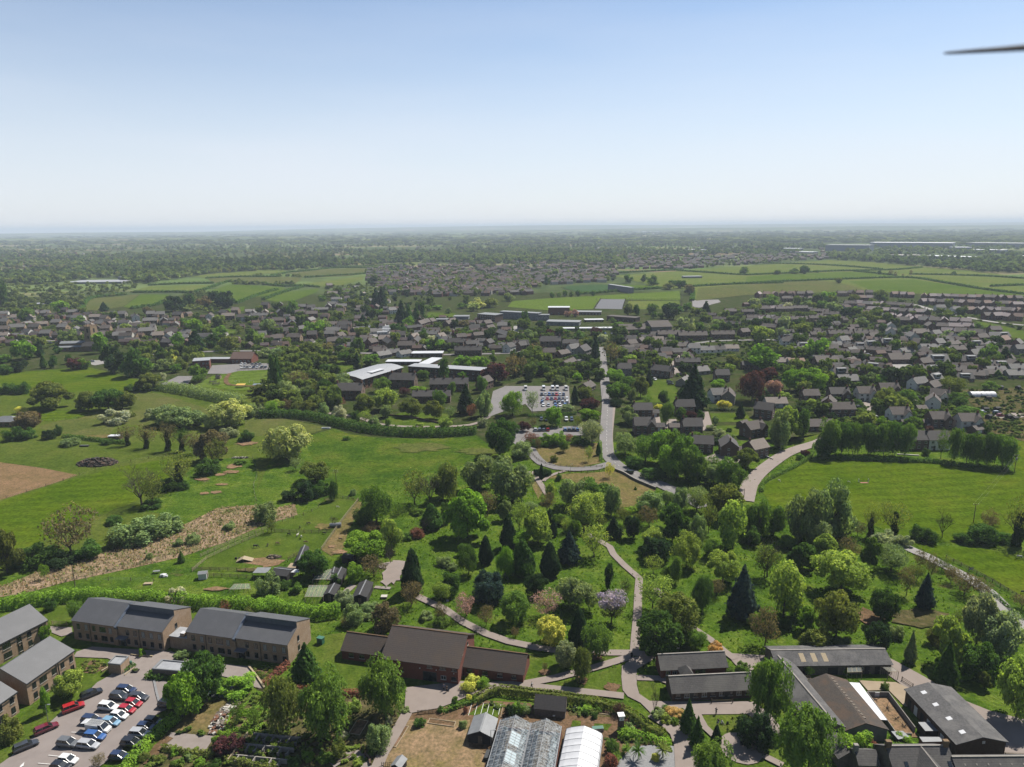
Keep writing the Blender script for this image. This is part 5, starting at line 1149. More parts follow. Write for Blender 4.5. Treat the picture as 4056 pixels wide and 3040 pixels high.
w, r2 = add_block(t, 23.5, 6.6, [(0, 2.0), (2.2, 3.2), (4.4, 2.0)], M['rubble_stone'], M['grey_tile'], .3, .2, .6)
for s in (9, 13, 17.5): window(t, 23, 0, 'f', s, 1.0, 1.1, 1.1, 'frame_white')
MB().tube((22.2, 2.6, 4.0), (22.2, 2.6, 5.1), .11, .11, 8).tube((22.2, 2.6, 5.1), (22.2, 2.6, 5.3), .2, .14, 8).obj('flue', M['galvanised'], r)
t = thing('mossy_barn', 'low mossy brown roofed barn with a row of ridge vents', 'building', (66.6, 143.3, 0), D2(-86.4))
w, r = add_block(t, 0, 16.2, [(0, 2.9), (4.5, 4.5), (9.4, 2.7)], M['grey_sheet'], M['mossy_sheet'], .3, .25)
for i in range(14):
 MB().slab([(1.1 + i, 4.9, 4.62), (1.75 + i, 4.9, 4.62), (1.75 + i, 5.5, 4.48), (1.1 + i, 5.5, 4.48)], .14).obj('ridge_vent', M['rubble_stone'], r)
t = thing('lean_to_canopy', 'white corrugated canopy strip along the mossy barn', 'canopy', (76.1, 143.6, 0))
MB().slab([(0, 0, 2.55), (0.65, -12.6, 2.55), (2.6, -12.55, 2.35), (2.75, 0, 2.35)], .06).obj('sheet_roof', M['white_sheet'], t)
for i in range(5): MB().box(2.45, 2.57, -.4 - i * 2.9, -.28 - i * 2.9, 0, 2.28).obj('post', M['timber'], t)
t = thing('animal_pen', 'sand floored animal pen with plank walls in the farmyard', 'pen', (80.0, 141.9, 0), D2(-2))
mb = MB().box(0, 4.7, -.1, .05, 0, 1.3).box(-.12, 0, -13.4, .05, 0, 1.3).box(4.6, 4.75, -11.6, -.1, 0, 1.3).box(0, 3.1, -13.4, -13.25, 0, 1.2)
mb.obj('plank_wall', M['concrete'], t)
MB().box(.02, 4.55, -13.2, -.15, .02, .16).obj('sand_floor', M['bare_earth'], t)
MB().box(1.6, 2.6, -.2, -.12, .2, 1.25).obj('gate', M['white_paint'], t)
for k, (x, y, s) in enumerate([(1.2, -1.4, .7), (2.3, -4.2, 1.0), (2.6, -7.6, .9), (2.8, -10.2, .8)]):
 r_ = random.Random(k)
 mb = MB()
 for i in range(7):
  a = r_.uniform(0, 6.28); mb.tube((x, y, .1), (x + math.cos(a) * s, y + math.sin(a) * s, r_.uniform(.3, 1.5) * s), .07, .03, 5)
 tag(mb.obj('climbing_branch', M['bark'], None, False, (80.0, 141.9, .1)), ('gnarled climbing branches in the sand pen, %s from its gate' % ORD[k]), 'branch', 'climbing branches in the pen')
t = thing('skylight_barn', 'dark roofed barn with four square white skylights', 'building', (87.1, 139.4, 0), D2(-86.9))
BL = 16.9
w, r = add_block(t, 0, BL, [(0, 3.4), (5.1, 4.75), (10.3, 3.4)], M['brown_brick'], M['asbestos'], .35, .3)
for f in (.13, .37, .63, .87):
 x = BL * f - .5
 MB().slab([(x, 2.1, 4.19), (x + .95, 2.1, 4.19), (x + .95, 3.1, 4.45), (x, 3.1, 4.45)], .06).obj('skylight', M['white_sheet'], r)
for i in range(7): MB().box(1.2 + i * 2.2, 2.3 + i * 2.2, -.05, -.005, .1, 2.2).obj('door', M['frame_white'] if i % 2 else M['black_timber'], t)
MB().box(BL + .005, BL + .04, 5.3, 5.9, 3.2, 3.8).obj('gable_vent', M['white_paint'], t)
for lab, q, h, rf in [('grey flat roofed kennel beside the sand pen', [(85.0, 127.9), (88.0, 127.9), (87.4, 130.6), (85.0, 130.6)], 2.1, 'grey_sheet'),
       ('odd cornered grey roofed hutch below the mossy barn', [(78.1, 125.5), (80.8, 126.2), (80.4, 128.0), (77.9, 127.9)], 2.1, 'grey_sheet'),
       ('two bay grey roofed shed behind the stone house chimney', [(82.6, 124.6), (87.2, 124.7), (87.1, 126.0), (82.7, 126.1)], 2.2, 'grey_sheet')]:
 flat_box(lab, 'farm_shed', q, h, 'red_brick' if 'bay' in lab else 'black_timber', rf, .06, 'grey_sheet')
t = thing('stone_farmhouse', 'stone slate farmhouse at the picture foot with two chimneys', 'building', (71.2, 113.6, 0))
w, r = add_block(t, 0, 11.5, [(0, 4.0), (4.1, 7.0), (8.2, 4.0)], M['rubble_stone'], M['grey_tile'], .3, .25, ridge=M['concrete'])
chimney(r, .25, 4.1, 6.2, 8.3, M['ironstone'], 1.0, .7); chimney(r, 11.2, 4.1, 6.2, 8.3, M['ironstone'], 1.0, .7)
mb = MB(); yb = -6.5
mb.slab([(3.4, yb, 4.0), (6.5, yb, 7.05), (6.5, 4.1, 7.05), (3.4, .0, 4.0)][::-1], .15).slab([(6.5, yb, 7.05), (9.6, yb, 4.0), (9.6, 0, 4.0), (6.5, 4.1, 7.05)][::-1], .15)
g = mb.obj('wing_roof', M['grey_tile'], t)
MB().box(6.38, 6.62, yb, 4.0, 7.02, 7.14).obj('ridge', M['concrete'], g)
mb = MB().box(3.6, 9.4, yb + .2, -.01, 0, 3.9); mb.poly([(3.6, yb + .2, 3.9), (9.4, yb + .2, 3.9), (6.5, yb + .2, 6.8)]); mb.obj('wing_wall', M['rubble_stone'], t)
for x in (2.2, 10.4):
 MB().slab([(x, .9, 4.95), (x + .7, .9, 4.95), (x + .7, 1.8, 5.6), (x, 1.8, 5.6)], .05).obj('roof_light', M['glass'], r)
t = thing('stone_barn', 'long stone slate roof running off beside the skylight barn', 'building', (82.9, 112.4, 0))
w, r = add_block(t, 0, 17, [(0, 3.4), (3.5, 6.0), (7, 3.4)], M['rubble_stone'], M['grey_tile'], .3, .25, ridge=M['concrete'])
for i in range(6): MB().slab([(1.6 + i * 2.2, 2.2, 5.28), (1.85 + i * 2.2, 2.2, 5.28), (1.85 + i * 2.2, 2.5, 5.5), (1.6 + i * 2.2, 2.5, 5.5)], .12).obj('slate_vent', M['concrete'], r)
a, ang, L = eave('d', (882, 1640), (1040, 1645), 3.2)
t = thing('stone_outhouse', 'small stone slate outhouse with one pale chimney beside ivy', 'building', (a[0], a[1], 0), ang)
w, r = add_block(t, 0, L, [(0, 3.2), (2.2, 4.7), (4.4, 3.2)], M['rubble_stone'], M['grey_tile'], .25, .2)
chimney(r, .1, 2.2, 4.1, 6.0, M['concrete'], .8, .7)
a, ang, L = eave('d', (2030, 1552), (2171, 1560), .9)
tag(MB().box(0, L + 4, 0, .4, 0, .95).obj('stone_wall', M['rubble_stone'], None, False, (a[0], a[1], 0), ang), 'low stone wall where the track passes the skylight barn', 'wall')
# --- glasshouses, polytunnel, sheds
m, nt, N, Lk, P = new_mat('glazing')
N.remove(P)
tr = N.new("ShaderNodeBsdfTransparent"); tr.inputs[0].default_value = (0.82, 0.9, 0.92, 1)
gl = N.new("ShaderNodeBsdfGlossy"); gl.inputs['Roughness'].default_value = 0.08
df = N.new("ShaderNodeBsdfDiffuse"); df.inputs[0].default_value = (0.55, 0.6, 0.62, 1)
co = N.new("ShaderNodeTexCoord").outputs['Object']
fr = N.new("ShaderNodeLayerWeight"); fr.inputs['Blend'].default_value = 0.35
m1 = N.new("ShaderNodeMixShader"); m2 = N.new("ShaderNodeMixShader")
Lk.new(ramp(nt, noise(nt, co, 1.3, 5, 0.7), ((0.42, (0.04,) * 3), (0.64, (0.26,) * 3))), m1.inputs[0]); Lk.new(tr.outputs[0], m1.inputs[1]); Lk.new(df.outputs[0], m1.inputs[2])
Lk.new(fr.outputs['Fresnel'], m2.inputs[0]); Lk.new(m1.outputs[0], m2.inputs[1]); Lk.new(gl.outputs[0], m2.inputs[2])
Lk.new(m2.outputs[0], N["Material Output"].inputs[0])
M['glazing'] = m
def greenhouse(label, a, ang, L, W, shade):
 t = thing('greenhouse', label, 'greenhouse', (a[0], a[1], 0), ang)
 he, hr = 2.2, 3.7
 MB().box(-.1, L, -.1, .08, 0, .6).box(-.1, L, W - .08, W + .1, 0, .6).box(-.1, .08, .08, W - .08, 0, .6).obj('base_wall', M['red_brick'], t)
 mb = MB()
 for p, q in (((0, .61), (0, he)), ((0, he), (W / 2, hr)), ((W / 2, hr), (W, he)), ((W, he), (W, .61))):
  mb.poly([(0, *p), (L, *p), (L, *q), (0, *q)])
 for x in (0, L): mb.poly([(x, 0, .61), (x, W, .61), (x, W, he), (x, W / 2, hr), (x, 0, he)])
 mb.obj('glazing', M['glazing'], t)
 mb = MB()
 b = .024
 n = int(L / .75)
 for i in range(n + 1):
  x = L * i / n
  mb.slab([(x - b, -.02, he + .05), (x + b, -.02, he + .05), (x + b, W / 2, hr + .05), (x - b, W / 2, hr + .05)], .05)
  mb.slab([(x - b, W / 2, hr + .05), (x + b, W / 2, hr + .05), (x + b, W + .02, he + .05), (x - b, W + .02, he + .05)], .05)
  mb.box(x - b, x + b, -.04, .0, .6, he); mb.box(x - b, x + b, W, W + .04, .6, he)
 mb.box(0, L, W / 2 - .06, W / 2 + .06, hr + .03, hr + .13).box(0, L, -.12, .04, he - .04, he + .06).box(0, L, W - .04, W + .12, he - .04, he + .06)
 for k in (.33, .66):
  for s in (1, -1):
   y = W / 2 - s * (W / 2) * (1 - k); z = he + (hr - he) * k
   mb.box(0, L, y - .03, y + .03, z + .03, z + .1)
 mb.obj('glazing_bar', M['galvanised'], t)
 for x0, x1, k0, k1 in shade:
  y0, y1, z0, z1 = W / 2 + W / 2 * k0, W / 2 + W / 2 * k1, hr - (hr - he) * k0, hr - (hr - he) * k1
  MB().slab([(x0, y1, z1 - .02), (x0, y0, z0 - .02), (x1, y0, z0 - .02), (x1, y1, z1 - .02)], .02).obj('shade_panel', M['white_sheet'], t)
 MB().box(.4, L - .3, .5, 1.7, .7, .85).box(.4, L - .3, W - 1.7, W - .5, .7, .85).obj('bench', M['grey_sheet'], t)
 rr = random.Random(int(L * 10))
 mb = MB()
 for i in range(120):
  x, y = rr.uniform(.5, L - .5), rr.choice((rr.uniform(.6, 1.6), rr.uniform(W - 1.6, W - .6)))
  s = rr.uniform(.1, .25)
  mb.tube((x, y, .85), (x, y, .85 + s * 2), s, s * .3, 5)
 tag(mb.obj('potted_plant', M['leaf'], t), kind='stuff').color = (.06, .12, .03, 1)
 return t
greenhouse('white framed greenhouse with two whitewashed roof panels, beside the grey shed', (-3.05, 132.4), D2(-100.4), 17.5, 6.5, [(4.5, 8.2, .02, .6), (9.8, 13.2, .02, .6)])
greenhouse('white framed greenhouse between its whitewashed twin and the polytunnel', (3.55, 131.3), D2(-100.4), 17.0, 6.3, [])
t = thing('polytunnel', 'large white polytunnel beside the greenhouses', 'polytunnel', (10.6, 129.6, 0), D2(-102.6))
PW, PL, nb = 7.8, 15.0, 8
prf = [(0, 0), (.02, 1.7), (.25, 2.2), (1.2, 2.65), (2.6, 3.1), (3.9, 3.45), (5.2, 3.1), (6.6, 2.65), (7.55, 2.2), (7.78, 1.7), (7.8, 0)]
V, Fc = [], []
ns = nb * 6
for i in range(ns + 1):
 sag = 1 - .035 * math.sin(math.pi * ((i / 6) % 1.0))
 for y, z in prf: V.append((PL * i / ns, PW / 2 + (y - PW / 2) * (.985 + .015 * sag), z * sag))
kk = len(prf)
for i in range(ns):
 for j in range(kk - 1): Fc.append((i * kk + j, (i + 1) * kk + j, (i + 1) * kk + j + 1, i * kk + j + 1))
Fc.append(tuple(range(kk))); Fc.append(tuple(range(ns * kk, ns * kk + kk))[::-1])
me = bpy.data.meshes.new('cover'); me.from_pydata(V, [], Fc); me.materials.append(M['white_sheet']); me.update()
put('cover', me, t)
for i in range(nb + 1):
 mb = MB()
 for (y0, z0), (y1, z1) in zip(prf[:-1], prf[1:]): mb.tube((PL * i / nb, y0 * 1.004 - .016, z0 + .015), (PL * i / nb, y1 * 1.004 - .016, z1 + .015), .03, .03, 4)
 mb.obj('hoop', M['grey_paint'], t)
MB().box(-.05, -.01, 2.9, 4.9, 0, 2.2).obj('door', M['pale_timber'], t)
def shed(label, a, ang, L, W, he, hr, wall='black_timber', roof='felt', name='shed', ridge='grey_sheet', win=()):
 t = thing(name, label, 'shed', (a[0], a[1], 0), ang)
 w, r = add_block(t, 0, L, [(0, he), (W / 2, hr), (W, he)], M[wall], M[roof], .2, .15, th=.06, ridge=M[ridge] if ridge else None)
 for s in win: window(t, L, W, 'f', s, .8, .8, .7, 'frame_white')
 door(t, L, W, 'r', W / 2, .9, min(1.9, he), 'timber')
 return t
shed('grey felt roofed black shed beside the first greenhouse', (-8.7, 133.8), D2(-100.4), 5.6, 5.0, 2.0, 3.1, 'black_timber', 'grey_sheet', 'shed', 'grey_paint')
a, ang, L = eave('c', (230, 1195), (470, 1220), 1.9)
shed('dark tiled shed tucked against the curving clipped hedge', a, ang, L, 4.4, 1.9, 3.8, 'rubble_stone', 'dark_tile', 'shed', None)
a, ang, L, W = corner_block('b', (1135, 1575), (1088, 1640), (1185, 1580), 1.6)
shed('little grey shed behind the picket fence on the trial ground', a, ang, 2.6, 2.0, 1.6, 2.2, 'black_timber', 'grey_sheet', 'shed', None)
for lab, bl, fl, brr, he, hr, nm in [
  ('long black felt shed at the end of the boundary hedge', (837, 215), (782, 328), (953, 192), 2.2, 3.0, 'shed'),
  ('black shed joined to the nearer wire aviary', (600, 235), (556, 310), (690, 224), 1.9, 2.5, 'shed'),
  ('black shed joined to the farther wire aviary', (660, 110), (618, 190), (738, 102), 1.9, 2.5, 'shed'),
  ('dark barn roof behind the dense round tree', (380, -60), (330, 55), (440, -60), 2.3, 3.0, 'shed'),
  ('small dark hutch behind the dense round tree by the sandy track', (612, 108), (600, 150), (668, 118), 1.6, 2.1, 'hutch')]:
 a, ang, L, W = corner_block('b', bl, fl, brr, he)
 shed(lab, a, ang, L, W, he, hr, name=nm)
a, ang, L = eave('b', (140, 150), (268, 165), 1.9)
shed('black ridged animal shed between the tin shelter and white roof', a, ang, L, 5.0, 1.9, 2.7)
a = G('b', 700, 60); shed('lone dark shed in tree shade by the sandy track', a, D2(-20), 3.6, 2.8, 1.9, 2.4, name='shed')
a = G('a', 1552, 195); shed('white sided hutch with grey roof in the grass pen', a, D2(10), 2.4, 2.0, 1.9, 2.3, 'white_paint', 'grey_sheet', 'hutch', None)
def aviary(label, q, h, nx):
 c = q[0]
 t = thing('aviary', label, 'aviary', (c[0], c[1], 0))
 q = [Vector((x - c[0], y - c[1], 0)) for x, y in q]
 fr = MB()
 for i in range(4): fr.box(q[i].x - .05, q[i].x + .05, q[i].y - .05, q[i].y + .05, 0, h - .06)
 for k in range(nx + 1):
  f = k / nx
  p0, p1 = q[0].lerp(q[1], f), q[3].lerp(q[2], f)
  fr.tube(p0 + Vector((0, 0, h)), p1 + Vector((0, 0, h)), .05, .05, 4); fr.tube(p1 + Vector((0, 0, 0)), p1 + Vector((0, 0, h)), .03, .03, 4); fr.tube(p0, p0 + Vector((0, 0, h)), .03, .03, 4)
 for i in range(4): fr.tube(q[i] + Vector((0, 0, h)), q[(i + 1) % 4] + Vector((0, 0, h)), .05, .05, 4)
 fr.obj('frame', M['pale_timber'], t)
 MB().poly([(p.x, p.y, h + .01) for p in q]).obj('mesh_roof', M['netting'], t)
 return t
m, nt, N, Lk, P = new_mat('netting')
N.remove(P)
tr = N.new("ShaderNodeBsdfTransparent"); df = N.new("ShaderNodeBsdfDiffuse"); df.inputs[0].default_value = (.3, .32, .3, 1)
mx = N.new("ShaderNodeMixShader"); mx.inputs[0].default_value = .22
Lk.new(tr.outputs[0], mx.inputs[1]); Lk.new(df.outputs[0], mx.inputs[2]); Lk.new(mx.outputs[0], N["Material Output"].inputs[0])
M['netting'] = m
Q = lambda t, h, *c: [G(t, x, y, h) for x, y in c]
aviary('white barred wire aviary just behind the boundary hedge', Q('b', 1.9, (442, 235), (592, 235), (552, 325), (408, 325)), 1.9, 5)
aviary('wire aviary farther from the hedge, half under leaves', Q('b', 1.9, (545, 110), (660, 110), (612, 190), (470, 190)), 1.9, 5)
aviary('wire cage with slanting bars at the farmyard gate', Q('d', 2.2, (1055, 868), (1140, 872), (1190, 910), (1110, 910)), 2.2, 5)
aviary('creeper topped wire cage in the farmyard', Q('d', 2.2, (790, 868), (890, 868), (905, 912), (790, 915)), 2.2, 3)
aviary('low netted run in front of the boundary hedge', Q('a', 1.0, (1830, 225), (1950, 222), (1960, 262), (1790, 268)), 1.0, 4)
def shelter(label, q, h, mat):
 c = q[0]
 t = thing('open_shelter', label, 'shelter', (c[0], c[1], 0))
 q = [(x - c[0], y - c[1]) for x, y in q]
 MB().prism(q, h, h + .08).obj('sheet_roof', M[mat], t)
 for x, y in q: MB().box(x * .96 - .06 + .02, x * .96 + .06 + .02, y * .96 - .06, y * .96 + .06, 0, h - .01).obj('post', M['timber'], t)
shelter('grey tin roofed open shelter at the paddock corner', Q('b', 2.1, (0, 140), (112, 140), (148, 97), (40, 97)), 2.1, 'grey_sheet')
shelter('white flat roof beside the black animal shed', Q('b', 2.0, (265, 136), (362, 136), (378, 112), (290, 112)), 2.0, 'white_sheet')
shelter('pale roofed feeding stand behind the dense round tree', Q('b', 1.2, (268, 100), (338, 100), (350, 62), (300, 62)), 1.2, 'yard')
# --- the college by the packed car park
p0 = G('j', 885, 1398); ch = height_of(p0, 'j', 1302)
P0, P1, P2 = G('j', 872, 1301, ch), G('j', 757, 1254, ch), G('j', 1190, 1207, ch)
ang = math.atan2(P2[1] - P0[1], P2[0] - P0[0]); L = math.dist(P0, P2); W = abs((P1[0] - P0[0]) * -math.sin(ang) + (P1[1] - P0[1]) * math.cos(ang))
t = thing('college_block', 'three storey college block with pale bowed roof', 'building', (P0[0], P0[1], 0), ang)
add_block(t, 0, L, [(0, ch - .9), (W * .2, ch + .1), (W * .45, ch + .6), (W * .7, ch + .2), (W, ch - .9)], M['orange_brick'], M['membrane'], 1.2, 1.0)
for k in range(3):
 for i in range(9): window(t, L, W, 'f', 2 + i * (L - 4) / 8, 1 + k * (ch - 1) / 3.1, 1.8, 1.6, 'frame_dark')
 for i in range(2): window(t, L, W, 'l', W * (.3 + .4 * i), 1 + k * (ch - 1) / 3.1, 1.4, 1.0, 'frame_white')
MB().box(.4, 1.6, -.6, -.02, 0, ch - 1.1).box(L * .7, L * .7 + .8, -.7, -.02, 0, ch - 1.2).obj('stair_fin', M['lead'], t)
MB().box(L * .3, L * .62, W * .1, W * .3, ch + .55, ch + .75).obj('roof_light', M['white_sheet'], t)
def slab_block(label, t0, A, B, foot, W, wall='brown_brick', roof='membrane', rows=2, nwin=10, name='school_block', th=.4, frame='frame_white', cat='building'):
 """Flat-roofed block from the two ends of its front roof edge and the row where its front wall meets the ground."""
 p = G(t0, A[0], foot); h = max(2.4, height_of(p, t0, A[1]))
 a, ang, L = eave(t0, A, B, h)
 t = thing(name, label, cat, (a[0], a[1], 0), ang)
 MB().box(0, L, 0, W, 0, h - th).obj('wall', M[wall], t)
 MB().box(-.4, L + .4, -.4, W + .4, h - th + .005, h).obj('roof', M[roof], t)
 for k in range(rows):
  for i in range(nwin):
   window(t, L, W, 'f', L * (i + .5) / nwin, .8 + k * (h - .8) / max(rows, 1), min(1.5, L / nwin * .6), min(1.4, (h - 1) / max(rows, 1) * .6), frame)
 return t
slab_block('long two storey college wing with curved grey roof edge', 'j', (1240, 1208), (1822, 1243), 1288, 11, 'brown_brick', 'membrane', 2, 14)
slab_block('white roofed college wing behind the bowed roof block', 'j', (1062, 1172), (1330, 1172), 1200, 9, 'brown_brick', 'white_sheet', 1, 6)
slab_block('white roofed college wing farthest up the village', 'j', (1268, 1106), (1512, 1104), 1140, 10, 'brown_brick', 'white_sheet', 1, 6)
slab_block('pitched white roof joining the college wings', 'j', (1325, 1186), (1405, 1190), 1215, 26, 'brown_brick', 'white_sheet', 1, 2)
# --- the secondary school
slab_block('long white roofed single storey shed below the school', 'k', (466, 908), (882, 904), 922, 8, 'grey_sheet', 'white_sheet', 1, 12)
slab_block('tall plain brick block with a white roof at the school field', 'k', (345, 741), (515, 741), 800, 14, 'orange_brick', 'white_sheet', 1, 3)
slab_block('long glazed school block beside the tall brick block', 'k', (-40, 772), (262, 788), 828, 10, 'grey_sheet', 'grey_sheet', 2, 12)
slab_block('single storey grey school block with many windows', 'k', (330, 852), (590, 858), 884, 16, 'grey_sheet', 'grey_sheet', 1, 10)
slab_block('low white roofed school classroom', 'k', (640, 840), (786, 838), 858, 10, 'brown_brick', 'white_sheet', 1, 5)
slab_block('school block with roof vents below the sports courts', 'k', (560, 776), (766, 778), 800, 14, 'brown_brick', 'grey_sheet', 1, 8)
slab_block('brown school block beside the big dark tree', 'k', (812, 808), (1040, 824), 845, 12, 'brown_brick', 'brown_tile', 1, 6)
slab_block('grey school entrance block by the poplar', 'k', (240, 800), (352, 800), 845, 8, 'grey_sheet', 'grey_sheet', 2, 5)
slab_block('tall dark school tower block with flat roof', 'j', (1790, 792), (1932, 802), 856, 16, 'brown_brick', 'grey_sheet', 3, 8)
slab_block('arched grey school gymnasium', 'j', (1600, 812), (1720, 812), 838, 12, 'grey_sheet', 'grey_sheet', 0, 0)
slab_block('low row of school garages beside the gymnasium', 'j', (1455, 836), (1590, 836), 856, 8, 'brown_brick', 'grey_sheet', 1, 4)
p = G('k', 1180, 948); hh = height_of(p, 'k', 897)
a, ang, L = eave('k', (1172, 897), (1330, 892), hh)
t = thing('sports_hall', 'large brown roofed sports hall with pale blank walls', 'building', (a[0], a[1], 0), ang)
add_block(t, 0, L, [(0, hh), (13, hh + 4.5), (26, hh)], M['concrete'], M['brown_tile'], .8, .8)
add_block(t, -30, 29.8, [(0, 4.0), (10, 8.0), (20, 4.0)], M['brown_brick'], M['brown_tile'], .6, .6, 4)
# --- the village school
slab_block('white and red modern school block with a pale flat roof', 'i', (1535, 1168), (1665, 1160), 1240, 13, 'red_brick', 'membrane', 2, 4)
p = G('i', 1860, 1200); hh = height_of(p, 'i', 1140)
a, ang, L = eave('i', (1835, 1150), (2000, 1150), 4.0)
t = thing('school_hall', 'red brick gabled school hall with brown roof', 'building', (a[0], a[1], 0), ang)
add_block(t, 0, L, [(0, 4), (7, 8.2), (14, 4)], M['red_brick'], M['red_tile'], .5, .5)
for i in range(5): window(t, L, 14, 'f', 2 + i * (L - 4) / 4, 1.2, 1.8, 1.6, 'frame_white')
add_block(t, -20, 19.9, [(0, 3), (4, 3.4), (8, 3)], M['red_brick'], M['membrane'], .3, .3, 4)
slab_block('flat roofed pale hut beside the school cars', 'j', (368, 1190), (490, 1172), 1212, 7, 'render', 'grey_sheet', 1, 4, 'hut')
# --- the church
TB = G('i', 716, 1080)
t = thing('church', 'old ironstone village church with a square battlemented tower', 'church', (TB[0], TB[1], 0), D2(8))
mb = MB().box(-3, 3, 0, 6, 0, 17.5)
for (x, y) in ((-3.25, -.25), (2.65, -.25), (-3.25, 5.65), (2.65, 5.65)): mb.box(x, x + .6, y, y + .6, 0, 12)
tw = mb.obj('tower', M['tower_stone'], t)
mb = MB()
for i in range(5):
 x = -3.1 + i * 1.4
 mb.box(x, x + .7, -.1, .25, 17.51, 18.4).box(x, x + .7, 5.75, 6.1, 17.51, 18.4)
 y = -.1 + i * 1.4
 mb.box(-3.1, -2.75, y + .36, y + 1.0, 17.51, 18.4).box(2.75, 3.1, y + .36, y + 1.0, 17.51, 18.4)
mb.obj('battlement', M['tower_stone'], tw)
tw.rotation_euler = (0, 0, D2(-25)); tw.scale = (1.2, 1.2, 1.2)
MB().tube((-2, 1, 17.4), (-2, 1, 22), .08, .05, 5).obj('flagpole', M['white_paint'], tw)
for z, h in ((13, 3.0), (8.5, 2.2)):
 for sd, q in (('f', (-.9, .9, -.06, -.01)), ('r', None)):
  if sd == 'f': MB().box(-.7, .7, -.06, -.01, z, z + h).obj('belfry_window', M['black_timber'], tw)
  else: MB().box(3.01, 3.06, 2.3, 3.7, z, z + h).obj('belfry_window', M['black_timber'], tw)
add_block(t, -24, 20.8, [(0, 6.5), (4, 8), (8, 6.5)], M['ironstone'], M['grey_sheet'], .2, .2, -1)
add_block(t, -24.5, 21.5, [(0, 3.6), (4.4, 4.6)], M['ironstone'], M['grey_sheet'], .2, .2, -5.5)
add_block(t, -3, 17, [(0, 4.5), (4, 8), (8, 4.5)], M['ironstone'], M['dark_tile'], .3, .3, -8.4)
for i in range(5): window(t, 20, 0, 'f', -22 + i * 4, 1.2, 1.2, 1.8, 'frame_dark', y0=-5.5)
# --- far industry: long sheds on the skyline
for k, (lab, A, B, foot, W, wall, roof) in enumerate([
  ('pale blue grey warehouse, plain and long, before the wood', (632, 243), (977, 246), 290, 90, 'blue_sheet', 'grey_sheet'),
  ('largest blue grey warehouse across the far valley', (985, 224), (1640, 228), 262, 120, 'blue_sheet', 'white_sheet'),
  ('blue grey warehouse running off the picture edge', (1750, 226), (2300, 232), 258, 120, 'blue_sheet', 'grey_sheet'),
  ('white roofed factory before the blue warehouses', (1655, 262), (1800, 262), 290, 60, 'blue_sheet', 'white_sheet'),
  ('long white roofed factory beside the white roofed one', (1800, 280), (2045, 284), 306, 60, 'blue_sheet', 'white_sheet'),
  ('factory with pale roof among the far trees', (1310, 325), (1440, 330), 345, 60, 'grey_sheet', 'white_sheet'),
  ('wide pale roofed depot among the far trees', (1450, 330), (1745, 340), 352, 60, 'grey_sheet', 'white_sheet'),
  ('tan roofed depot just before the wide pale one', (1137, 318), (1285, 330), 342, 70, 'grey_sheet', 'concrete'),
  ('small white roofed works near the picture edge', (2060, 328), (2230, 330), 346, 50, 'grey_sheet', 'white_sheet'),
  ('white roofed works on the village skyline', (280, 270), (415, 272), 288, 50, 'grey_sheet', 'white_sheet'),
  ('low white works in the far wood', (340, 296), (520, 300), 308, 50, 'grey_sheet', 'white_sheet')]):
 slab_block(lab, 'l', A, B, foot, W, wall, roof, 0, 0, 'warehouse', 1.5)
for lab, tt, A, B, foot, W in [('long low pale works with a square end block below the wood', 'i', (520, 541), (965, 536), 556, 60), ('square grey end block of the works below the wood', 'i', (935, 497), (1097, 497), 527, 40),
      ('thin white roofed works rising beyond the wood', 'i', (1180, 404), (1590, 390), 420, 70), ('white roofed works strip in the far wood', 'i', (420, 465), (610, 464), 474, 60),
      ('white roofed works farthest on the plain', 'k', (205, 208), (320, 208), 216, 60), ('white roofed sheds beside the far housing', 'k', (1080, 282), (1230, 282), 292, 50),
      ('white roofed sheds before the far pine wood', 'k', (1425, 280), (1570, 282), 296, 50), ('pale sheds on the far town edge', 'k', (670, 270), (910, 264), 282, 50),
      ('long pale stables beside the hill fields', 'k', (1425, 494), (1572, 492), 510, 14), ('covered stand along the green sports pitch', 'k', (820, 556), (1000, 582), 600, 6),
      ('white glasshouse strip on the far plain', 'k', (860, 136), (1200, 138), 142, 200), ('second white glasshouse strip on the far plain', 'k', (890, 150), (1200, 152), 156, 200),
      ('low flat roofed works at the village left edge', 'i', (240, 712), (330, 712), 726, 20)]:
 if 'left' in lab: lab = 'low white flat roofed works above the village edge'
 slab_block(lab, tt, A, B, foot, W, 'grey_sheet', 'grey_sheet' if 'grey' in lab else 'membrane', 0, 0, 'warehouse', 1.0)
p = G('l', 1258, 178); hh = height_of(p, 'l', 134)
t = thing('church_spire', 'thin needle spire far away on the hazy plain', 'spire', p)
MB().box(-5, 5, -5, 5, 0, hh * .45).obj('tower', M['ironstone'], t); MB().tube((0, 0, hh * .45), (0, 0, hh), 5, .3, 8).obj('spire', M['slate'], t)
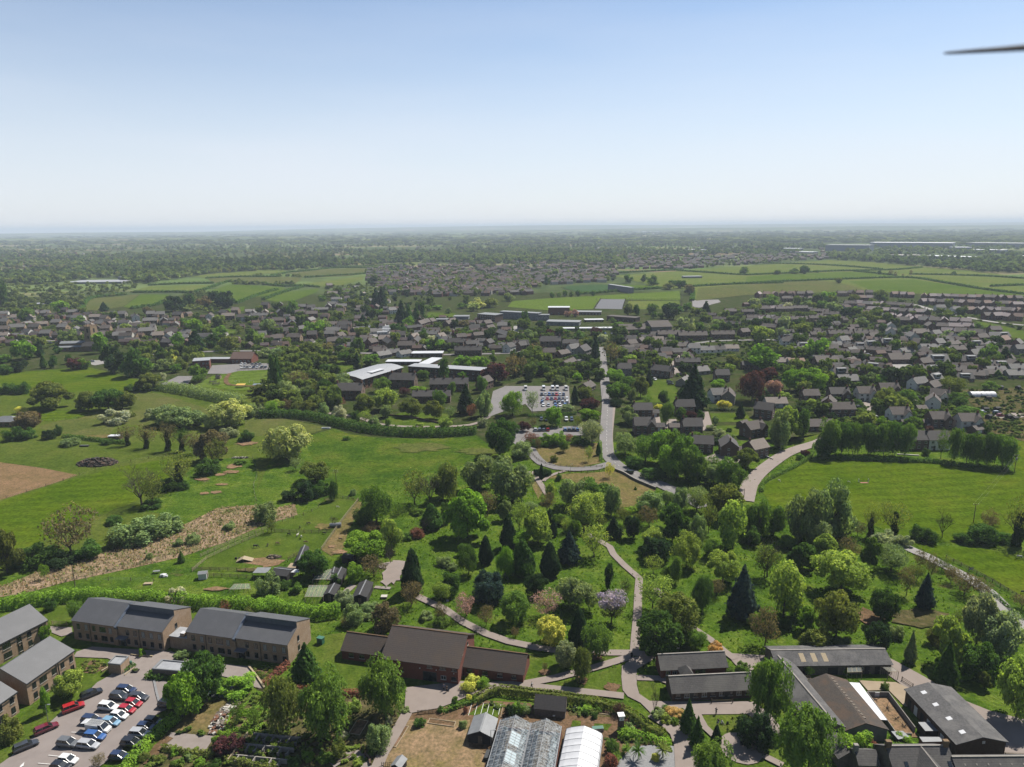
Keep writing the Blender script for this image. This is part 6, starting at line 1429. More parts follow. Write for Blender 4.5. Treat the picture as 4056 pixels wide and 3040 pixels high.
# --- houses
WALLC = {'br': ((0.163, 0.0975, 0.0676), 'brown brick'), 'or': ((0.26, 0.13, 0.078), 'orange brick'), 'rd': ((0.195, 0.078, 0.0585), 'red brick'), 'st': ((0.312, 0.215, 0.124), 'ironstone'),
   'wh': ((0.858, 0.832, 0.754), 'white walled'), 'bf': ((0.39, 0.286, 0.195), 'buff brick'), 'gs': ((0.286, 0.26, 0.221), 'grey stone')}
ROOFC = {'dk': ((0.050, 0.043, 0.040), 'dark roofed'), 'br': ((0.090, 0.069, 0.058), 'brown roofed'), 'gy': ((0.153, 0.145, 0.136), 'grey roofed'), 'rd': ((.22, .135, .1), 'red roofed'),
   'pl': ((.28, .225, .22), 'plum roofed'), 'or': ((.26, .15, .1), 'orange roofed'), 'bf': ((.21, .17, .14), 'pale roofed')}
HOUSE = {}
def house_parts(kind):
 """Shared meshes of one house type: wall, roof, chimneys, and where its windows and doors sit."""
 if kind in HOUSE: return HOUSE[kind]
 L, W, he, hr = {'det': (10, 7.6, 5.0, 8.1), 'x': (10.5, 7.6, 5.0, 8.1), 'bun': (12, 8, 2.7, 5.4), 'ter': (24, 8, 5.0, 8.2), 'dor': (11, 8.4, 2.7, 6.2), 'gar': (5, 5, 2.3, 3.8), 'sem': (14, 7.6, 5.0, 8.0)}[kind]
 root = bpy.data.objects.new('tmp', None)
 W2 = W / 2
 def gable(mw, mr, x0, x1, y0, y1, he, hr, along='x', ov=.35):
  if along == 'x':
   c = (y0 + y1) / 2
   for x, rev in ((x0, 1), (x1, 0)):
    p = [(x, y0, 0), (x, y1, 0), (x, y1, he), (x, c, hr - .03), (x, y0, he)]
    mw.poly(p[::-1] if rev else p)
   mw.poly([(x0, y0, 0), (x1, y0, 0), (x1, y0, he), (x0, y0, he)]).poly([(x1, y1, 0), (x0, y1, 0), (x0, y1, he), (x1, y1, he)])
   k = (hr - he) / (c - y0)
   mr.slab([(x0 - ov, y0 - ov, he - ov * k + .15), (x1 + ov, y0 - ov, he - ov * k + .15), (x1 + ov, c, hr + .15), (x0 - ov, c, hr + .15)], .15)
   mr.slab([(x0 - ov, c, hr + .15), (x1 + ov, c, hr + .15), (x1 + ov, y1 + ov, he - ov * k + .15), (x0 - ov, y1 + ov, he - ov * k + .15)], .15)
  else:
   c = (x0 + x1) / 2
   p = [(x0, y0, 0), (x1, y0, 0), (x1, y0, he), (c, y0, hr - .03), (x0, y0, he)]
   mw.poly(p); mw.poly([(x0, y1, 0), (x0, y0, 0), (x0, y0, he), (x0, y1, he)]); mw.poly([(x1, y0, 0), (x1, y1, 0), (x1, y1, he), (x1, y0, he)])
   k = (hr - he) / (c - x0)
   mr.slab([(x0 - ov, y1, he - ov * k + .15), (x0 - ov, y0 - ov, he - ov * k + .15), (c, y0 - ov, hr + .15), (c, y1, hr + .15)], .15)
   mr.slab([(c, y1, hr + .15), (c, y0 - ov, hr + .15), (x1 + ov, y0 - ov, he - ov * k + .15), (x1 + ov, y1, he - ov * k + .15)], .15)
 mw, mr = MB(), MB()
 gable(mw, mr, -L / 2, L / 2, -W2, W2, he, hr)
 wins, doors, chim = [], [], []
 if kind == 'x': gable(mw, mr, .6, 4.9, -W2 - 1.8, -.2, he - .3, 7.2, 'y', .3)
 two = he > 4
 n = {'ter': 8, 'sem': 4, 'gar': 0}.get(kind, 3)
 for i in range(n):
  x = -L / 2 + L * (i + .5) / n
  yy = -W2 - 1.8 if kind == 'x' and .6 < x < 4.9 else -W2
  for z in ((3.2, .9) if two else (.9,)): wins.append((x - (.7 if kind in ('ter', 'sem') and z < 1 else 0), yy, z, 0.0, 1.4 if n < 5 else 1.2, 1.2))
  if kind in ('ter', 'sem') or i == 0: doors.append((x + .9, yy, 0.0))
  wins.append((x, W2, 3.2 if two else .9, math.pi, 1.4, 1.2))
 for z in ((3.2, .9) if two else (1.0,)):
  if kind != 'gar': wins.append((L / 2, 0.0, z, math.pi / 2, 1.0, 1.1)); wins.append((-L / 2, 0.5, z, -math.pi / 2, 1.0, 1.1))
 if kind == 'gar': doors.append((0, -W2, 0.0))
 chim = {'det': (-L / 2 + .6,), 'x': (L / 2 - .6,), 'bun': (2.5,), 'ter': (-9, -3, 3, 9), 'dor': (-4.5,), 'gar': (), 'sem': (-6.4, 6.4)}[kind]
 mc = [MB().box(x - .4, x + .4, -.35, .35, hr - 1.0, hr + 1.2).box(x - .12, x + .12, -.12, .12, hr + 1.2, hr + 1.55).data('chimney', [M['orange_brick']]) for x in chim]
 dm = None
 if kind == 'dor':
  dm = MB().box(-3, 3, -W2 + .9, -.6, 3.4, 5.7).box(-2.7, 2.7, -W2 + .84, -W2 + .9, 4.0, 5.3, 1).box(-3.2, 3.2, -W2 + .6, -.4, 5.7, 5.85, 2).data('dormer', [M['frame_white'], M['glass'], M['grey_sheet']])
 # a second wall with its windows drawn in, for houses too far off to show parts
 mwf = MB(); mwf.v, mwf.f, mwf.m = list(mw.v), list(mw.f), list(mw.m)
 for (x, y, z, rz, w, h) in wins:
  c, s = math.cos(rz), math.sin(rz)
  q = [(x + c * u + s * .03, y + s * u - c * .03, z + v) for u, v in ((-w / 2, 0), (w / 2, 0), (w / 2, h), (-w / 2, h))]
  mwf.poly(q, 1)
 HOUSE[kind] = dict(wall=mw.data('wall', [M['facing']]), farwall=mwf.data('wall', [M['facing'], M['glass']]), roof=mr.data('roof', [M['roofing']]), chim=mc, dormer=dm, wins=wins, doors=doors, size=(L, W))
 return HOUSE[kind]
HNAME = {'det': ('house', 'detached house'), 'x': ('house', 'front gabled house'), 'bun': ('bungalow', 'bungalow'), 'ter': ('terrace', 'terrace row'), 'dor': ('bungalow', 'box dormer bungalow'), 'gar': ('garage', 'garage'), 'sem': ('house', 'semi detached pair')}
HOUSE_AT = []
DOOR = MB().box(-.5, .5, -.06, .02, .01, 2.1).data('door', [M['frame_dark']])
GDOOR = MB().box(-1.2, 1.2, -.06, .02, .01, 2.05).data('door', [M['frame_white']])
def house(p, ang, kind, wc, rc, near=True, s=1.0, label=None, group=None):
 H = house_parts(kind)
 r = random.Random(int(p[0] * 31 + p[1] * 17))
 sx, sy, sz = s * r.uniform(.92, 1.1), s * r.uniform(.95, 1.05), s * r.uniform(.94, 1.06)
 o = thing(HNAME[kind][0], label, 'house' if kind not in ('gar',) else 'garage', (p[0], p[1], 0.0), D2(ang), group, (sx, sy, sz))
 j = r.uniform(.85, 1.15)
 w = put('wall', H['wall' if near else 'farwall'], o); w.color = (*(c * j for c in WALLC[wc][0]), 1)
 j = r.uniform(.85, 1.15)
 rf = put('roof', H['roof'], o); rf.color = (*(c * j for c in ROOFC[rc][0]), 1)
 for c in H['chim']: put('chimney', c, rf)
 if H['dormer']: put('dormer', H['dormer'], rf)
 if near:
  for (x, y, z, rz, w_, h_) in H['wins']:
   k = (round(w_, 2), round(h_, 2), 'frame_white', True)
   if k not in WIN: bpy.data.objects.remove(window(None, 1, 1, 'f', 0, 0, w_, h_).children[0]); bpy.data.objects.remove([q for q in bpy.data.objects if q.data is WIN[k]][0])
   if math.cos(rz + D2(ang)) < -.3: continue                       # turned wholly away from the village road
   wo = put('window', WIN[k], o, (x, y, z), rz); put('pane', PANE[k], wo)
  for (x, y, z) in H['doors']: put('door', GDOOR if kind == 'gar' else DOOR, o, (x, y, z))
 HOUSE_AT.append((p[0], p[1], H['size'][0] * .5 * s, math.hypot(*H['size']) * .5 * s, ang, kind))
 if not label: TO_LABEL.append((o, '%s %s %s' % (ROOFC[rc][1], WALLC[wc][1], HNAME[kind][1]), p))
 return o
def houses(text, near):
 for ln in text.strip().split('\n'):
  t, rest = ln.split(' ', 1)
  for e in rest.split(';'):
   e, _, lab = e.partition('|')
   q = e.split()
   if not q: continue
   p = G(t, float(q[0]), float(q[1]))
   house(p, float(q[2]), q[3], q[4], q[5], near, float(q[6]) if len(q) > 6 else 1.0, lab.strip() or None)
houses("""
g 1070 395 0 det br dk;1163 392 0 gar br dk;1398 375 0 det br dk;1085 525 0 x br dk;1455 530 0 det br dk;1205 500 0 gar br dk;1320 500 0 gar br br;1935 545 28 x br br|brown brick house set slantwise beside the small lawn;2025 400 -32 det br dk;1955 705 28 det br bf|pale roofed brick house at the corner of the estate road;1745 685 80 det br dk|dark brick house turning its gable and white windows to the trees;1535 665 -12 det br dk;1840 690 0 gar wh br;1665 275 10 x wh gy|white gabled villa beside the huge dark cedar;1745 290 70 det gs br;930 68 0 det gs dk;1230 85 -35 sem br dk;1690 118 0 det br dk;1400 145 60 bun gs gy;2110 315 0 bun wh bf|white roofed low house under the pale tree;640 190 60 bun br br;1860 480 35 gar br br
h 490 278 0 det br br;712 268 0 x br dk;640 340 60 det br br;725 395 0 sem br br;560 495 0 bun br br;920 268 0 x wh br;1100 238 0 x br br;1335 185 20 det wh gy;1445 212 35 det br br;1505 285 -32 x wh br;1452 335 62 det wh br;1360 355 0 gar br br;1180 435 0 x wh br;1490 470 0 x br br;1720 490 0 x wh br;1790 520 20 gar br br;1470 640 0 det wh dk;1310 640 0 det br dk;1235 475 10 gar br br;780 138 5 bun br gy 1.2;1240 122 0 dor br br;1460 128 30 dor br gy;1690 118 0 dor br dk;1800 90 -20 bun br dk;1940 60 0 bun br gy;2100 90 -10 bun br gy;1620 50 -25 bun gs dk;890 245 0 gar wh br;640 490 10 gar br br;1410 470 0 gar br br
""", True)
houses("""
j 780 1462 -3 sem br dk 1.25;1205 1375 -8 sem br dk 1.25;1570 1400 0 ter br dk 1.0;1850 1385 60 det br br;1430 1490 0 ter br dk .9;1420 950 0 ter br br .8;1340 905 68 det br br;1378 893 68 det br br;1425 882 68 det br br;1180 1000 5 det gs dk;1050 1030 15 det br bf;1290 1020 60 det gs bf;1560 905 60 det br br;1590 885 60 det br br;1770 940 0 det br dk;1890 940 55 det br br;1990 920 0 det gs gy;1870 900 40 det br br;1620 1060 0 sem br dk;1720 1120 0 ter br dk .9;1880 1060 65 det br dk;2030 1070 0 ter or gy .7;2150 1080 40 det br dk;1500 1010 60 det wh bf;1230 1085 0 sem br br;1020 1110 0 bun br br;1110 1120 10 bun br gy;950 1060 60 det rd br;740 1020 0 ter br dk .8;620 985 0 det br gy;700 1010 70 det br br;830 935 60 bun gs bf;1040 1140 45 bun gs gy;1210 1130 45 bun wh gy;1110 790 45 det wh gy|square white house with a grey pyramid like roof among village trees;400 760 -10 sem br gy;540 780 12 ter br gy .8;220 810 -60 det br gy;640 740 0 sem br gy;1080 880 10 bun gs br;60 830 0 ter br gy .9;700 800 0 det br br;330 870 50 det wh br
k 360 1060 0 sem br dk 1.2;520 1065 0 sem br dk;350 1140 0 det or br;460 1130 45 bun br br;545 1110 30 det wh gy;620 1135 60 det gs dk 1.2;505 1215 62 ter br br .75;605 1195 0 gar wh gy;120 1140 60 bun gs gy;35 1095 60 det wh dk;140 1075 0 det gs dk;970 1090 20 bun wh br;1210 1045 0 det br bf;1140 1130 -35 bun br br;1280 1130 0 det br dk;1290 1165 0 gar br dk;1320 990 0 ter br br;1490 1000 0 ter br br;1730 990 0 ter br br .9;1900 970 30 det br br;1000 1040 0 det br dk;1080 1050 60 det br br;1500 1105 0 det wh gy;1600 1100 0 bun wh gy;1690 1095 0 bun wh dk;1800 1085 0 bun wh bf|white flat fronted house above the very large bright tree;1450 1210 0 ter br dk .8;1980 1230 0 ter br dk .7;1620 820 -35 ter br br .7;1720 855 -35 ter br br .7;1810 895 -35 ter br br .7;1790 800 0 sem br br;1950 800 0 ter br br .8;2060 780 0 sem or br;1990 850 -30 ter br br .7;2110 860 0 det gs gy;2100 930 -35 sem br br;2180 900 0 det br br;1550 1270 20 bun gs gy
l 740 1285 5 dor wh br;1010 1245 -35 dor br br;1065 1280 -30 bun br br;1650 1268 -30 bun br br 1.2;1900 1225 0 dor br br;2010 1225 0 dor br br;2150 1250 0 bun wh gy;1210 1182 0 bun br br 1.4;1500 1200 0 dor br gy 1.3;1660 1185 0 dor br dk;1770 1180 0 dor br dk;630 1200 0 bun br br 1.3;390 1200 5 bun wh or;820 1190 40 bun br br;895 1075 0 dor wh dk;830 1110 40 bun br gy;1050 1110 -32 ter br br .7;1110 1040 0 dor br gy;1440 1080 0 bun wh gy;1500 1085 0 bun br gy;450 1075 0 dor br gy;690 1060 0 bun br gy;280 1195 0 bun gs bf;580 985 0 ter st br .8;740 985 0 ter st br .9;945 985 0 ter st br .9;1150 920 70 det wh gy|white gable end among bungalow roofs near the grey hipped house;1145 970 70 det wh gy|lower of two white gable ends near the grey hipped house;1375 990 0 sem rd bf 1.1|broad red brick house with pale hipped looking roof;1500 985 20 det wh gy;1970 955 0 det rd br;1960 1010 0 det rd gy;2040 1040 30 det rd rd;2150 1070 40 det rd gy;2190 1110 0 sem gs gy;2130 1300 0 bun gs gy;1950 1290 0 bun br br;1800 1300 -20 bun br br
""", False)
def row(t, x1, y1, x2, y2, n, ang, kinds, walls, roofs, s=1.0, jit=8):
 r = random.Random(int(x1 + y1 * 3 + n))
 for i in range(n):
  f = (i + .5) / n
  p = G(t, x1 + (x2 - x1) * f + r.uniform(-4, 4), y1 + (y2 - y1) * f + r.uniform(-2, 2))
  house(p, ang + r.choice((0, 0, 0, 90)) * (1 if 'det' in kinds else 0) + r.uniform(-jit, jit), r.choice(kinds), r.choice(walls), r.choice(roofs), False, s)
EST = (('det', 'x', 'det', 'sem'), ('rd', 'rd', 'br', 'or'), ('pl', 'pl', 'br', 'rd'))
for q in [('l', 60, 660, 530, 652, 7), ('l', 270, 696, 560, 696, 3), ('l', 720, 652, 1010, 645, 4), ('l', 890, 690, 1010, 690, 2), ('l', 1150, 655, 1330, 668, 3),
    ('l', 1380, 672, 2190, 694, 13), ('l', 1380, 720, 2190, 742, 13), ('l', 1750, 786, 2200, 800, 8), ('l', 1880, 836, 2200, 850, 4)]:
 row(*q, -10, *EST, 1.0, 26)
for q in [('l', 790, 735, 1320, 755, 8), ('l', 960, 785, 1460, 812, 8), ('l', 1060, 842, 1480, 866, 6), ('l', 1200, 872, 1780, 885, 7), ('l', 1410, 925, 1800, 925, 4), ('l', 1540, 965, 1880, 985, 3)]:
 row(*q, -20, ('det', 'x', 'sem'), ('rd', 'br', 'br'), ('pl', 'br', 'gy'))
row('l', 1480, 765, 1720, 790, 2, 0, ('det',), ('wh',), ('gy',))
for q in [('l', 120, 775, 480, 770, 3, 0), ('l', 530, 785, 730, 830, 2, -28), ('l', 20, 850, 330, 870, 3, -10), ('l', 330, 865, 640, 850, 2, 0)]:
 row(*q, ('ter',), ('br', 'st'), ('br', 'pl'), .85, 4)
def infill(t, x0, y0, x1, y1, dx, dy, ang, kinds, walls, roofs, seed, s=1.0):
 r = random.Random(seed)
 n = 0
 y = y0
 while y < y1:
  x = x0 + r.uniform(0, dx)
  while x < x1:
   p = G(t, x + r.uniform(-.25, .25) * dx, y + r.uniform(-.3, .3) * dy)
   if all((p[0] - q[0]) ** 2 + (p[1] - q[1]) ** 2 > (q[2] + 7) ** 2 for q in HOUSE_AT):
    house(p, ang + r.choice((0, 0, 90, 0)) + r.uniform(-20, 20), r.choice(kinds), r.choice(walls), r.choice(roofs), False, s); n += 1
   x += dx
  y += dy
 return n
OLD = (('det', 'sem', 'det', 'bun'), ('st', 'st', 'gs', 'br', 'wh'), ('gy', 'gy', 'br', 'dk', 'bf'))
infill('i', 0, 800, 900, 1010, 118, 46, 5, *OLD, 21)
infill('i', 900, 835, 1480, 1030, 100, 44, 12, *OLD, 22)
infill('i', 1650, 800, 2212, 860, 118, 44, 5, *OLD, 23)
infill('j', 0, 760, 560, 1010, 120, 62, 8, ('det', 'sem', 'det'), ('br', 'gs', 'st', 'rd'), ('br', 'gy', 'dk'), 24)
infill('j', 560, 900, 1000, 1090, 115, 52, 8, ('det', 'sem', 'bun'), ('br', 'gs', 'st', 'wh'), ('br', 'gy', 'dk'), 25)
infill('j', 560, 600, 1060, 760, 120, 50, 10, ('det', 'sem', 'bun'), ('br', 'st', 'wh'), ('br', 'bf', 'gy'), 30)
infill('j', 1120, 1000, 2100, 1090, 150, 50, 10, ('det', 'sem', 'ter'), ('br', 'st', 'rd'), ('br', 'dk', 'gy'), 26, .9)
infill('k', 900, 990, 1500, 1200, 130, 70, 20, ('det', 'bun', 'det'), ('br', 'st', 'or'), ('br', 'dk', 'br'), 27)
infill('l', 320, 1000, 1300, 1130, 130, 52, 5, ('bun', 'det', 'dor'), ('br', 'wh', 'or'), ('br', 'dk', 'gy'), 28)
infill('l', 1250, 1000, 2100, 1290, 140, 56, 15, ('bun', 'det', 'dor'), ('br', 'wh', 'rd'), ('br', 'gy', 'br'), 29)
# hedges and fences
def inside(p, poly):
 c, n = False, len(poly)
 for i in range(n):
  (x0, y0), (x1, y1) = poly[i], poly[i - 1]
  if (y0 > p[1]) != (y1 > p[1]) and p[0] < (x1 - x0) * (p[1] - y0) / (y1 - y0) + x0: c = not c
 return c
def hedge(label, s, h, w, tone, den=26, leaf=0.32, ragged=0.18, clipped=False, white=0.0, name='hedge', seed=0):
 global rng
 rng = np.random.default_rng(int(h * 100 + w * 37 + len(s) + seed))
 P = np.array(smooth_line(pts(s), 2.0))
 o0 = P[0]
 seg = np.linalg.norm(np.diff(P, axis=0), axis=1)
 cum = np.concatenate([[0], np.cumsum(seg)])
 n = int(cum[-1] * den * (h + w))
 t = rng.uniform(0, cum[-1], n)
 i = np.clip(np.searchsorted(cum, t) - 1, 0, len(seg) - 1)
 f = (t - cum[i]) / seg[i]
 c = P[i] + (P[i + 1] - P[i]) * f[:, None]
 d = (P[i + 1] - P[i]) / seg[i][:, None]
 nn = np.stack([-d[:, 1], d[:, 0]], 1)
 a = rng.uniform(0, np.pi, n)
 k = 0.3 if clipped else 0.75
 ex = np.sign(np.cos(a)) * np.abs(np.cos(a)) ** k; ez = np.sin(a) ** k
 wob = 1 + ragged * (np.sin(t * 0.7) * .5 + np.sin(t * 1.9 + 1) * .4 + np.sin(t * 4.3) * .3) + rng.normal(size=n) * .05
 z = np.maximum(ez * h * wob, 0.05) * np.where(rng.uniform(0, 1, n) < .45, rng.uniform(.1, 1, n), 1)
 xy = c + nn * (ex * w / 2 * (wob if not clipped else 1))[:, None] - o0
 nr = np.stack([nn[:, 0] * np.cos(a), nn[:, 1] * np.cos(a), np.sin(a) + .1], 1)
 v, q = leaf_quads(np.column_stack([xy, z]), nr, leaf, 0.45 if not clipped else .3)
 tint = np.clip(0.5 + .12 * np.sin(t * .9) + rng.normal(size=n) * .16, 0, 1)
 if white:
  tint[rng.uniform(0, 1, n) < white] = 1.0
 o = put(name, array_mesh(name, v, q, [M['leaf']], tint), None, (o0[0], o0[1], 0.0))
 cc = TONE[tone][0]
 o.color = (*cc, 1)
 return tag(o, label, 'hedge')
for lab, s, h, w, tn, kw in [
  ('tall ragged boundary hedge running behind the buff halls', "a -150,470 0,430 300,385 600,352 900,362 1300,380 1700,415 2171,440 b 300,470 520,490 690,468", 3.6, 3.2, 'g2', dict(leaf=.36, den=24, white=.03)),
  ('leafy hedge along the parked cars with white blossom sprays', "a 1375,1285 1235,1395 1130,1500 1040,1610 960,1700", 1.7, 2.4, 'g2', dict(white=.05)),
  ('short hedge beside the square brick store', "a 960,925 1055,868", .9, 1.0, 'dk', dict(clipped=True)),
  ('dark hedge below the long flat roofed store', "a 1150,955 1300,968 1420,975", 1.3, 2.2, 'dk', {}),
  ('red brown hedge from the end buff hall gable down the slope', "b 280,865 190,935 95,1025", 1.5, 1.6, 'rb', {}),
  ('red brown hedge stub between two weeping birches', "b 330,1062 440,1072", 1.4, 1.5, 'rb', {}),
  ('red brown hedge end by the red hall forecourt birch', "b 690,1090 870,1100", 1.4, 1.5, 'rb', {}),
  ('tall clipped hedge curving round the greenhouse garden', "b 1740,1165 1830,1105 1920,1075 2040,1090 c 60,1090 250,1112 480,1140 700,1180 900,1232 1030,1300 1130,1380 1245,1440", 1.9, 1.9, 'ol', dict(clipped=True, den=34, ragged=.05)),
  ('low hedge behind the picket fence', "b 1480,1240 1600,1195 1740,1150", 1.1, 1.0, 'g1', dict(clipped=True)),
  ('thick hedge between the kitchen garden and the gravel bed', "c 880,1410 1000,1420 1150,1455 1290,1510", 1.5, 2.2, 'g2', {}),
  ('low brown topped hedge round the square brick patio', "a 1265,1520 1440,1550 1590,1565 1680,1580", 1.2, 1.2, 'ol', {}),
  ('brown topped hedge in front of the model brick walls', "a 1760,1610 1900,1640 2050,1670 2171,1690", 1.2, 1.2, 'ol', {}),
  ('big dark hedge belt between wet meadow and college grounds', "f 60,405 300,402 500,425 700,475 900,515 1100,537 1300,550 1500,550 1750,532", 4.2, 5.0, 'dk', dict(leaf=.6, den=9)),
  ('hedge beside the estate road and horse field', "h 118,985 128,930 170,895 300,832 420,770 505,705 535,620", 1.5, 1.6, 'g1', dict(den=16, leaf=.4)),
  ('shady hedge under the row of birches', "h 555,722 800,735 1200,752 1450,758 1700,792 2050,822", 2.0, 2.4, 'dk', dict(den=14, leaf=.45)),
  ('tall grey willow hedge above the hawthorn meadows', "e 1270,185 1450,215 1600,245 1750,275 1900,300", 5.5, 7.5, 'gy', dict(leaf=.6, den=7)),
  ('scrubby dark hedge across the dung heap field', "e 500,560 700,582 900,603 1010,612", 1.8, 2.5, 'dk', dict(leaf=.5, den=10)),
  ('hedge line below the hawthorn meadow trees', "e 1000,190 1100,195 1280,190", 2.6, 3.5, 'dk', dict(leaf=.5, den=9)),
  ('hedge along the car park island', "g 745,600 748,680 752,750", 1.3, 1.4, 'g1', dict(den=14, leaf=.4)),
  ('hedge between the two parking lots', "g 180,400 350,398 560,380", 1.6, 2.0, 'dk', dict(den=12, leaf=.45)),
  ('hedge along the lower parking row', "g 220,490 330,485 450,488", 1.2, 1.6, 'g1', dict(den=12, leaf=.4)),
  ('dark hedge at the villa garden edge', "g 1590,350 1750,355 1930,350", 1.6, 1.6, 'bk', dict(den=12, leaf=.4)),
  ('lane side hedge on the field bank', "d 1900,290 2040,410 2171,520", 1.0, 1.4, 'dk', dict(den=14, leaf=.35))]:
 hedge(lab, s, h, w, tn, **kw)
# box hedges of the little parterre
for k, s in enumerate(["a 1880,1215 1990,1088", "a 1990,1088 2085,1105", "a 2090,1110 1985,1225", "a 1875,1225 2055,1250", "a 2120,1130 2040,1215 2150,1240", "a 1855,1250 2040,1275", "a 1760,1345 1800,1262", "a 1760,1360 1980,1395", "a 1890,1370 1950,1290", "a 1925,1380 1985,1300", "a 1990,1390 2060,1330"]):
 hedge('low clipped box hedge of the small parterre, %s one from its far corner' % ORD[k], s, .75, .75, 'g2', 60, .2, .03, True, name='box_hedge', seed=k)
# field hedges far off
for k, s in enumerate(["k 1370,450 1640,468 1900,485 2060,480 l 140,480 430,468 700,455 1170,445 1400,425", "l 130,390 500,400 800,416 1080,440", "l 860,455 1010,470 1190,490", "l 1300,480 1600,486 1900,496 2212,515", "l 0,555 250,540 500,530 700,522 900,515 1100,508 1340,510 1600,552 1900,602 2250,645",
        "l 1950,577 2212,566", "k 600,637 760,626 1000,606 1240,590", "k 1500,577 1900,556 2212,550", "k 870,470 1100,458 1400,445", "i 1180,568 1450,555 1700,552", "i 1070,625 1400,622 1560,635", "i 1560,620 1680,585 1770,552 1850,530", "i 1640,512 1900,500 2212,500 j 150,492 270,468",
        "j 270,465 450,450 640,430 900,427 1190,424", "i 1850,555 2100,552 j 100,560 260,575 400,572 530,582", "j 90,682 250,622 400,580", "j 420,505 650,490 880,475 1190,430", "i 1050,755 1240,725 1330,690", "i 640,765 730,672 1000,640", "j 640,420 900,414 1210,400", "i 1880,712 2060,645 2212,600", "k 1490,690 1496,640 1490,600"]):
 hedge('far field hedge, %s in the run around the hill and valley fields' % ORD[k] if k < 20 else 'far field hedge, twenty %s in the run around the hill and valley fields' % ORD[k - 20], s, 3.0, 5.0, 'dk', 1.3, 2.2, .4, name='field_hedge', seed=k)
POST = MB().box(-.07, .07, -.07, .07, -.1, 1.25).data('post', [M['timber']])
POST_P = MB().box(-.07, .07, -.07, .07, -.1, 1.25).data('post', [M['pale_timber']])
def fence(label, s, gap=2.5, rails=(.35, .75, 1.12), mat='timber', h=1.25, wire=False):
 P = smooth_line(pts(s), 1.0)
 cum = [0.0]
 for a, b in zip(P[:-1], P[1:]): cum.append(cum[-1] + float(np.linalg.norm(b - a)))
 n = max(2, min(95, int(cum[-1] / gap) + 1))
 o0 = P[0]
 t = thing('wire_fence' if wire else 'rail_fence', label, 'fence', (o0[0], o0[1], 0))
 q = [np.array([np.interp(cum[-1] * i / (n - 1), cum, [p[k] for p in P]) for k in (0, 1)]) - o0 for i in range(n)]
 for p in q: put('post', POST_P if mat == 'pale_timber' else POST, t, (p[0], p[1], 0), 0, (1, 1, h / 1.25))
 for z in rails:
  mb = MB()
  for a, b in zip(q[:-1], q[1:]):
   if wire: mb.tube((*a, z), (*b, z), .012, .012, 3)
   else:
    d = (b - a) / (np.linalg.norm(b - a) + 1e-9); m_ = np.array((-d[1], d[0])) * .025
    mb.prism([tuple(a - m_), tuple(b - m_), tuple(b + m_), tuple(a + m_)], z - .05, z + .05)
  mb.obj('strand' if wire else 'rail', M['galvanised'] if wire else M[mat], t)
 return t
for lab, s, kw in [
  ('pale rail fence, upper of the pair beside the grass strip', "e 1570,1495 1800,1390 2100,1270", dict(mat='pale_timber')),
  ('pale rail fence, lower of the pair beside the goat paddock', "e 1620,1510 1830,1410 2060,1315", dict(mat='pale_timber')),
  ('pale rail fence along the left edge of the sandy track', "f 828,1055 720,1190 640,1300 540,1440", dict(mat='pale_timber')),
  ('dark rail fence between the two paddocks', "f 120,1300 300,1305 480,1308 640,1300", {}),
  ('dark rail fence closing the foot of the goat paddock', "e 1505,1600 1700,1602 1990,1610", {}),
  ('second dark rail fence below the goat paddock foot', "e 1610,1645 1800,1655 1990,1665", {}),
  ('pale rail fence joining both paddock fences at the gate', "e 1620,1510 1560,1560 1505,1610", dict(mat='pale_timber')),
  ('post and wire fence along the reed bed edge', "a 480,225 700,165 1000,100 1300,25 e 1500,1420 1800,1330 2050,1255 f 200,1230 400,1170 520,1110", dict(wire=True, gap=4)),
  ('rail fence across the head of the upper paddock', "f 560,1055 680,1035 830,1060", {}),
  ('rail fence beside the sheds at the animal yard', "f 280,1520 350,1480 380,1470", {}),
  ('road side rail fence round the dry grass island', "g 210,690 260,740 330,772 430,790 600,798 760,795", dict(rails=(.5, 1.0))),
  ('low rail fence on the park side of the entry road', "g 400,830 540,838 680,835 780,820", dict(rails=(.5, 1.0))),
  ('rail fence along the lane and sheep field', "d 1560,25 1700,95 1890,195 2020,270 2171,360", {}),
  ('wire fence across the ploughed field edge', "e 50,1035 420,925 610,860 900,775 1300,705", dict(wire=True, gap=7)),
  ('wire fence running along the striped meadow', "e 330,435 440,432 600,415 760,370", dict(wire=True, gap=6)),
  ('double electric tape fence beside the wet meadow', "e 1975,725 2010,850 1985,930 1990,1000 2005,1060", dict(wire=True, gap=5)),
  ('rail fence under the birches along the horse field', "h 1190,742 1320,748 1430,760", {}),
  ('wooden rail fence between barn and farmyard cage', "d 1215,985 1260,1015 1300,1040", {}),
  ('ramp railings between two buff halls', "a 410,545 470,548 525,550", dict(mat='pale_timber')),
  ('wire netted fence beside the path of the white hutch', "a 490,200 700,195 900,200 1200,205", dict(wire=True, gap=6)),
  ('metal hand rail outside the reception block', "c 1615,1162 1700,1162 1780,1160", dict(rails=(.9,))),
  ('rail fence on the school track', "i 1890,1245 1960,1240 2100,1235", {}),
  ('court fencing on the upper sports court', "k 712,752 765,676", dict(rails=(1, 2, 3), h=3.2, gap=4)),
  ('court fencing between the sports court and pale pitch', "k 936,756 962,678", dict(rails=(1, 2, 3), h=3.2, gap=4)),
  ('pitch fencing at the far end of the pale pitch', "k 962,686 1180,688 1392,690 1400,755", dict(rails=(1, 2, 3), h=3.2, gap=5)),
  ('dark fence round the green astroturf pitch', "k 450,590 620,630 1000,600", dict(rails=(1, 2, 3), h=3.2, gap=6))]:
 fence(lab, s, **kw)
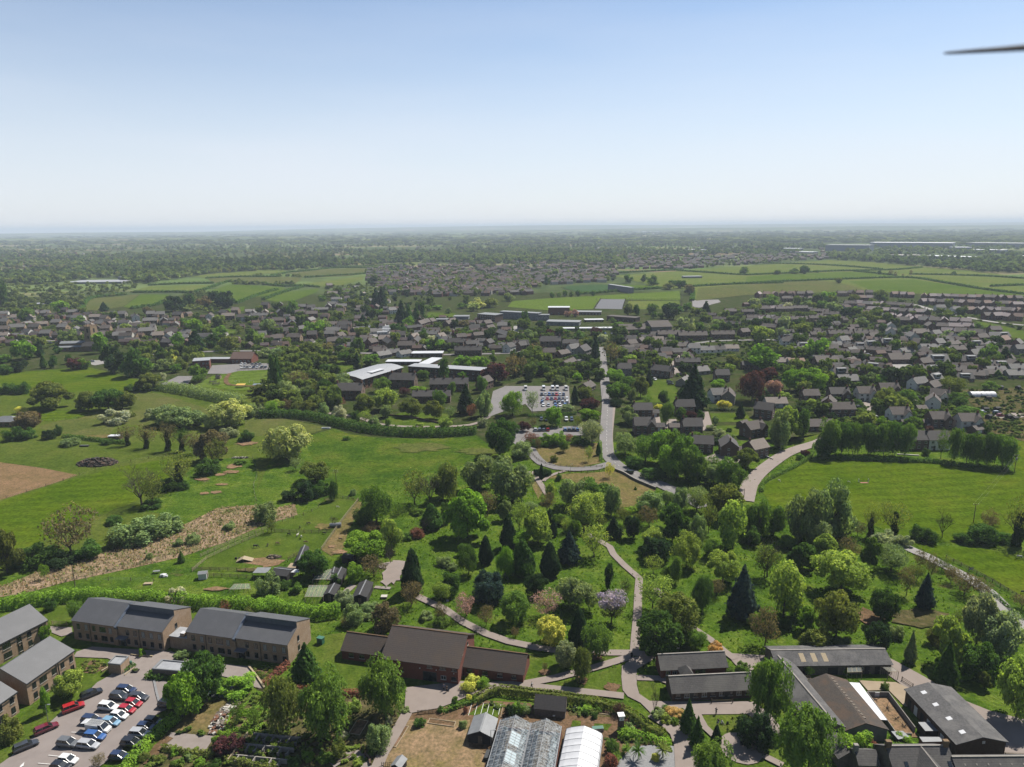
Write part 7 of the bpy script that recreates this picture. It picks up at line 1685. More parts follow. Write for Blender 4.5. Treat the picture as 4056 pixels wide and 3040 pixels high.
def picket(label, s, h=1.1):
 P = smooth_line(pts(s), .5); o0 = P[0]
 t = thing('picket_fence', label, 'fence', (o0[0], o0[1], 0))
 mb = MB()
 L = float(np.linalg.norm(P[-1] - P[0])); n = int(L / .28)
 for i in range(n):
  p = P[0] + (P[-1] - P[0]) * i / max(1, n - 1) - o0
  mb.box(p[0] - .05, p[0] + .05, p[1] - .03, p[1] + .03, 0, h)
 mb.obj('pale', M['timber'], t)
 e = P[-1] - o0
 MB().tube((0, 0, .4), (*e, .4), .05, .05, 4).tube((0, 0, .85), (*e, .85), .05, .05, 4).obj('rail', M['timber'], t)
picket('brown picket fence at the forecourt entrance', "b 1290,1245 1440,1232")
picket('grey slatted gate panel left open at the garden entrance', "b 1175,1240 1220,1225")
picket('picket fence at the foot of the trial ground', "b 1010,1655 1085,1650")
picket('wooden fence panel above the parterre', "a 2010,1062 2120,1085")
def wall_line(label, s, h, th, mat, name='garden_wall', cap=None):
 P = smooth_line(pts(s), 1.5); o0 = P[0]
 mb, cb = MB(), MB()
 for a, b in zip(P[:-1], P[1:]):
  d = (b - a) / (np.linalg.norm(b - a) + 1e-9); n = np.array((-d[1], d[0])) * th / 2
  a, b = a - o0, b - o0
  mb.prism([tuple(a - n), tuple(b - n), tuple(b + n), tuple(a + n)], -.05, h)
  if cap: n = n * 1.25; cb.prism([tuple(a - n), tuple(b - n), tuple(b + n), tuple(a + n)], h + .003, h + .08)
 if not cap: return tag(mb.obj(name, M[mat], None, False, (o0[0], o0[1], 0)), label, 'wall')
 t = thing(name, label, 'wall', (o0[0], o0[1], 0))
 mb.obj('wall', M[mat], t); cb.obj('coping', M[cap], t)
 return t
wall_line('pale coped planter wall before the long buff hall', "a 1025,785 1110,795 1195,800", .45, .3, 'buff_brick', cap='pale_timber')
wall_line('dark retaining wall with coping beside the brown planting bed', "a 1945,878 2010,960 2068,1048", .5, .35, 'brown_brick', cap='pale_timber')
wall_line('pale coped wall at the foot of the square store', "a 795,918 850,885", .5, .3, 'buff_brick', cap='pale_timber')
wall_line('pale coped wall at the corner of the long store hedge', "a 975,945 1055,880", .3, .25, 'buff_brick', cap='pale_timber')
wall_line('stone bridge parapet beside the bending road', "g 860,820 930,848 1010,895 1100,935 1180,968", 1.1, .5, 'rubble_stone', 'bridge_parapet', 'concrete')
wall_line('curved brick wall beside the garden steps', "b 880,1570 915,1610 922,1655", .9, .35, 'brown_brick')
wall_line('curved timber edging of the lower garden path', "b 640,1640 740,1600 800,1545", .5, .3, 'timber')
wall_line('white wall beside the estate corner house', "g 1975,735 2025,712 2095,738", .8, .3, 'render')
wall_line('white garden wall glimpsed under the birches', "h 950,670 1050,672 1110,668", .8, .3, 'render')
wall_line('long white terrace edge below the birch row', "h 1180,695 1280,700 1350,705", .5, .6, 'render')
wall_line('retaining wall across the college lawn', "f 1060,390 1250,410 1470,455", 1.0, .4, 'brown_brick')
wall_line('brown wall before the college car park road', "f 500,330 560,265 600,235", .8, .3, 'ironstone')
wall_line('dark kerb edging of the curving drive', "c 1130,1235 1290,1310 1400,1395 1470,1500 1490,1658", .15, .15, 'rubble_stone', 'kerb')
# long grass, reeds, garden greenery (nobody could count these)
def blocked(p, pad=.5):
 return any((p[0] - x) ** 2 + (p[1] - y) ** 2 < (w + pad) ** 2 for x, y, w in ROAD_AT) or any(inside(p, q) for q in KEEP_OUT)
def tufts(name, label, P, h, w, tone, seed, sp=3):
 global rng
 rng = np.random.default_rng(seed)
 P = np.repeat(np.array(P), sp, 0); n = len(P)
 c = np.column_stack([P + rng.normal(size=(n, 2)) * w * .5, rng.uniform(.25, .6, n) * h])
 nr = rng.normal(size=(n, 3)); nr[:, 2] = np.abs(nr[:, 2]) * .5
 v, f = leaf_quads(c, nr, w, .4, h / w, .8)
 o = put(name, array_mesh(name, v, f, [M['leaf']], np.clip(.5 + rng.normal(size=n) * .22, 0, 1)))
 o.color = (*tone, 1)
 return tag(o, label, None, None, 'stuff')
r_ = random.Random(5)
GP = []
while len(GP) < 7000:
 p = (r_.uniform(-75, 150), r_.uniform(150, 330))
 if not any(inside(p, q) for q in KEEP_OUT): GP.append(p)
RX = np.array(ROAD_AT)
GP = [p for p in GP if ((RX[:, 0] - p[0]) ** 2 + (RX[:, 1] - p[1]) ** 2 > (RX[:, 2] + .4) ** 2).all()]
tufts('long_grass', 'long tufted grass of the park', GP, .5, .4, (.085, .15, .018), 7)
REED = KEEP_OUT[[i for i, q in enumerate(KEEP_OUT) if len(q) == 19][0]] if any(len(q) == 19 for q in KEEP_OUT) else None
poly = pts("a -100,330 0,250 300,130 700,20 e 1280,1300 1480,1225 1700,1112 2040,1087 f 190,1110 330,1085 355,1170 100,1240 e 1750,1385 1400,1500 1000,1590 a 480,220 200,300 0,330")
xs, ys = [p[0] for p in poly], [p[1] for p in poly]
RP = []
while len(RP) < 2600:
 p = (r_.uniform(min(xs), max(xs)), r_.uniform(min(ys), max(ys)))
 if inside(p, poly): RP.append(p)
tufts('reeds', 'dry tan reeds of the marsh strip', RP, .7, .24, (.3, .225, .155), 8, 3)
tufts('green_reeds', 'young green sedge between the reeds', RP[::4], .7, .4, (.13, .18, .05), 9, 2)
# village greenery, far woods and far housing
def free_spot(p, pad):
 return all((p[0] - q[0]) ** 2 + (p[1] - q[1]) ** 2 > (q[2] + pad) ** 2 for q in HOUSE_AT) and ((RX[:, 0] - p[0]) ** 2 + (RX[:, 1] - p[1]) ** 2 > (RX[:, 2] + 1.0) ** 2).all() \
  and not any(inside(p, q) for q in KEEP_OUT)
r_ = random.Random(77)
INF = []
for t, x0, y0, x1, y1, n in [('i', 0, 800, 900, 1060, 13), ('i', 900, 830, 2212, 1080, 22), ('j', 0, 760, 1100, 1090, 30), ('j', 1100, 900, 2212, 1090, 24), ('j', 560, 640, 1800, 780, 26),
      ('k', 180, 930, 1500, 1290, 44), ('k', 1400, 780, 2212, 1000, 24), ('l', 0, 700, 1200, 960, 34), ('l', 300, 1000, 2100, 1300, 44), ('h', 350, 60, 1600, 480, 20), ('l', 1100, 700, 2200, 980, 14), ('i', 1150, 1090, 1620, 1190, 12), ('j', 180, 1090, 900, 1240, 30), ('f', 80, 20, 720, 340, 34), ('g', 20, 0, 760, 130, 16)]:
 k = 0
 n = int(n * 2.2)
 for _ in range(n * 12):
  if k >= n: break
  p = G(t, r_.uniform(x0, x1), r_.uniform(y0, y1))
  if not free_spot(p, 1.5): continue
  h = r_.choice((3, 4, 5, 6, 7, 8, 10)) * r_.uniform(.85, 1.2)
  INF.append((p[0], p[1], h * 1.1, h * r_.uniform(.8, 1.2))); k += 1
BIG = lobed(11, 620, 0.15, 991, (0.03, 1.0), .5, (.3, .45), .5, .3)
CL = lobed(7, 130, 0.36, 990, (0.0, 1.0), 0.5, (0.35, 0.5), .4, .3)
def clumps(name, label, P, hs, ws, tones, seed, unit=None):
 """One mesh of many small leaf domes."""
 g = np.random.default_rng(seed)
 v0, f0, t0 = unit or CL
 n, k = len(P), len(v0)
 rz = g.uniform(0, 6.28, n); c, s = np.cos(rz), np.sin(rz)
 x = (v0[None, :, 0] * c[:, None] - v0[None, :, 1] * s[:, None]) * ws[:, None] + P[:, 0, None]
 y = (v0[None, :, 0] * s[:, None] + v0[None, :, 1] * c[:, None]) * ws[:, None] + P[:, 1, None]
 z = np.maximum(v0[None, :, 2], 0) * hs[:, None]
 V = np.stack([x, y, z], 2).reshape(-1, 3)
 Fq = (f0[None] + (np.arange(n) * k)[:, None, None]).reshape(-1, 4)
 T = (t0[None] * .5 + g.uniform(.05, .6, n)[:, None]).reshape(-1)
 me = array_mesh(name, V, Fq, [M['leaf']], np.clip(T, 0, 1))
 hu = me.attributes.new('hue', 'FLOAT', 'FACE'); hu.data.foreach_set('value', np.repeat(np.clip(g.choice([0, 0, .15, .3, .6, -.2, -.5, -.8], n) + .25 * np.sin(P[:, 1] * .006 + 2 * np.sin(P[:, 0] * .003)), -.9, .85), len(f0)).astype(np.float32))
 o = put(name, me)
 o.color = (*tones, 1)
 return tag(o, label, None, None, 'stuff')
I_ = np.array(INF)
clumps('village_trees', 'many smaller trees among the village gardens', I_[:, :2], I_[:, 2], I_[:, 3], (.075, .11, .026), 15, BIG)
def spots(spec, n, seed, free=False, gaps=0):
 """n points spread evenly over sighted regions given as sheet polygons."""
 r = random.Random(seed)
 out = []
 regs = []
 for s in spec:
  t, rest = s.split(' ', 1)
  regs.append((t, [tuple(float(c) for c in w.split(',')) for w in rest.split()]))
 A = [abs(sum(q[i - 1][0] * q[i][1] - q[i][0] * q[i - 1][1] for i in range(len(q)))) for _, q in regs]
 for (t, q), a in zip(regs, A):
  m_ = int(n * a / sum(A)); k = 0; tries = 0
  x0, x1, y0, y1 = min(p[0] for p in q), max(p[0] for p in q), min(p[1] for p in q), max(p[1] for p in q)
  while k < m_ and tries < m_ * 30:
   tries += 1
   p = (r.uniform(x0, x1), r.uniform(y0, y1))
   if inside(p, q):
    g = G(t, *p)
    if free and not free_spot(g, 0.5): continue
    if gaps and math.sin(g[0] * .0047 + 1.3 * math.sin(g[1] * .0021)) * math.sin(g[1] * .0033 + math.sin(g[0] * .0016)) > gaps: continue
    out.append(g); k += 1
 return np.array(out)
WOOD = ["i -40,255 2212,238 2212,440 1650,478 1180,552 1000,540 930,495 500,538 300,560 -40,560", "j 0,238 2212,240 2212,385 1800,415 1350,380 640,425 270,450 0,435",
  "k 0,240 2212,230 2212,300 1600,330 900,400 0,390", "l 0,225 600,228 640,300 0,330", "l 640,295 1130,300 1300,345 1800,360 2250,330 2250,500 1800,455 1350,415 1000,382 650,365", "l 1000,268 2250,262 2250,330 1300,320"]
g = np.random.default_rng(3)
P = spots(WOOD, 5200, 31, False, .3); n = len(P)
clumps('woodland', 'woods and tree belts filling the valley beyond the village', P, g.uniform(7, 14, n), g.uniform(10, 19, n), (.1, .15, .048), 1)
P = spots(WOOD, 1500, 32, False, .35); n = len(P)
clumps('dark_woodland', 'darker evergreen trees among the far woods', P, g.uniform(8, 16, n), g.uniform(8, 15, n), (.05, .08, .03), 2)
P = spots(WOOD[:3], 1500, 33); n = len(P)
clumps('budding_woodland', 'brownish budding trees among the far woods', P, g.uniform(7, 12, n), g.uniform(9, 15, n), (.15, .15, .065), 3)
P = spots(["i -40,175 2212,150 2212,235 -40,250", "j 0,150 2212,140 2212,238 0,235", "k 0,130 2212,120 2212,230 0,238", "l 0,110 2250,100 2250,260 1000,230 0,225"], 3000, 34); n = len(P)
clumps('horizon_woods', 'thin tree lines fading toward the horizon', P, g.uniform(10, 18, n), g.uniform(30, 110, n), (.06, .085, .03), 4)
P = spots(['i 1090,525 1110,440 1640,392 2212,350 2212,430 1650,472 1200,515', 'j 0,345 640,325 665,400 640,425 270,445 0,430', 'k 0,190 600,172 1400,182 2212,165 2212,212 1400,215 600,205 0,222', 'l 0,170 320,165 330,205 0,215', 'k 1500,250 2212,235 2212,300 1600,300'], 1000, 42); n = len(P)
clumps('tree_belts', 'tall dark tree belts edging the valley fields', P, g.uniform(10, 17, n), g.uniform(10, 17, n), (.045, .075, .026), 16)
P = spots(["i -40,560 1090,556 1060,640 720,665 640,760 560,790 -40,800", "i 1850,500 2212,500 2212,570 1850,560", "j 0,490 400,500 330,560 0,560", "j 560,585 900,560 1080,590 1100,720 560,680", "i 1500,640 1760,610 1880,710 1740,790 1400,760 1300,700"], 800, 35, True); n = len(P)
clumps('scrub', 'hawthorn scrub and thicket between the valley fields', P, g.uniform(2.5, 7, n), g.uniform(4, 9, n), (.12, .155, .045), 5)
HOMES = ["j 900,445 1350,395 1760,405 2212,430 2212,640 1500,660 1100,640 920,540", "k 0,330 500,330 900,430 860,540 400,560 0,640", "k 300,320 1400,330 2212,330 2212,385 1380,440 900,440", "l 0,325 640,330 640,362 0,388"]
P = spots(HOMES, 1700, 36); n = len(P)
clumps('garden_trees', 'garden trees scattered through the far housing', P, g.uniform(4, 9, n), g.uniform(5, 10, n), (.085, .12, .03), 6)
P = spots(["i 0,790 2212,800 2212,1100 1500,1130 900,1060 0,1080", "j 0,760 1100,760 2212,880 2212,1100 0,1130", "k 180,920 2212,880 2212,1200 1500,1290 200,1300", "l 0,690 1900,690 2212,960 2212,1320 0,1330", "h 350,60 1700,80 1640,480 500,480"], 6000, 37, True); n = len(P)
clumps('garden_shrubs', 'hedges, shrubs and small garden greenery between the village houses', P, g.uniform(.8, 2.6, n), g.uniform(1.5, 4.5, n), (.08, .125, .026), 7)
P = spots(["a 1310,1420 1640,1180 1830,1120 2171,1080 2171,1658 1150,1658", "b 0,1080 680,1090 860,1230 760,1300 740,1500 940,1500 880,1658 0,1658"], 420, 38); n = len(P)
P = np.array([p for p in P if not any(inside(p, q) for q in KEEP_OUT)]); n = len(P)
clumps('garden_plants', 'mixed border plants and ground cover of the demonstration garden', P, g.uniform(.3, 1.1, n), g.uniform(.5, 1.6, n), (.1, .15, .03), 8)
P = spots(["b 1720,1150 2080,1170 2171,1240 1980,1260", "c 490,1180 860,1175 930,1250 830,1270 500,1250", "c 880,1290 1010,1300 1250,1430 1130,1430 1000,1400 900,1360", "c 800,1420 1000,1430 1290,1510 1300,1530 1000,1490 880,1600 800,1600", "c 1150,1200 1400,1190 1420,1330 1330,1340"], 130, 39); n = len(P)
clumps('border_plants', 'low border plants round the greenhouses', P, g.uniform(.3, .9, n), g.uniform(.4, 1.3, n), (.08, .12, .03), 9)
P = spots(["a 640,850 740,822 840,870 740,930 650,915", "a 1960,885 2171,905", "b 100,885 240,865 95,1005 0,900"], 90, 40); n = len(P)
clumps('bed_plants', 'young clumps planted in the brown beds', P, g.uniform(.3, .7, n), g.uniform(.5, 1.0, n), (.1, .13, .03), 10)
P = spots(["h 1650,200 2171,180 2250,300 2171,580 1900,510 1820,340"], 260, 41); n = len(P)
clumps('allotment_crops', 'rows of crops and brambles on the allotments', P, g.uniform(.4, 1.6, n), g.uniform(1.0, 3.0, n), (.075, .11, .03), 11)
# far houses as one mass, past the three hundred that show largest
P = np.concatenate([spots(HOMES, 1100, 50), spots(['k 0,245 2212,235 2212,330 0,330', 'l 0,235 640,250 640,330 0,330', 'j 1200,260 2212,250 2212,330 1200,330', 'i 0,300 900,300 900,500 0,540'], 260, 52), spots(['i 0,790 1500,800 2212,850 2212,1060 1500,1090 900,1040 0,1060', 'j 0,760 1100,760 2212,900 2212,1090 0,1110', 'k 850,960 1500,960 1500,1220 900,1220', 'l 0,720 1200,740 1200,960 0,980', 'l 300,1000 2100,1000 2100,1290 700,1290'], 430, 53, True)]); n = len(P)
g = np.random.default_rng(51)
V, Fc, MI = [], [], []
for i, (x, y) in enumerate(P):
 L, W, he, hr = (g.uniform(9, 18), 7.5, 4.8, 7.8) if i < 1360 else (g.uniform(6, 10), 5.5, 3.2, 5.4)
 a = g.choice([0, 0, .2, 1.57, -.15]) + g.normal() * .1
 c, s = math.cos(a), math.sin(a)
 b = len(V)
 for X, Y, Z in ((-L, -W, 0), (L, -W, 0), (L, W, 0), (-L, W, 0), (-L, -W, he * 2), (L, -W, he * 2), (L, W, he * 2), (-L, W, he * 2), (-L, 0, hr * 2), (L, 0, hr * 2)):
  X, Y, Z = X / 2, Y / 2, Z / 2
  V.append((x + c * X - s * Y, y + s * X + c * Y, Z))
 Fc += [(b, b + 1, b + 5, b + 4), (b + 2, b + 3, b + 7, b + 6), (b + 4, b + 5, b + 9, b + 8), (b + 6, b + 7, b + 8, b + 9), (b + 1, b + 2, b + 6, b + 9, b + 5), (b + 3, b, b + 4, b + 8, b + 7)]
 w, r = int(g.choice([0, 0, 1, 2, 6])), int(g.choice([3, 4, 5, 7]))
 MI += [w, w, r, r, w, w]
me = bpy.data.meshes.new('far_housing'); me.from_pydata(V, [], Fc)
for q in ('brown_brick', 'red_brick', 'render', 'brown_tile', 'plum_tile', 'grey_tile', 'ironstone', 'red_tile'): me.materials.append(M[q])
me.polygons.foreach_set('material_index', MI); me.update()
tag(put('far_housing', me), 'streets of houses too far off to tell apart', None, None, 'stuff')
# vehicles
def car_meshes(kind):
 """Body, glass and fittings of one kind of car, nose toward +x."""
 L, W, H = {'hatch': (4.0, 1.76, 1.48), 'estate': (4.6, 1.8, 1.5), 'suv': (4.5, 1.86, 1.68), 'van': (5.2, 1.98, 2.0), 'bigvan': (5.9, 2.05, 2.6)}[kind]
 l, w = L / 2, W / 2
 van = 'van' in kind
 belt = {'hatch': .9, 'estate': .92, 'suv': 1.02, 'van': 1.15, 'bigvan': 1.4}[kind]
 # stations: x, half width, top of body side
 S = [(-l, w * .8, belt - .16), (-l + .1, w * .93, belt - .02), (-l + .7, w, belt), (-.2, w, belt), (l - 1.45, w, belt - .03), (l - 1.0, w * .98, belt - .12), (l - .35, w * .92, belt - .22), (l - .06, w * .84, belt - .34), (l, w * .72, belt - .45)]
 mb = MB()
 rows = []
 for x, hw, zt in S:
  n = len(mb.v)
  zb = .24
  mb.v += [(x, -hw * .9, zb), (x, -hw, zb + .18), (x, -hw, zt - .12), (x, -hw * .9, zt), (x, hw * .9, zt), (x, hw, zt - .12), (x, hw, zb + .18), (x, hw * .9, zb)]
  rows.append(n)
 for a, b in zip(rows[:-1], rows[1:]):
  for i in range(8): mb.f.append((a + i, b + i, b + (i + 1) % 8, a + (i + 1) % 8)); mb.m.append(0)
 mb.f.append(tuple(rows[0] + i for i in range(8))); mb.f.append(tuple(rows[-1] + i for i in range(7, -1, -1))); mb.m += [0, 0]
 # cabin: glass band under a painted roof
 if van: xb0, xb1, xt0, xt1 = -l + .06, l - .75, -l + .12, l - 1.55
 elif kind == 'hatch': xb0, xb1, xt0, xt1 = -l + .12, l - .95, -l + .55, l - 1.85
 else: xb0, xb1, xt0, xt1 = -l + .1, l - 1.15, -l + .45, l - 2.0
 wb, wt = w * .89, w * .74
 zt = H - .07
 q = [(xb0, -wb, belt - .03), (xb1, -wb, belt - .08), (xb1, wb, belt - .08), (xb0, wb, belt - .03), (xt0, -wt, zt), (xt1, -wt, zt), (xt1, wt, zt), (xt0, wt, zt)]
 gb = MB(); gb.v = list(q)
 for f in ((0, 1, 5, 4), (1, 2, 6, 5), (2, 3, 7, 6), (3, 0, 4, 7), (4, 5, 6, 7)): gb.f.append(f); gb.m.append(0)
 mb.slab([(xt0 - .08, -wt - .02, zt + .01), (xt1 + .1, -wt - .02, zt - .01), (xt1 + .1, wt + .02, zt - .01), (xt0 - .08, wt + .02, zt + .01)][::1], -.06)
 for sx in (0, 1):                                                  # pillars
  for y in (-1, 1):
   a = Vector(q[0 if sx == 0 else 1]); b = Vector(q[4 if sx == 0 else 5])
   a.y, b.y = y * wb, y * wt
   mb.tube(a, b, .06, .05, 4)
 for y in (-1, 1):
  xm = (xt0 + xt1) / 2
  mb.tube((xm, y * (wb + .005), belt), (xm, y * (wt + .005), zt), .05, .05, 4)
 if van:
  mb.box(xb0 + .02, l - 2.1, -w * .96, w * .96, belt - .1, H - .12)
 body = mb.data('body', [M['car_paint']])
 glass = gb.data('windscreen' if not van else 'windscreen', [M['glass']])
 tyre = MB().tube((0, -.11, 0), (0, .11, 0), .32, .32, 14)
 tyre.f.append(tuple(range(13, -1, -1))); tyre.m.append(0)
 ty = tyre.data('wheel', [M['rubber']])
 rim = MB().tube((0, -.125, 0), (0, .125, 0), .2, .2, 10).data('rim', [M['galvanised']])
 hl = MB().box(-.1, .04, -.17, .17, -.07, .07).data('headlight', [M['frame_white']])
 tl = MB().box(-.03, .06, -.14, .14, -.1, .1).data('tail_light', [M['red_paint']])
 plate = MB().box(-.01, .015, -.25, .25, -.055, .055).data('number_plate', [M['frame_white']])
 return dict(body=body, glass=glass, wheel=ty, rim=rim, hl=hl, tl=tl, plate=plate, L=L, W=W, belt=belt)
CARS = {k: car_meshes(k) for k in ('hatch', 'estate', 'suv', 'van', 'bigvan')}
CAR_PROTO = {}
PAINT = {'navy': (.02, .035, .09), 'black': (.012, .012, .014), 'dark grey': (.045, .048, .055), 'grey': (.14, .145, .15), 'silver': (.42, .43, .45), 'white': (.74, .74, .73),
   'red': (.42, .012, .02), 'maroon': (.16, .01, .02), 'blue': (.04, .12, .34), 'light blue': (.2, .36, .5)}
def proto(kind, full):
 if (kind, full) in CAR_PROTO: return CAR_PROTO[kind, full]
 c = CARS[kind]
 t = thing('parked_van' if 'van' in kind else 'parked_car', None, 'van' if 'van' in kind else 'car')
 put('body', c['body'], t); put('window_glass', c['glass'], t)
 l, w = c['L'] / 2, c['W'] / 2
 for x in (-l + .8, l - .85):
  for y in (-1, 1):
   wh = put('wheel', c['wheel'], t, (x, y * (w - .12), .32))
   if full: put('rim', c['rim'], wh)
 if full:
  for y in (-1, 1):
   put('headlight', c['hl'], t, (l - .1, y * w * .62, c['belt'] - .4)); put('tail_light', c['tl'], t, (-l - .02, y * w * .68, c['belt'] - .22))
  put('number_plate', c['plate'], t, (-l - .02, 0, .55))
 note_kids(t)
 CAR_PROTO[kind, full] = t
 t['fresh'] = 1
 return t
def car(kind, paint, p, ang, label, group, full=True, z=.3):
 pr = proto(kind, full)
 if 'fresh' in pr: del pr['fresh']; o = pr
 else: o = copy_tree(pr)
 o.location = (p[0], p[1], z); o.rotation_euler = (0, 0, ang)
 for ch in o.children:
  if ch.name.startswith('body'): ch.color = (*PAINT[paint], 1)
 tag(o, label, None, group)
 return o
def car_px(t, x0, y0, x1, y1, kind, paint, label, group='cars in the student car park', zz=.25):
 a, b = G(t, x0, y0, .55), G(t, x1, y1, .55)
 return car(kind, paint, ((a[0] + b[0]) / 2, (a[1] + b[1]) / 2), math.atan2(b[1] - a[1], b[0] - a[0]), label, group, True, zz)
for e in [(925, 1052, 1050, 1062, 'estate', 'navy', 'navy blue car at the top of the double parking row'), (868, 1105, 1008, 1118, 'suv', 'dark grey', 'dark grey car just below the top navy car'),
    (1018, 1108, 1150, 1122, 'estate', 'dark grey', 'shiny slate dark car beside the brighter red car'), (978, 1155, 1110, 1172, 'hatch', 'red', 'bright red hatchback below the slate dark car'),
    (775, 1185, 925, 1202, 'suv', 'white', 'white car with dark roof glass beside the red small car'), (932, 1205, 1050, 1220, 'hatch', 'red', 'red and black small car between the white cars'),
    (865, 1250, 1000, 1268, 'hatch', 'white', 'white hatchback directly below the red and black car'), (640, 1290, 800, 1305, 'suv', 'navy', 'dark navy car partly hidden behind the white van'),
    (806, 1302, 930, 1318, 'hatch', 'light blue', 'pale blue hatchback beside the white van'), (675, 1348, 872, 1375, 'van', 'white', 'white van with ladders on its roof and rear door raised'),
    (662, 1412, 822, 1428, 'estate', 'blue', 'bright blue car below the white van'), (455, 1468, 612, 1485, 'suv', 'grey', 'metallic grey car paired with the silver one'),
    (612, 1480, 770, 1497, 'estate', 'silver', 'silver car beside the metallic grey car'), (455, 1598, 610, 1615, 'hatch', 'white', 'white hatchback alone near the foot of the car park'),
    (400, 1650, 548, 1668, 'hatch', 'black', 'black car cut by the foot of the picture'), (655, 1112, 775, 1062, 'estate', 'black', 'black car parked at the top of the lawn kerb'),
    (506, 1222, 640, 1172, 'suv', 'red', 'red car with glass roof on the lawn kerb'), (288, 1392, 437, 1328, 'estate', 'maroon', 'dark red car on the lawn kerb'),
    (118, 1532, 287, 1462, 'estate', 'dark grey', 'dark grey car lowest on the lawn kerb'), (1260, 1168, 1370, 1182, 'suv', 'black', 'black car half under the bright green tree'),
    (1150, 1300, 1245, 1308, 'hatch', 'black', 'black car at the head of the hedge row'), (1080, 1345, 1200, 1352, 'hatch', 'navy', 'navy car nose in to the hedge'),
    (1035, 1400, 1155, 1408, 'suv', 'silver', 'silver car nose in to the hedge'), (972, 1472, 1092, 1480, 'suv', 'black', 'black car nose in to the hedge below the silver one'), (875, 1575, 992, 1582, 'hatch', 'navy', 'navy car lowest along the hedge')]:
 o = car_px('a', *e)
 if e[4] == 'van':
  b = [c for c in o.children if c.name.startswith('body')][0]
  MB().slab([(-3.6, -.8, 1.85), (-2.55, -.8, 1.98), (-2.55, .8, 1.98), (-3.6, .8, 1.85)], .05).obj('tailgate', M['white_sheet'], o)
  mb = MB()
  for y in (-.55, -.2, .2, .55): mb.box(-2.2, 1.0, y - .03, y + .03, 2.06, 2.12)
  for i in range(8): mb.box(-2.1 + i * .42, -2.05 + i * .42, -.55, .55, 2.02, 2.07)
  mb.obj('roof_ladder', M['galvanised'], o)
# the packed car park by the straight road
g_ = random.Random(4)
def lot(t, xs, y, kinds, group, where, ang=-90, tone=None):
 tot = {}
 for x in xs:
  pn = tone or g_.choice(('white', 'silver', 'black', 'red', 'navy', 'grey', 'blue', 'dark grey', 'silver', 'white'))
  k = g_.choice(kinds)
  tot[pn] = tot.get(pn, 0) + 1
  n = tot[pn]
  lab = '%s %s %s' % (pn, 'van' if 'van' in k else 'car', where) + ('' if n == 1 else ', %s along' % ORD[n - 1])
  car(k, pn, G(t, x, y), D2(ang), lab, group, False, .32)
lot('g', (162, 303, 373, 410, 478), 192, ('bigvan',), 'white vans in the packed car park', 'in the top row of the packed car park', -90, 'white')
lot('g', (288, 317, 347, 375, 403, 431, 459), 234, ('hatch', 'estate', 'suv'), 'cars in the packed car park', 'in the upper row of the packed car park')
lot('g', (300, 332, 365, 395, 425, 455, 485), 268, ('hatch', 'estate'), 'cars in the packed car park', 'in the middle row of the packed car park')
lot('g', (290, 390, 420, 450, 485), 292, ('hatch', 'estate'), 'cars in the packed car park', 'in the middle facing row of the packed car park', 90)
lot('g', (300, 340, 395, 430, 470), 318, ('hatch', 'estate'), 'cars in the packed car park', 'in the bottom row of the packed car park')
lot('g', (285, 325, 420, 480, 522), 428, ('hatch', 'suv', 'estate'), 'cars in the lower parking lot', 'in the upper row of the lower parking lot')
lot('g', (238, 271, 303, 335, 470, 502, 535, 567), 510, ('hatch', 'suv', 'estate'), 'cars in the lower parking lot', 'in the lower row of the lower parking lot', 90)
lot('i', (1930, 1950, 1972, 1995, 2020, 2050, 2085, 2115), 1226, ('hatch', 'estate'), 'cars at the village school', 'in the front row at the village school')
lot('i', (1925, 1950, 2010, 2040, 2070), 1202, ('hatch', 'suv'), 'cars at the village school', 'in the back row at the village school')
lot('j', (235, 265, 340, 365), 1200, ('hatch', 'suv'), 'cars at the village school', 'beyond the poplars at the village school')
lot('k', (800, 850, 900, 950, 1005, 1090, 1140, 1190, 1240, 1290), 955, ('hatch', 'suv'), 'cars along the sports hall', 'parked along the sports hall front')
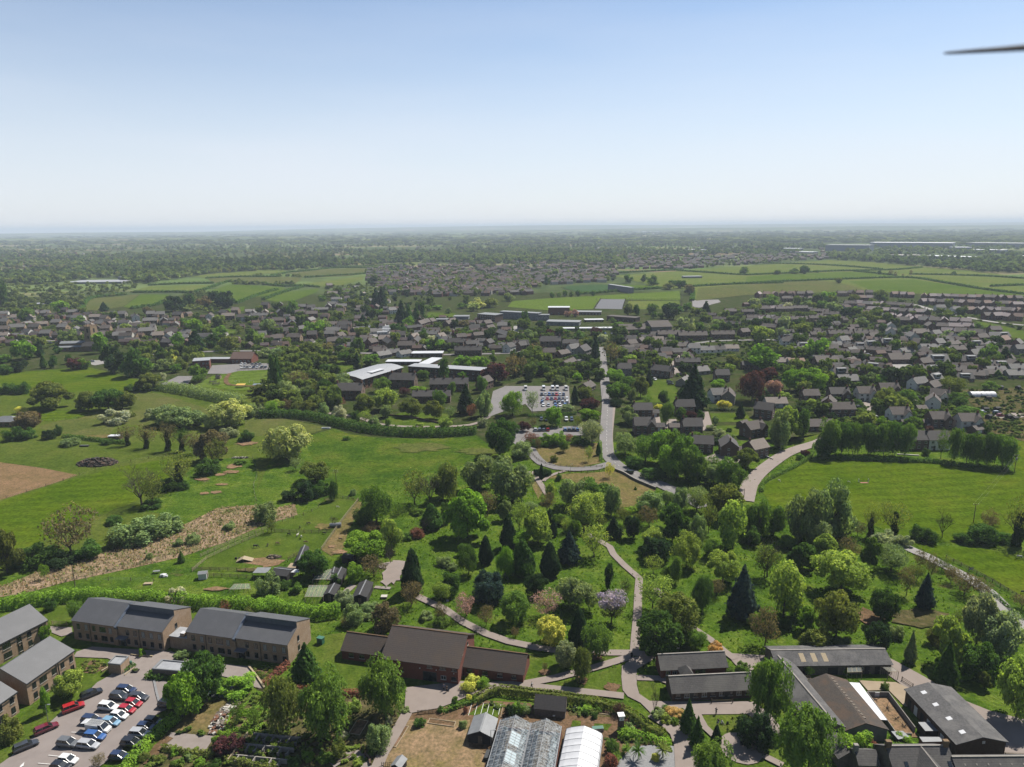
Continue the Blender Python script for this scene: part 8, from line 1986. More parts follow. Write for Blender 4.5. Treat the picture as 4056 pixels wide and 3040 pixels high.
for t, x, y, ang, k, pn, lab in [('g', 965, 845, 152, 'estate', 'black', 'black car driving down the bending road by the bridge wall'), ('g', 1172, 112, -80, 'hatch', 'white', 'white car alone on the big house lawn'),
      ('g', 1288, 132, 0, 'estate', 'dark grey', 'dark car, upper of two on the big house lawn'), ('g', 1295, 150, 0, 'suv', 'black', 'dark car, lower of two on the big house lawn'), ('g', 2128, 178, -80, 'hatch', 'white', 'spare'),
      ('h', 878, 330, 10, 'hatch', 'dark grey', 'dark car at the neck of the brick close'), ('h', 852, 358, 5, 'estate', 'silver', 'silver car below the dark one in the brick close'), ('h', 1000, 415, 85, 'van', 'white', 'white van parked at the mouth of the brick close'),
      ('h', 1345, 262, 0, 'suv', 'black', 'black car on the drive beside the white gabled house'), ('h', 1275, 328, -10, 'hatch', 'navy', 'dark blue car under the round green tree'), ('h', 1300, 355, -30, 'estate', 'silver', 'silver car on a drive below the round green tree'),
      ('h', 1560, 55, -10, 'hatch', 'silver', 'silver car beside the grass turning circle'), ('h', 1960, 375, 0, 'estate', 'silver', 'silver car at the allotments'), ('h', 1850, 370, 20, 'hatch', 'white', 'white car at the allotment gate'), ('h', 1985, 398, 0, 'hatch', 'red', 'red car at the allotments'),
      ('l', 975, 1128, -40, 'suv', 'silver', 'silver car turning out of the bungalow road'), ('l', 735, 1205, 5, 'hatch', 'black', 'black car on the bungalow drive'), ('l', 1410, 1192, -60, 'hatch', 'silver', 'silver car on the dormer bungalow drive'), ('l', 1460, 1192, -60, 'hatch', 'white', 'white car on the dormer bungalow drive'),
      ('l', 1355, 1190, -60, 'suv', 'white', 'white car at the head of the turning circle'), ('l', 730, 990, 0, 'hatch', 'blue', 'blue car before the ironstone terraces'), ('l', 705, 990, 0, 'hatch', 'black', 'black car before the ironstone terraces'), ('l', 905, 992, 0, 'hatch', 'red', 'red car before the ironstone terraces'), ('l', 870, 980, 80, 'van', 'white', 'white van before the ironstone terraces'),
      ('l', 1185, 705, 0, 'hatch', 'white', 'white car among the new estate houses'), ('i', 740, 1178, 0, 'hatch', 'silver', 'silver car outside the church'), ('i', 410, 990, 0, 'hatch', 'white', 'white car in the village lane, beyond the church'), ('i', 400, 1030, -10, 'estate', 'black', 'black car in the village lane, beyond the church'),
      ('k', 435, 1022, 90, 'hatch', 'white', 'white car between the brown roofed houses'), ('k', 365, 885, 0, 'hatch', 'silver', 'silver car at the school block door'), ('k', 1090, 1060, 0, 'hatch', 'white', 'white car on a drive near the village road bend'), ('k', 1455, 1025, 10, 'hatch', 'silver', 'silver car on the terrace road')]:
 if lab == 'spare': continue
 car(k, pn, G(t, x, y), D2(ang), lab, None, False, .35)
for k in range(5):
 p = G('j', 1035 + k * 14, 960 - k * 13)
 t = thing('caravan', 'white caravan, %s in the stepped row of the mobile home park' % ORD[k], 'caravan', (p[0], p[1], .2), D2(8), 'caravans in the mobile home park')
 MB().box(-5, 5, -1.5, 1.5, .5, 2.8, 0).obj('body', M['frame_white'], t); MB().box(-5.2, 5.2, -1.7, 1.7, 2.82, 3.0).obj('roof', M['white_sheet'], t)
 for x in (-3, 0, 3): MB().box(x - .6, x + .6, -1.55, -1.5, 1.3, 2.1).obj('window', M['glass'], t)
for k, (x, y) in enumerate([(890, 905), (930, 918), (985, 905), (880, 930)]):
 p = G('j', x, y)
 t = thing('mobile_home', 'grey roofed mobile home, %s of four in the park of caravans' % ORD[k], 'mobile home', (p[0], p[1], .1), D2(10 + 5 * k), 'mobile homes beside the caravans')
 add_block(t, -5.5, 11, [(0, 2.3), (2, 2.9), (4, 2.3)], M['frame_white'], M['grey_sheet'], .2, .2)
 for s in (2, 5, 8): window(t, 11, 4, 'f', s, .9, 1.2, 1.0, x0=-5.5)
# people and animals
def skinned(name, nodes, edges, parent=None, color=(1, 1, 1), mat='cloth', sub=1, root=0):
 me = bpy.data.meshes.new(name)
 me.from_pydata([n[:3] for n in nodes], edges, [])
 me.materials.append(M[mat])
 o = put(name, me, parent)
 o.color = (*color, 1)
 md = o.modifiers.new('skin', 'SKIN')
 for i, n in enumerate(nodes):
  me.skin_vertices[0].data[i].radius = (n[3], n[4] if len(n) > 4 else n[3])
 me.skin_vertices[0].data[root].use_root = True
 md.use_smooth_shade = True
 sm = o.modifiers.new('smooth', 'SUBSURF'); sm.levels = sm.render_levels = sub
 return o
def person(label, p, rz, top, legs, hair=(.03, .02, .015), pose='stand', z=.14, skin=(.5, .32, .24), hold=None):
 """Figure 1.74 m tall facing -y; pose stand, walk or sit (on the ground)."""
 t = thing('person', label, 'person', (p[0], p[1], z), rz)
 st = {'stand': (.04, -.02, 0, 0), 'walk': (-.3, .28, -.16, .16), 'sit': (0, 0, 0, 0)}[pose]
 dz = 0 if pose != 'sit' else -.80
 hip, sh = .92 + dz, 1.42 + dz
 B = [(0, 0, hip, .14, .11), (0, -.01, 1.12 + dz, .14, .1), (0, 0, 1.32 + dz, .17, .11), (0, .01, 1.45 + dz, .08, .07), (0, 0, 1.52 + dz, .055, .055), (0, -.015, 1.6 + dz, .08, .09), (0, -.01, 1.7 + dz, .075, .085), (0, -.105, 1.6 + dz, .02, .02)]
 E = [(0, 1), (1, 2), (2, 3), (3, 4), (4, 5), (5, 6), (5, 7)]
 J, T, JE, TE = [(0, -.01, 1.08 + dz, .155, .125), (0, 0, 1.3 + dz, .185, .13), (0, .01, 1.42 + dz, .1, .08)], [(0, 0, hip + .06, .16, .13)], [(0, 1), (1, 2)], []
 for i, s in enumerate((-1, 1)):
  sw = st[i]
  if pose == 'sit': kn, an, toe = (s * .16, -.42, .3), (s * .14, -.72, .06), (s * .14, -.86, .06)
  else: kn, an, toe = (s * .1, sw * .5 - .03, .5), (s * .1, sw * 1.0 + (.06 if sw > 0 else 0), .09 + (.06 if sw > .1 else 0)), (s * .12, sw - .15, .05)
  b = len(B); B += [(s * .09, 0, hip - .04, .095), (*kn, .062), (*an, .042), (*toe, .04)]; E += [(0, b), (b, b + 1), (b + 1, b + 2), (b + 2, b + 3)]
  q = len(T); T += [(s * .09, 0, hip - .04, .115), (*kn, .082), (an[0], an[1], an[2] + .05, .062)]; TE += [(0, q), (q, q + 1), (q + 1, q + 2)]
  a = st[2 + (1 - i)] if pose == 'walk' else 0
  if pose == 'sit': el, wr = (s * .3, -.12, sh - .26), (s * .2, -.36, sh - .34)
  elif hold: el, wr = (s * .27, -.04, sh - .28), (s * .14, -.28, sh - .2)
  else: el, wr = (s * .26, a * .5 + .03, sh - .29), (s * .27, a * 1.4 - .05, sh - .53)
  b = len(B); B += [(s * .19, 0, sh, .06), (*el, .042), (*wr, .028)]; E += [(2, b), (b, b + 1), (b + 1, b + 2)]
  dv = (Vector(wr) - Vector(el)).normalized(); side = Vector((s, 0, 0)).cross(dv).normalized()
  pm = Vector(wr) + dv * .07; c = len(B); B += [(*pm, .03, .018)]; E += [(b + 2, c)]
  for k in range(4):                                   # four fingers of unequal length, slightly curled
   r0 = pm + side * (-.027 + .018 * k) + dv * .035; ln = (.032, .04, .037, .028)[k]
   r1 = r0 + dv * ln; r2 = r1 + dv * ln * .7 + Vector((-s * .018, 0, 0)); n = len(B)
   B += [(*r0, .0095), (*r1, .0085), (*r2, .007)]; E += [(c, n), (n, n + 1), (n + 1, n + 2)]
  n = len(B); th = Vector(wr) + dv * .03 + side * -.045; B += [(*th, .011), (*(th + dv * .035 - side * .01), .009)]; E += [(b + 2, n), (n, n + 1)]
  q = len(J); J += [(s * .19, 0, sh, .085), (*el, .062), (wr[0], wr[1], wr[2] + .02, .046)]; JE += [(1, q), (q, q + 1), (q + 1, q + 2)]
 skinned('body', B, E, t, skin, 'hide', 1)
 skinned('jacket', J, JE, t, top, 'cloth', 1)
 skinned('trousers', T, TE, t, legs, 'cloth', 1)
 skinned('hair', [(0, .03, 1.62 + dz, .075, .08), (0, .02, 1.7 + dz, .085, .095), (0, -.02, 1.735 + dz, .06, .075)], [(0, 1), (1, 2)], t, hair, 'hide', 1)
 for s in (-1, 1):
  MB().tube((s * .033, -.088, 1.62 + dz), (s * .033, -.102, 1.62 + dz), .012, .009, 6).obj('eye', M['black_plastic'], t)
  MB().tube((s * .078, -.01, 1.6 + dz), (s * .1, 0, 1.6 + dz), .03, .02, 6).obj('ear', M['hide'], t).color = (*skin, 1)
 MB().box(-.025, .025, -.1, -.085, 1.545 + dz, 1.555 + dz).obj('mouth', M['red_paint'], t)
 return t
person('person in dark blue clothes standing on the path below the reception block', G('c', 1650, 1248), 2.6, (.02, .03, .07), (.025, .035, .07), hold=True)
person('person in black with long hair walking toward the stables', G('c', 1873, 893), .4, (.015, .014, .016), (.02, .02, .025), (.05, .02, .012), 'walk')
person('person in dark clothes walking half behind the stable birch', G('c', 1908, 905), .2, (.03, .02, .02), (.015, .015, .02), (.02, .012, .01), 'walk')
person('person in white shirt and dark trousers beside the clipped hedge', G('c', 210, 1045), 1.3, (.6, .6, .62), (.02, .02, .022), (.02, .016, .014), 'walk')
person('person in blue standing in the shade before the red hall doors', G('b', 1497, 1062), .3, (.04, .08, .18), (.02, .02, .03))
person('person in black standing in the shade by the red hall corner', G('b', 1520, 1075), -.4, (.02, .02, .02), (.02, .02, .025))
person('person in white top sitting on the picnic lawn', G('c', 1692, 1318), .6, (.6, .58, .58), (.03, .03, .04), (.04, .02, .015), 'sit')
person('person in dark top sitting on the picnic lawn', G('c', 1668, 1308), -.5, (.03, .025, .03), (.05, .06, .1), (.03, .02, .015), 'sit')
t = thing('backpack', 'black backpack on the picnic lawn beside the sitting pair', 'bag', (*G('c', 1740, 1322), .14))
MB().box(-.2, .2, -.14, .14, 0, .48).obj('bag_body', M['black_plastic'], t); MB().box(-.15, .15, -.2, -.142, .06, .3).obj('pocket', M['black_plastic'], t)
def grazer(label, p, rz, col, s=1.0, graze=True, group=None):
 """Goat or sheep: deep chest, jointed legs, head down when grazing; facing -y. Copies share the one built first."""
 key = graze
 if key not in GRAZ:
  t = thing('goat', None, 'animal')
  hd = [(0, -.62, .78, .09), (0, -.74, .5 if graze else .98, .07), (0, -.86, .2 if graze else 1.06, .075, .085), (0, -1.0, .08 if graze else .98, .045)]
  N = [(0, .45, .62, .15, .16), (0, .1, .6, .19, .2), (0, -.3, .6, .18, .22), (0, -.48, .68, .13, .15)] + hd + [(0, .6, .66, .035), (0, .68, .55, .02)]
  E = [(0, 1), (1, 2), (2, 3), (3, 4), (4, 5), (5, 6), (6, 7), (0, 8), (8, 9)]
  for sx in (-1, 1):
   n = len(N); N += [(sx * .12, .42, .5, .09), (sx * .13, .36, .36, .055), (sx * .13, .47, .22, .034), (sx * .13, .43, .02, .03)]; E += [(0, n), (n, n + 1), (n + 1, n + 2), (n + 2, n + 3)]
   n = len(N); N += [(sx * .12, -.36, .45, .075), (sx * .12, -.34, .26, .04), (sx * .12, -.36, .02, .03)]; E += [(2, n), (n, n + 1), (n + 1, n + 2)]
   n = len(N); h = hd[2]; N += [(sx * .13, h[1] + .04, h[2] + .06, .025)]; E += [(6, n)]
  skinned('body', N, E, t, (1, 1, 1), 'hide', 1, 1)
  hb = MB()
  for sx in (-1, 1): hb.tube((sx * .04, hd[2][1] + .02, hd[2][2] + .06), (sx * .07, hd[2][1] + .16, hd[2][2] + .2), .02, .008, 5)
  hb.obj('horn', M['black_timber'], t)
  note_kids(t); GRAZ[key] = t; o = t
 else: o = copy_tree(GRAZ[key])
 o.location = (p[0], p[1], .16); o.rotation_euler = (0, 0, rz); o.scale = (s, s, s)
 o.children[0].color = (*col, 1)
 return tag(o, label, None, group)
GRAZ = {}
BK, WH, BN = (.03, .025, .022), (.7, .66, .58), (.2, .12, .07)
for t0, x, y, rz, c, s, gz, lab in [
  ('f', 285, 1328, 1.2, BK, 1.1, 1, 'black goat grazing just below the paddock fence'), ('f', 353, 1335, 2.8, WH, 1.1, 0, 'white goat standing below the paddock fence'), ('f', 383, 1350, .4, WH, 1.2, 0, 'white goat with raised head, lower of two white ones'),
  ('f', 25, 1425, 1.5, BK, 1.4, 1, 'large black goat near the edge of the goat paddock'), ('f', 120, 1410, .2, BK, 1.0, 1, 'small black goat beside the feeder post'), ('f', 195, 1400, 1.4, BN, 1.1, 1, 'brown goat grazing beside the feeder post'),
  ('f', 415, 1390, 1.6, BN, 1.1, 1, 'brown goat grazing apart in mid paddock'), ('f', 440, 1243, -1.2, BK, 1.1, 1, 'dark goat in the upper paddock'), ('f', 665, 1112, 1.5, WH, .9, 1, 'pale goat alone at the head of the upper paddock'),
  ('f', 688, 1368, 1.3, BN, 1.2, 1, 'brown and pale goat on the sandy track'), ('f', 372, 1270, .4, BK, .9, 1, 'small dark goat by the upper paddock fence'), ('f', 560, 1318, 1.2, BK, 1.0, 1, 'dark goat in the fence shade by the sandy track'),
  ('d', 2130, 25, 1.2, WH, 1.2, 1, 'white sheep grazing in the field beyond the lane'), ('h', 800, 915, 1, WH, .8, 1, 'white lamb near the horse jump'), ('h', 255, 905, .4, WH, 1.0, 1, 'white sheep lying by the road hedge of the horse field')]:
 o = grazer(lab, G(t0, x, y), rz, c, s, bool(gz))
 if 'sheep' in lab or 'lamb' in lab: o.name = 'sheep'
# the propeller at the picture edge (part of the aircraft that carries the camera)
t = thing('propeller', 'dark drone propeller blade entering at the upper edge of the sky', 'propeller')
mb = MB()
secs = [(0.008, .010, .0022), (.02, .016, .0020), (.04, .019, .0016), (.07, .016, .0012), (.1, .011, .0009), (.118, .006, .0006), (.122, .002, .0004)]
for i, (x, c, h) in enumerate(secs):
 tw = math.radians(16 - 90 * x)
 for u, v in ((-.5, 0), (-.15, .5), (.3, .35), (.5, 0), (.3, -.3), (-.15, -.35)):
  y, z = u * c, v * h * 2
  mb.v.append((-x, y * math.cos(tw) - z * math.sin(tw), y * math.sin(tw) + z * math.cos(tw)))
for i in range(len(secs) - 1):
 for k in range(6):
  a = i * 6 + k; b = i * 6 + (k + 1) % 6
  mb.f.append((a, b, b + 6, a + 6)); mb.m.append(0)
mb.f.append(tuple(range(len(mb.v) - 6, len(mb.v)))); mb.m.append(0)
for k in range(2):
 b = mb.obj('blade', M['black_plastic'], t, True, None, math.pi * k)
MB().tube((0, 0, -.006), (0, 0, .007), .009, .008, 16).obj('hub', M['black_plastic'], t)
MB().tube((0, 0, -.028), (0, 0, -.007), .0125, .0125, 16).tube((.0, 0, -.03), (.09, -.07, -.034), .009, .012, 8).obj('motor', M['dark_metal'], t)
tip = Vector(sight('l', 2212 - 250, -1300)).normalized()          # where the blade tip is sighted
d = sight('S', 0, 0) if 'S' in SHEETS else None
def aim(u, v, dist):
 SHEETS['S'] = (0, 0, 1.0)
 w = Vector(sight('S', u, v)).normalized()
 return Vector((0, 0, CAM_H)) + w * dist
A, B = aim(3745, 212, .335), aim(4056, 190, .30)
ax = (A - B).normalized()
t.location = A - ax * .122
zax = (Vector((0, 0, 1)) - ax * ax.z).normalized()
yax = zax.cross(-ax)
t.rotation_euler = Matrix((-ax, yax, zax)).transposed().to_euler()
# poles, lamps, signs
def pole(label, t0, x, y, yt, arms=1, name='utility_pole'):
 p = G(t0, x, y); h = height_of(p, t0, yt)
 t = thing(name, label, 'pole', p)
 MB().tube((0, 0, -.2), (0, 0, h), .14, .1, 8).obj('pole', M['timber'], t)
 for k in range(arms):
  z = h - .25 - k * .7
  MB().box(-1.0, 1.0, -.06, .06, z - .06, z + .06).obj('crossarm', M['timber'], t)
  for s in (-.85, 0, .85): MB().tube((s, 0, z + .065), (s, 0, z + .3), .06, .05, 6).obj('insulator', M['white_paint'], t)
 return p, h
pa = pole('lone timber pole on the reed bed edge above the boundary hedge', 'a', 588, 248, 80, 0)
pb = pole('timber pole with crossarms at the foot of the wet meadow', 'f', 660, 985, 815, 2)
pc = pole('timber pole with crossarm standing in the horse field bank', 'h', 1775, 1225, 1078, 1)
pd = pole('tall pole carrying a transformer box at the horse field corner', 'h', 2095, 830, 695, 1)
MB().box(-.35, .35, -.4, -.02, pd[1] - 2.4, pd[1] - 1.3).obj('transformer', M['grey_paint'], [o for o in bpy.data.objects if o.name.startswith('utility_pole')][-1])
pe = pole('pole rising from the grass turning circle road', 'l', 1398, 1290, 1218, 0)
pf = pole('pole by the lower end of the estate road', 'g', 1868, 1035, 960, 0)
for k, (q, w) in enumerate(((pc, pd),)):
 cu = MB()
 for s in (-.85, .85):
  prev = None
  for i in range(13):
   f = i / 12
   z = q[1] * (1 - f) + w[1] * f - 6 * f * (1 - f) * .5
   pt = (q[0][0] * (1 - f) + w[0][0] * f + s, q[0][1] * (1 - f) + w[0][1] * f, z)
   if prev: cu.tube(prev, pt, .02, .02, 3)
   prev = pt
 tag(cu.obj('overhead_cable', M['dark_metal']), 'pair of overhead cables strung across the horse field', 'cable')
def street_lamp(label, t0, x, y, yt, rz=0.0):
 p = G(t0, x, y); h = max(4.0, height_of(p, t0, yt))
 t = thing('street_lamp', label, 'lamp post', p, rz)
 MB().tube((0, 0, 0), (0, 0, h), .07, .05, 8).tube((0, 0, h - .03), (.7, 0, h + .05), .035, .03, 6).obj('column', M['galvanised'], t)
 MB().box(.45, 1.05, -.13, .13, h + .03, h + .13).obj('lamp_head', M['grey_paint'], t)
street_lamp('grey lamp post on the verge between the red kerb cars', 'a', 378, 1312, 1170)
street_lamp('lamp post on the entry road of the dry grass island', 'g', 512, 838, 778)
street_lamp('lamp post by the hedge at the road junction', 'g', 755, 735, 650)
street_lamp('lamp post on the straight village road, by the copper beech', 'g', 762, 240, 178)
street_lamp('lamp post beside the park entrance path', 'g', 310, 962, 905)
street_lamp('lamp post where the estate road bends under the birches', 'h', 262, 680, 615)
street_lamp('lamp post at the greenhouse door', 'b', 1865, 1500, 1385)
for k, (x, y, yt) in enumerate([(728, 745, 675), (1008, 690, 620), (985, 690, 612), (1395, 745, 640), (1408, 700, 610)]):
 p = G('k', x, y); h = height_of(p, 'k', yt)
 t = thing('floodlight', 'tall floodlight mast by the sports courts, %s along the pitch edge' % ORD[k], 'floodlight', p)
 MB().tube((0, 0, 0), (0, 0, h), .16, .1, 6).obj('mast', M['galvanised'], t); MB().box(-1, 1, -.2, .2, h + .005, h + .7).obj('lamp_head', M['grey_paint'], t)
def board(label, t0, x, y, w, h, up, mat, rz=0.0, name='sign', mark=None):
 p = G(t0, x, y)
 t = thing(name, label, 'sign', p, rz)
 for s in (-w * .4, w * .4): MB().box(s - .04, s + .04, .01, .08, 0, up + h * .9).obj('post', M['timber'], t)
 MB().box(-w / 2, w / 2, -.05, .005, up, up + h).obj('panel', M[mat], t)
 if mark: MB().box(-w * .42, w * .1, -.06, -.052, up + h * .2, up + h * .75).obj('emblem', M[mark], t)
board('white information board with green map behind the reception block', 'c', 1338, 745, 1.6, 1.0, .5, 'white_paint', -.2, mark='green_paint')
board('small dark notice board at the reception garden corner', 'c', 1083, 890, .5, .7, .6, 'dark_metal', .5)
board('blue round edged notice beside the curving path', 'b', 1525, 395, .6, .6, 1.2, 'blue_sheet')
board('white road sign at the village road junction', 'g', 865, 685, .8, 1.2, .6, 'white_paint')
board('low sign beside the seed plots', 'c', 383, 1275, .5, .3, .5, 'white_paint')
board('white sign beside the parking lot verge', 'g', 690, 600, 1.6, .6, .5, 'white_paint')
p = G('d', 1755, 125)
t = thing('chevron_sign', 'black and white chevron board at the bend of the lane', 'sign', p, .5)
MB().box(-1.2, 1.2, -.04, .0, .5, 1.2).obj('panel', M['black_plastic'], t)
mb = MB()
for k in range(3):
 x = -1.0 + k * .75
 mb.poly([(x, -.045, .55), (x + .3, -.045, .85), (x, -.045, 1.15), (x + .25, -.045, 1.15), (x + .55, -.045, .85), (x + .25, -.045, .55)])
mb.obj('chevron', M['white_paint'], t)
for s in (-1, 1): MB().box(s - .05, s + .05, .005, .1, 0, 1.2).obj('post', M['galvanised'], t)
p = G('d', 2160, 300); board('dark field gate sign beside the sheep field', 'd', 2160, 300, 1.2, .5, .5, 'dark_metal')
# brick stack with its white cap by the polytunnel garden
p = G('c', 905, 1375)
t = thing('brick_pillar', 'tall brick pillar with a white plaque beside the curving hedge', 'pillar', p, .1)
hh = height_of(p, 'c', 1250)
MB().box(-.55, .55, -.55, .55, 0, hh).obj('shaft', M['brown_brick'], t)
MB().box(-.7, .7, -.7, .7, hh + .003, hh + .2).obj('cap', M['white_paint'], t)
MB().box(-.5, .5, -.62, -.56, hh - .9, hh - .1).obj('plaque', M['white_paint'], t)
MB().tube((0, -.64, hh - .5), (0, -.621, hh - .5), .13, .13, 10).obj('emblem', M['dark_metal'], t)
# bins, cabinets, troughs and other single things
def small(label, cat, name, t0, x, y, mb, mats, rz=0.0):
 p = G(t0, x, y)
 return tag(mb.obj(name, [M[q] for q in mats], None, False, (*p, .12), rz), label, cat)
def bin_(label, t0, x, y, mat='black_plastic'):
 t = thing('litter_bin', label, 'bin', G(t0, x, y))
 MB().tube((0, 0, 0.05), (0, 0, 1.0), .28, .33, 10).obj('body', M[mat], t); MB().tube((0, 0, 1.005), (0, 0, 1.25), .35, .2, 10).obj('lid', M[mat], t)
bin_('dark litter bin at the path crossing', 'c', 990, 800); bin_('green bin beside the square brick store', 'a', 1025, 862, 'green_paint'); bin_('dark litter bin on the picnic circle', 'c', 1850, 1490)
t = thing('utility_cabinet', 'green metal utility cabinet on the grass beside the end buff hall', 'cabinet', G('b', 535, 692), D2(-20))
MB().box(-.8, .8, -.55, .55, 0, 1.7).obj('body', M['green_paint'], t); MB().box(-.9, .9, -.65, .65, 1.703, 1.85).obj('roof', M['green_paint'], t); MB().box(-.02, .02, -.58, -.551, .1, 1.6).obj('door_seam', M['dark_metal'], t)
t = thing('planter', 'dark square planter on the paving between the two stores', 'planter', G('a', 1058, 915))
MB().box(-.8, .8, -.6, .6, 0, .55).obj('tub', M['black_timber'], t); o = put('foliage', CROWN['U'][0], t, (0, 0, .5), 0, (1.3, 1.0, .5)); o.color = (.12, .16, .05, 1)
t = thing('crate', 'white lidded square box on the grass near the long black shed', 'crate', G('b', 1030, 335))
MB().box(-.8, .8, -.6, .6, 0, .6).obj('box', M['timber'], t); MB().box(-.9, .9, -.7, .7, .603, .72).obj('lid', M['render'], t)
t = thing('sandpit_frame', 'white square frame lying on the lawn below the dark conifer', 'frame', G('b', 415, 975))
MB().box(-.9, .9, -.75, -.65, 0, .12).box(-.9, .9, .65, .75, 0, .12).box(-.9, -.8, -.65, .65, 0, .12).box(.8, .9, -.65, .65, 0, .12).obj('frame', M['white_paint'], t)
t = thing('water_tank', 'pale cylinder water tank lying by the bare tree in the upper paddock', 'tank', G('f', 650, 1262), .1)
MB().tube((-2, 0, .9), (2, 0, .9), .8, .8, 14).obj('tank', M['galvanised'], t); MB().box(-1.6, -1.2, -.7, .7, 0, .35).box(1.2, 1.6, -.7, .7, 0, .35).obj('cradle', M['timber'], t)
t = thing('feeding_platform', 'pale timber climbing platform in the goat paddock', 'platform', G('e', 1915, 1525), .1)
mb = MB().slab([(-2.6, -1.2, .25), (-.4, -1.2, 1.3), (-.4, 1.2, 1.3), (-2.6, 1.2, .25)], .1).slab([(-.4, -1.2, 1.3), (2.6, -1.2, .3), (2.6, 1.2, .3), (-.4, 1.2, 1.3)], .1); mb.obj('ramp', M['pale_timber'], t)
for x in (-.5, 1.0): MB().box(x - .1, x + .1, -1.1, 1.1, 0, .75).obj('trestle', M['timber'], t)
for k in range(2):
 tag(MB().tube((0, -.12, .35), (0, .12, .35), .42, .42, 12).obj('tyre', M['rubber'], None, False, (*G('e', 1845 + k * 30, 1515), .1), .3), 'half buried tyre beside the goat platform, %s one' % ('outer' if k == 0 else 'inner'), 'tyre')
tag(MB().tube((0, -.12, .35), (0, .12, .35), .4, .4, 12).obj('tyre', M['rubber'], None, False, (*G('a', 1838, 1125), .1), .8), 'car tyre leaning at the head of the parterre', 'tyre')
def heap(label, cat, name, t0, x, y, rx, ry, h, n, mats, seed, smin=.2, smax=.5):
 g = random.Random(seed); mb = MB(); p = G(t0, x, y)
 for i in range(n):
  a, q = g.uniform(0, 6.28), math.sqrt(g.random())
  X, Y = rx * q * math.cos(a), ry * q * math.sin(a)
  z = h * (1 - q * q) * g.uniform(.2, 1)
  s = g.uniform(smin, smax)
  m0 = len(mb.v)
  mb.box(-s, s, -s * .7, s * .7, -.1, s * .8, g.randrange(len(mats)))
  R = Matrix.Rotation(g.uniform(0, 3), 3, 'Z') @ Matrix.Rotation(g.uniform(-.5, .5), 3, 'X')
  for k in range(m0, len(mb.v)): mb.v[k] = tuple(R @ Vector(mb.v[k]) + Vector((X, Y, z)))
 return tag(mb.obj(name, [M[q] for q in mats], None, False, (*p, .06)), label, cat)
heap('dark dung heap in the pasture', 'heap', 'dung_heap', 'e', 762, 765, 9, 5, 2.6, 420, ['black_timber', 'bark', 'brown_brick'], 1, .3, .8)
heap('heap of logs on bare earth in the goat paddock', 'heap', 'log_heap', 'f', 165, 1500, 2.4, 1.0, .8, 60, ['bark', 'timber'], 2)
heap('stacked rubble stone beside the parterre', 'heap', 'stone_heap', 'a', 1745, 1280, 2.0, 5.2, .7, 170, ['concrete', 'orange_brick', 'render', 'rubble_stone'], 3, .2, .5)
heap('tan stone slabs at the head of the parterre', 'heap', 'stone_heap', 'a', 1830, 1165, 1.2, .8, .5, 25, ['pale_timber', 'concrete'], 4)
heap('glinting plastic sacks dumped under the leafy bank', 'heap', 'sack_heap', 'a', 1770, 1075, 4.5, 1.6, .9, 110, ['black_plastic', 'white_sheet', 'galvanised', 'green_paint'], 5, .2, .5)
heap('white bags piled by the goat field pole', 'heap', 'bag_heap', 'a', 1280, 165, 1.1, .7, .7, 24, ['white_sheet'], 6)
heap('broken concrete across the meadow gateway', 'heap', 'rubble_heap', 'e', 1880, 722, 4, .8, .5, 40, ['concrete', 'black_timber'], 7)
t = thing('pallet_stack', 'pale slatted pallets lying on the grass beyond the boundary hedge', 'pallets', G('a', 1155, 228), .1)
for k in range(3): MB().box(-1.3 + .1 * k, 1.3, -.6, .6, k * .16, k * .16 + .13).obj('pallet', M['pale_timber'], t)
t = thing('field_table', 'grey topped table near the white bags', 'table', G('a', 1225, 140), .2)
MB().box(-1, 1, -.5, .5, .7, .78).obj('top', M['grey_sheet'], t)
for x in (-.9, .9):
 for y in (-.4, .4): MB().box(x - .04, x + .04, y - .04, y + .04, 0, .697).obj('leg', M['timber'], t)
t = thing('horse_jump', 'red and white horse jump left in the big field', 'jump', G('h', 915, 910))
for x in (-2, 2): MB().box(x - .1, x + .1, -.1, .1, 0, 1.5).obj('stand', M['white_paint'], t)
MB().box(-1.88, 1.88, -.05, .05, .6, .72).obj('pole', M['black_timber'], t); MB().box(-1.6, 1.6, -1.2, -.2, .02, .12).obj('mat', M['red_paint'], t)
for t0, x, y, lab in (('e', 660, 632, 'dark feed trough in the dung heap field'), ('f', 575, 492, 'pale boat shaped trough beside the college hedge')):
 small(lab, 'trough', 'trough', t0, x, y, MB().box(-2.2, 2.2, -.5, .5, 0, .7).box(-2.0, 2.0, -.35, .35, .7, .72, 1), ['black_timber' if 'dark' in lab else 'white_paint', 'galvanised'])
for k, x in enumerate((900, 918)):
 pass
t = thing('tin_shelter', 'pale tin roofed field shelter at the dung heap hedge', 'shelter', G('e', 905, 572))
MB().box(-3, 3, -1.5, 1.5, 0, 1.9).obj('wall', M['timber'], t); MB().box(-3.2, 3.2, -1.7, 1.7, 1.905, 2.0).obj('roof', M['white_sheet'], t)
# benches on the reception veranda and the park
def bench(label, t0, x, y, rz=0.0):
 t = thing('bench', label, 'bench', G(t0, x, y), rz)
 MB().box(-.8, .8, -.22, .22, .42, .47).obj('seat', M['timber'], t); MB().box(-.8, .8, .2, .25, .5, .9).obj('backrest', M['timber'], t)
 for s in (-.65, .65): MB().box(s - .04, s + .04, -.2, .24, 0, .418).obj('leg', M['dark_metal'], t)
bench('timber bench against the reception front, by its main door', 'c', 1530, 1128); bench('timber bench against the reception front, farther from the main door', 'c', 1660, 1124); bench('bench in the stable corner of the farmyard', 'd', 480, 975)
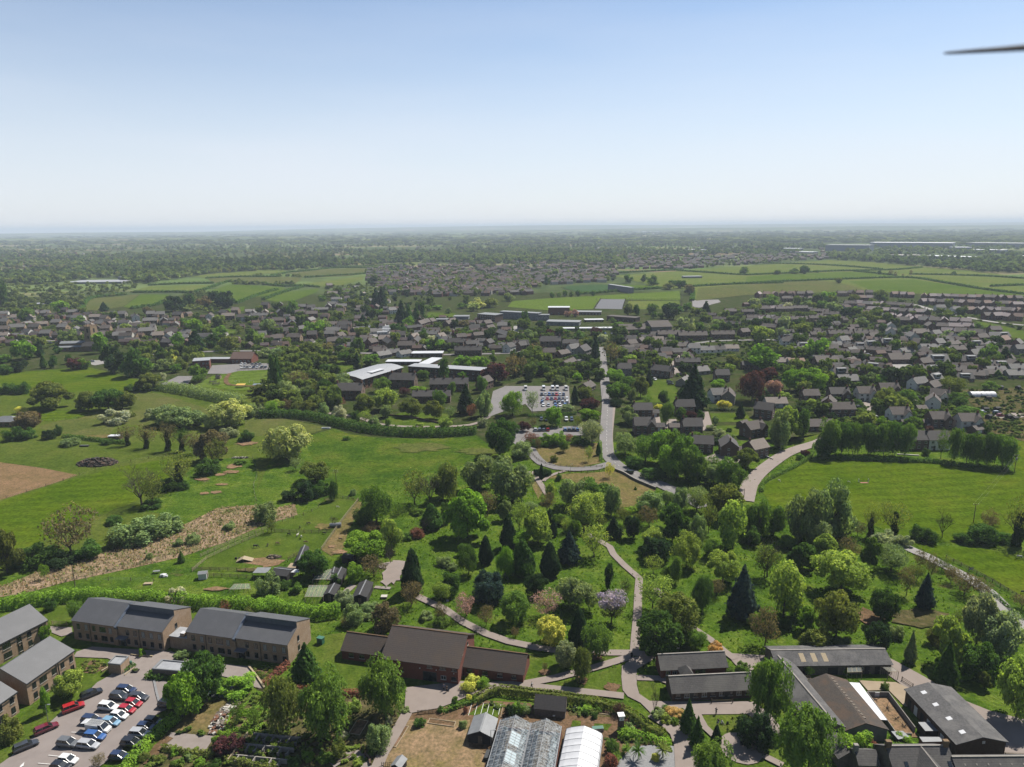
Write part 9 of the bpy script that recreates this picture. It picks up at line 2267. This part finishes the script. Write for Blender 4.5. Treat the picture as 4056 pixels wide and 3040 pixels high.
# model brick walls, raised beds, frames
t = thing('model_brick_walls', 'grid of half built brick training walls with bays', 'brick walls', G('a', 1860, 1600), D2(-8))
g = random.Random(9)
mb = MB()
for r0 in range(3):
 y = r0 * 3.2
 mb.box(-1.0 + r0 * .5, 10.5, y, y + .22, 0, 1.15)
 for k in range(6):
  x = .2 + r0 * .5 + k * 1.75
  mb.box(x, x + .22, y - 1.3, y - .005, 0, 1.15 - .3 * (k % 2)); mb.box(x - .3, x - .005, y - 1.3, y - 1.08, 0, .8)
mb.obj('bay_wall', M['concrete'], t)
MB().box(-1.4, -1.2, -1.4, 6.6, 0, 1.2).obj('end_wall', M['pale_timber'], t)
t = thing('seed_bed_edging', 'grass plot ruled into squares by white strips beside the grey shed', 'seed bed', G('b', 1820, 1215), D2(-8))
for k in range(6): MB().box(-3.4 + k * 1.3, -3.32 + k * 1.3, -2.2 + .2 * k, 2.2, .12, .2).obj('strip', M['white_paint'], t)
MB().box(-3.6, 3.8, 2.2, 2.3, .12, .25).box(3.7, 3.8, -2.0, 2.19, .12, .25).obj('edging', M['pale_timber'], t)
for k, (tt, x, y, w, d, lab) in enumerate([('b', 1150, 1420, 1.4, 6.5, 'long narrow timber edged bed beside the dry trial ground'), ('b', 1480, 1315, 6, 1.6, 'wide weedy bed at the top of the dry trial ground'), ('c', 730, 1225, 5, 1.6, 'dark soil bed behind the polytunnel'),
      ('b', 830, 1350, 2.6, 4.5, 'dark raised bed under the garden birch'), ('c', 560, 1195, 1.2, .6, 'white cold frame behind the polytunnel')]):
 t = thing('raised_bed', lab, 'garden bed', G(tt, x, y), D2(-12 if k else -16))
 MB().box(-w / 2, w / 2, -d / 2, -d / 2 + .12, 0, .3).box(-w / 2, w / 2, d / 2 - .12, d / 2, 0, .3).box(-w / 2, -w / 2 + .12, -d / 2 + .12, d / 2 - .12, 0, .3).box(w / 2 - .12, w / 2, -d / 2 + .12, d / 2 - .12, 0, .3).obj('board', M['pale_timber' if k != 4 else 'white_paint'], t)
 MB().box(-w / 2 + .13, w / 2 - .13, -d / 2 + .13, d / 2 - .13, .05, .2).obj('soil', M['brown_bed'], t)
t = thing('garden_tank', 'pale green water tank behind the polytunnel', 'tank', G('c', 725, 1375), .1)
MB().box(-1.2, 1.2, -.5, .5, 0, .9).obj('body', M['galvanised'], t); MB().box(-1.15, 1.15, -.45, .45, .905, .93).obj('cover', M['green_paint'], t)
t = thing('cultivator', 'dark wheeled cultivator parked beside the first greenhouse', 'machine', G('b', 1835, 1580), 1.3)
MB().box(-1.2, 1.2, -.4, .4, .4, .9).obj('body', M['dark_metal'], t)
for x in (-.8, .8): MB().tube((x, -.5, .35), (x, .5, .35), .35, .35, 10).obj('wheel', M['rubber'], t)
# playground, goals, and tunnels
for k, (x, lab) in enumerate(((1853, 'small white goal on the school field, by the yellow canopy'), (1966, 'small white goal on the school field, by the blue canopy'))):
 t = thing('goal', lab, 'goal', G('e', x, 135))
 mb = MB().tube((-1.5, 0, 0), (-1.5, 0, 1.8), .06, .06, 5).tube((1.5, 0, 0), (1.5, 0, 1.8), .06, .06, 5).tube((-1.5, 0, 1.8), (1.5, 0, 1.8), .06, .06, 5); mb.obj('frame', M['white_paint'], t)
 MB().tube((-1.5, 0, 1.8), (-1.5, 1.0, 0), .04, .04, 4).tube((1.5, 0, 1.8), (1.5, 1.0, 0), .04, .04, 4).tube((-1.5, 1.0, .04), (1.5, 1.0, .04), .04, .04, 4).obj('stay', M['white_paint'], t)
for x, y, mt, lab in ((1885, 158, 'yellow_paint', 'yellow canopy at the edge of the school field'), (2015, 158, 'blue_sheet', 'blue canopy at the edge of the school field')):
 t = thing('canopy', lab, 'canopy', G('e', x, y + 12))
 MB().slab([(-3, -1.6, 2.1), (3, -1.6, 2.1), (3, 1.6, 2.5), (-3, 1.6, 2.5)], .08).obj('roof', M[mt], t)
 for a in (-2.8, 2.8):
  for b in (-1.4, 1.4): MB().box(a - .06, a + .06, b - .06, b + .06, 0, 2.0).obj('post', M['timber'], t)
a = G('e', 1685, 105); shed('little timber play hut on the school grass', a, 0, 3.2, 3, 2, 3, 'pale_timber', 'felt', 'play_hut', None)
for k, (x, y, lab) in enumerate(((1690, 150, 'timber climbing frame with dark deck on the school grass'), (1665, 135, 'tall play posts beside the climbing frame'))):
 t = thing('playground_climber', lab, 'play frame', G('e', x, y))
 for a in (-2, 2):
  for b in (-1, 1): MB().box(a - .1, a + .1, b - .1, b + .1, 0, 2.4 if k == 0 else 3.4).obj('post', M['timber'], t)
 MB().box(-2.1, 2.1, -1.1, 1.1, 1.2, 1.3).obj('deck', M['black_timber'], t)
for k, x in enumerate((1800, 1877)):
 t = thing('polytunnel', 'small white tunnel on the allotments, %s the shed' % ('away from' if k == 0 else 'nearer'), 'polytunnel', G('h', x, 238))
 pf2 = [(3.2 * math.cos(a), 3.0 * math.sin(a)) for a in [math.pi * i / 10 for i in range(11)]]
 mb = MB()
 for (y0, z0), (y1, z1) in zip(pf2[:-1], pf2[1:]): mb.poly([(-4.5, y0, z0), (4.5, y0, z0), (4.5, y1, z1), (-4.5, y1, z1)][::-1])
 mb.poly([(-4.5, y, z) for y, z in pf2]); mb.poly([(4.5, y, z) for y, z in pf2][::-1]); mb.obj('cover', M['white_sheet'], t)
 for i in range(4):
  hb = MB(); X = -4.5 + 3 * i
  for (y0, z0), (y1, z1) in zip(pf2[:-1], pf2[1:]): hb.tube((X, y0 * 1.01, z0 * 1.01), (X, y1 * 1.01, z1 * 1.01), .05, .05, 4)
  hb.obj('hoop', M['grey_paint'], t)
for k, (x, y) in enumerate([(1880, 270), (1860, 362), (1955, 358), (2095, 435), (2050, 420), (1900, 420), (2130, 190), (2000, 190)]):
 a = G('h', x, y); shed('dark allotment shed, %s out from the white tunnels' % ORD[k], a, .1 * k, 3, 2.4, 2.0, 2.5, 'black_timber', 'felt', 'shed', None)
t = thing('conservatory', 'pale glass roofed garden house cut by the picture edge', 'conservatory', G('e', 45, 478))
MB().box(-9, 7, 0, 7, 0, 2.8).obj('wall', M['ironstone'], t)
mb = MB().poly([(-9.3, -.3, 2.85), (7.3, -.3, 2.85), (1.5, 3.5, 5.4), (-3.5, 3.5, 5.4)]).poly([(7.3, -.3, 2.85), (7.3, 7.3, 2.85), (1.5, 3.5, 5.4)]).poly([(7.3, 7.3, 2.85), (-9.3, 7.3, 2.85), (-3.5, 3.5, 5.4), (1.5, 3.5, 5.4)]).poly([(-9.3, 7.3, 2.85), (-9.3, -.3, 2.85), (-3.5, 3.5, 5.4)]); mb.obj('roof', M['grey_sheet'], t)
for i in range(4): MB().box(-8 + i * 3.8, -5.6 + i * 3.8, -.05, -.005, .4, 2.2).obj('window', M['glass'], t)
label_all()
# the air: thin even haze over the whole country
m = bpy.data.materials.new('haze')
m.use_nodes = True
nt = m.node_tree
nt.nodes.remove(nt.nodes["Principled BSDF"])
pv = nt.nodes.new("ShaderNodeVolumePrincipled")
pv.inputs['Color'].default_value = (0.5, 0.57, 0.68, 1)
pv.inputs['Density'].default_value = 0.00009
pv.inputs['Anisotropy'].default_value = 0.0
nt.links.new(pv.outputs[0], nt.nodes["Material Output"].inputs['Volume'])
HZ = 36000.0
tag(MB().box(-HZ, HZ, -HZ, HZ, -2.0, 170.0).obj('haze', m), kind='stuff')
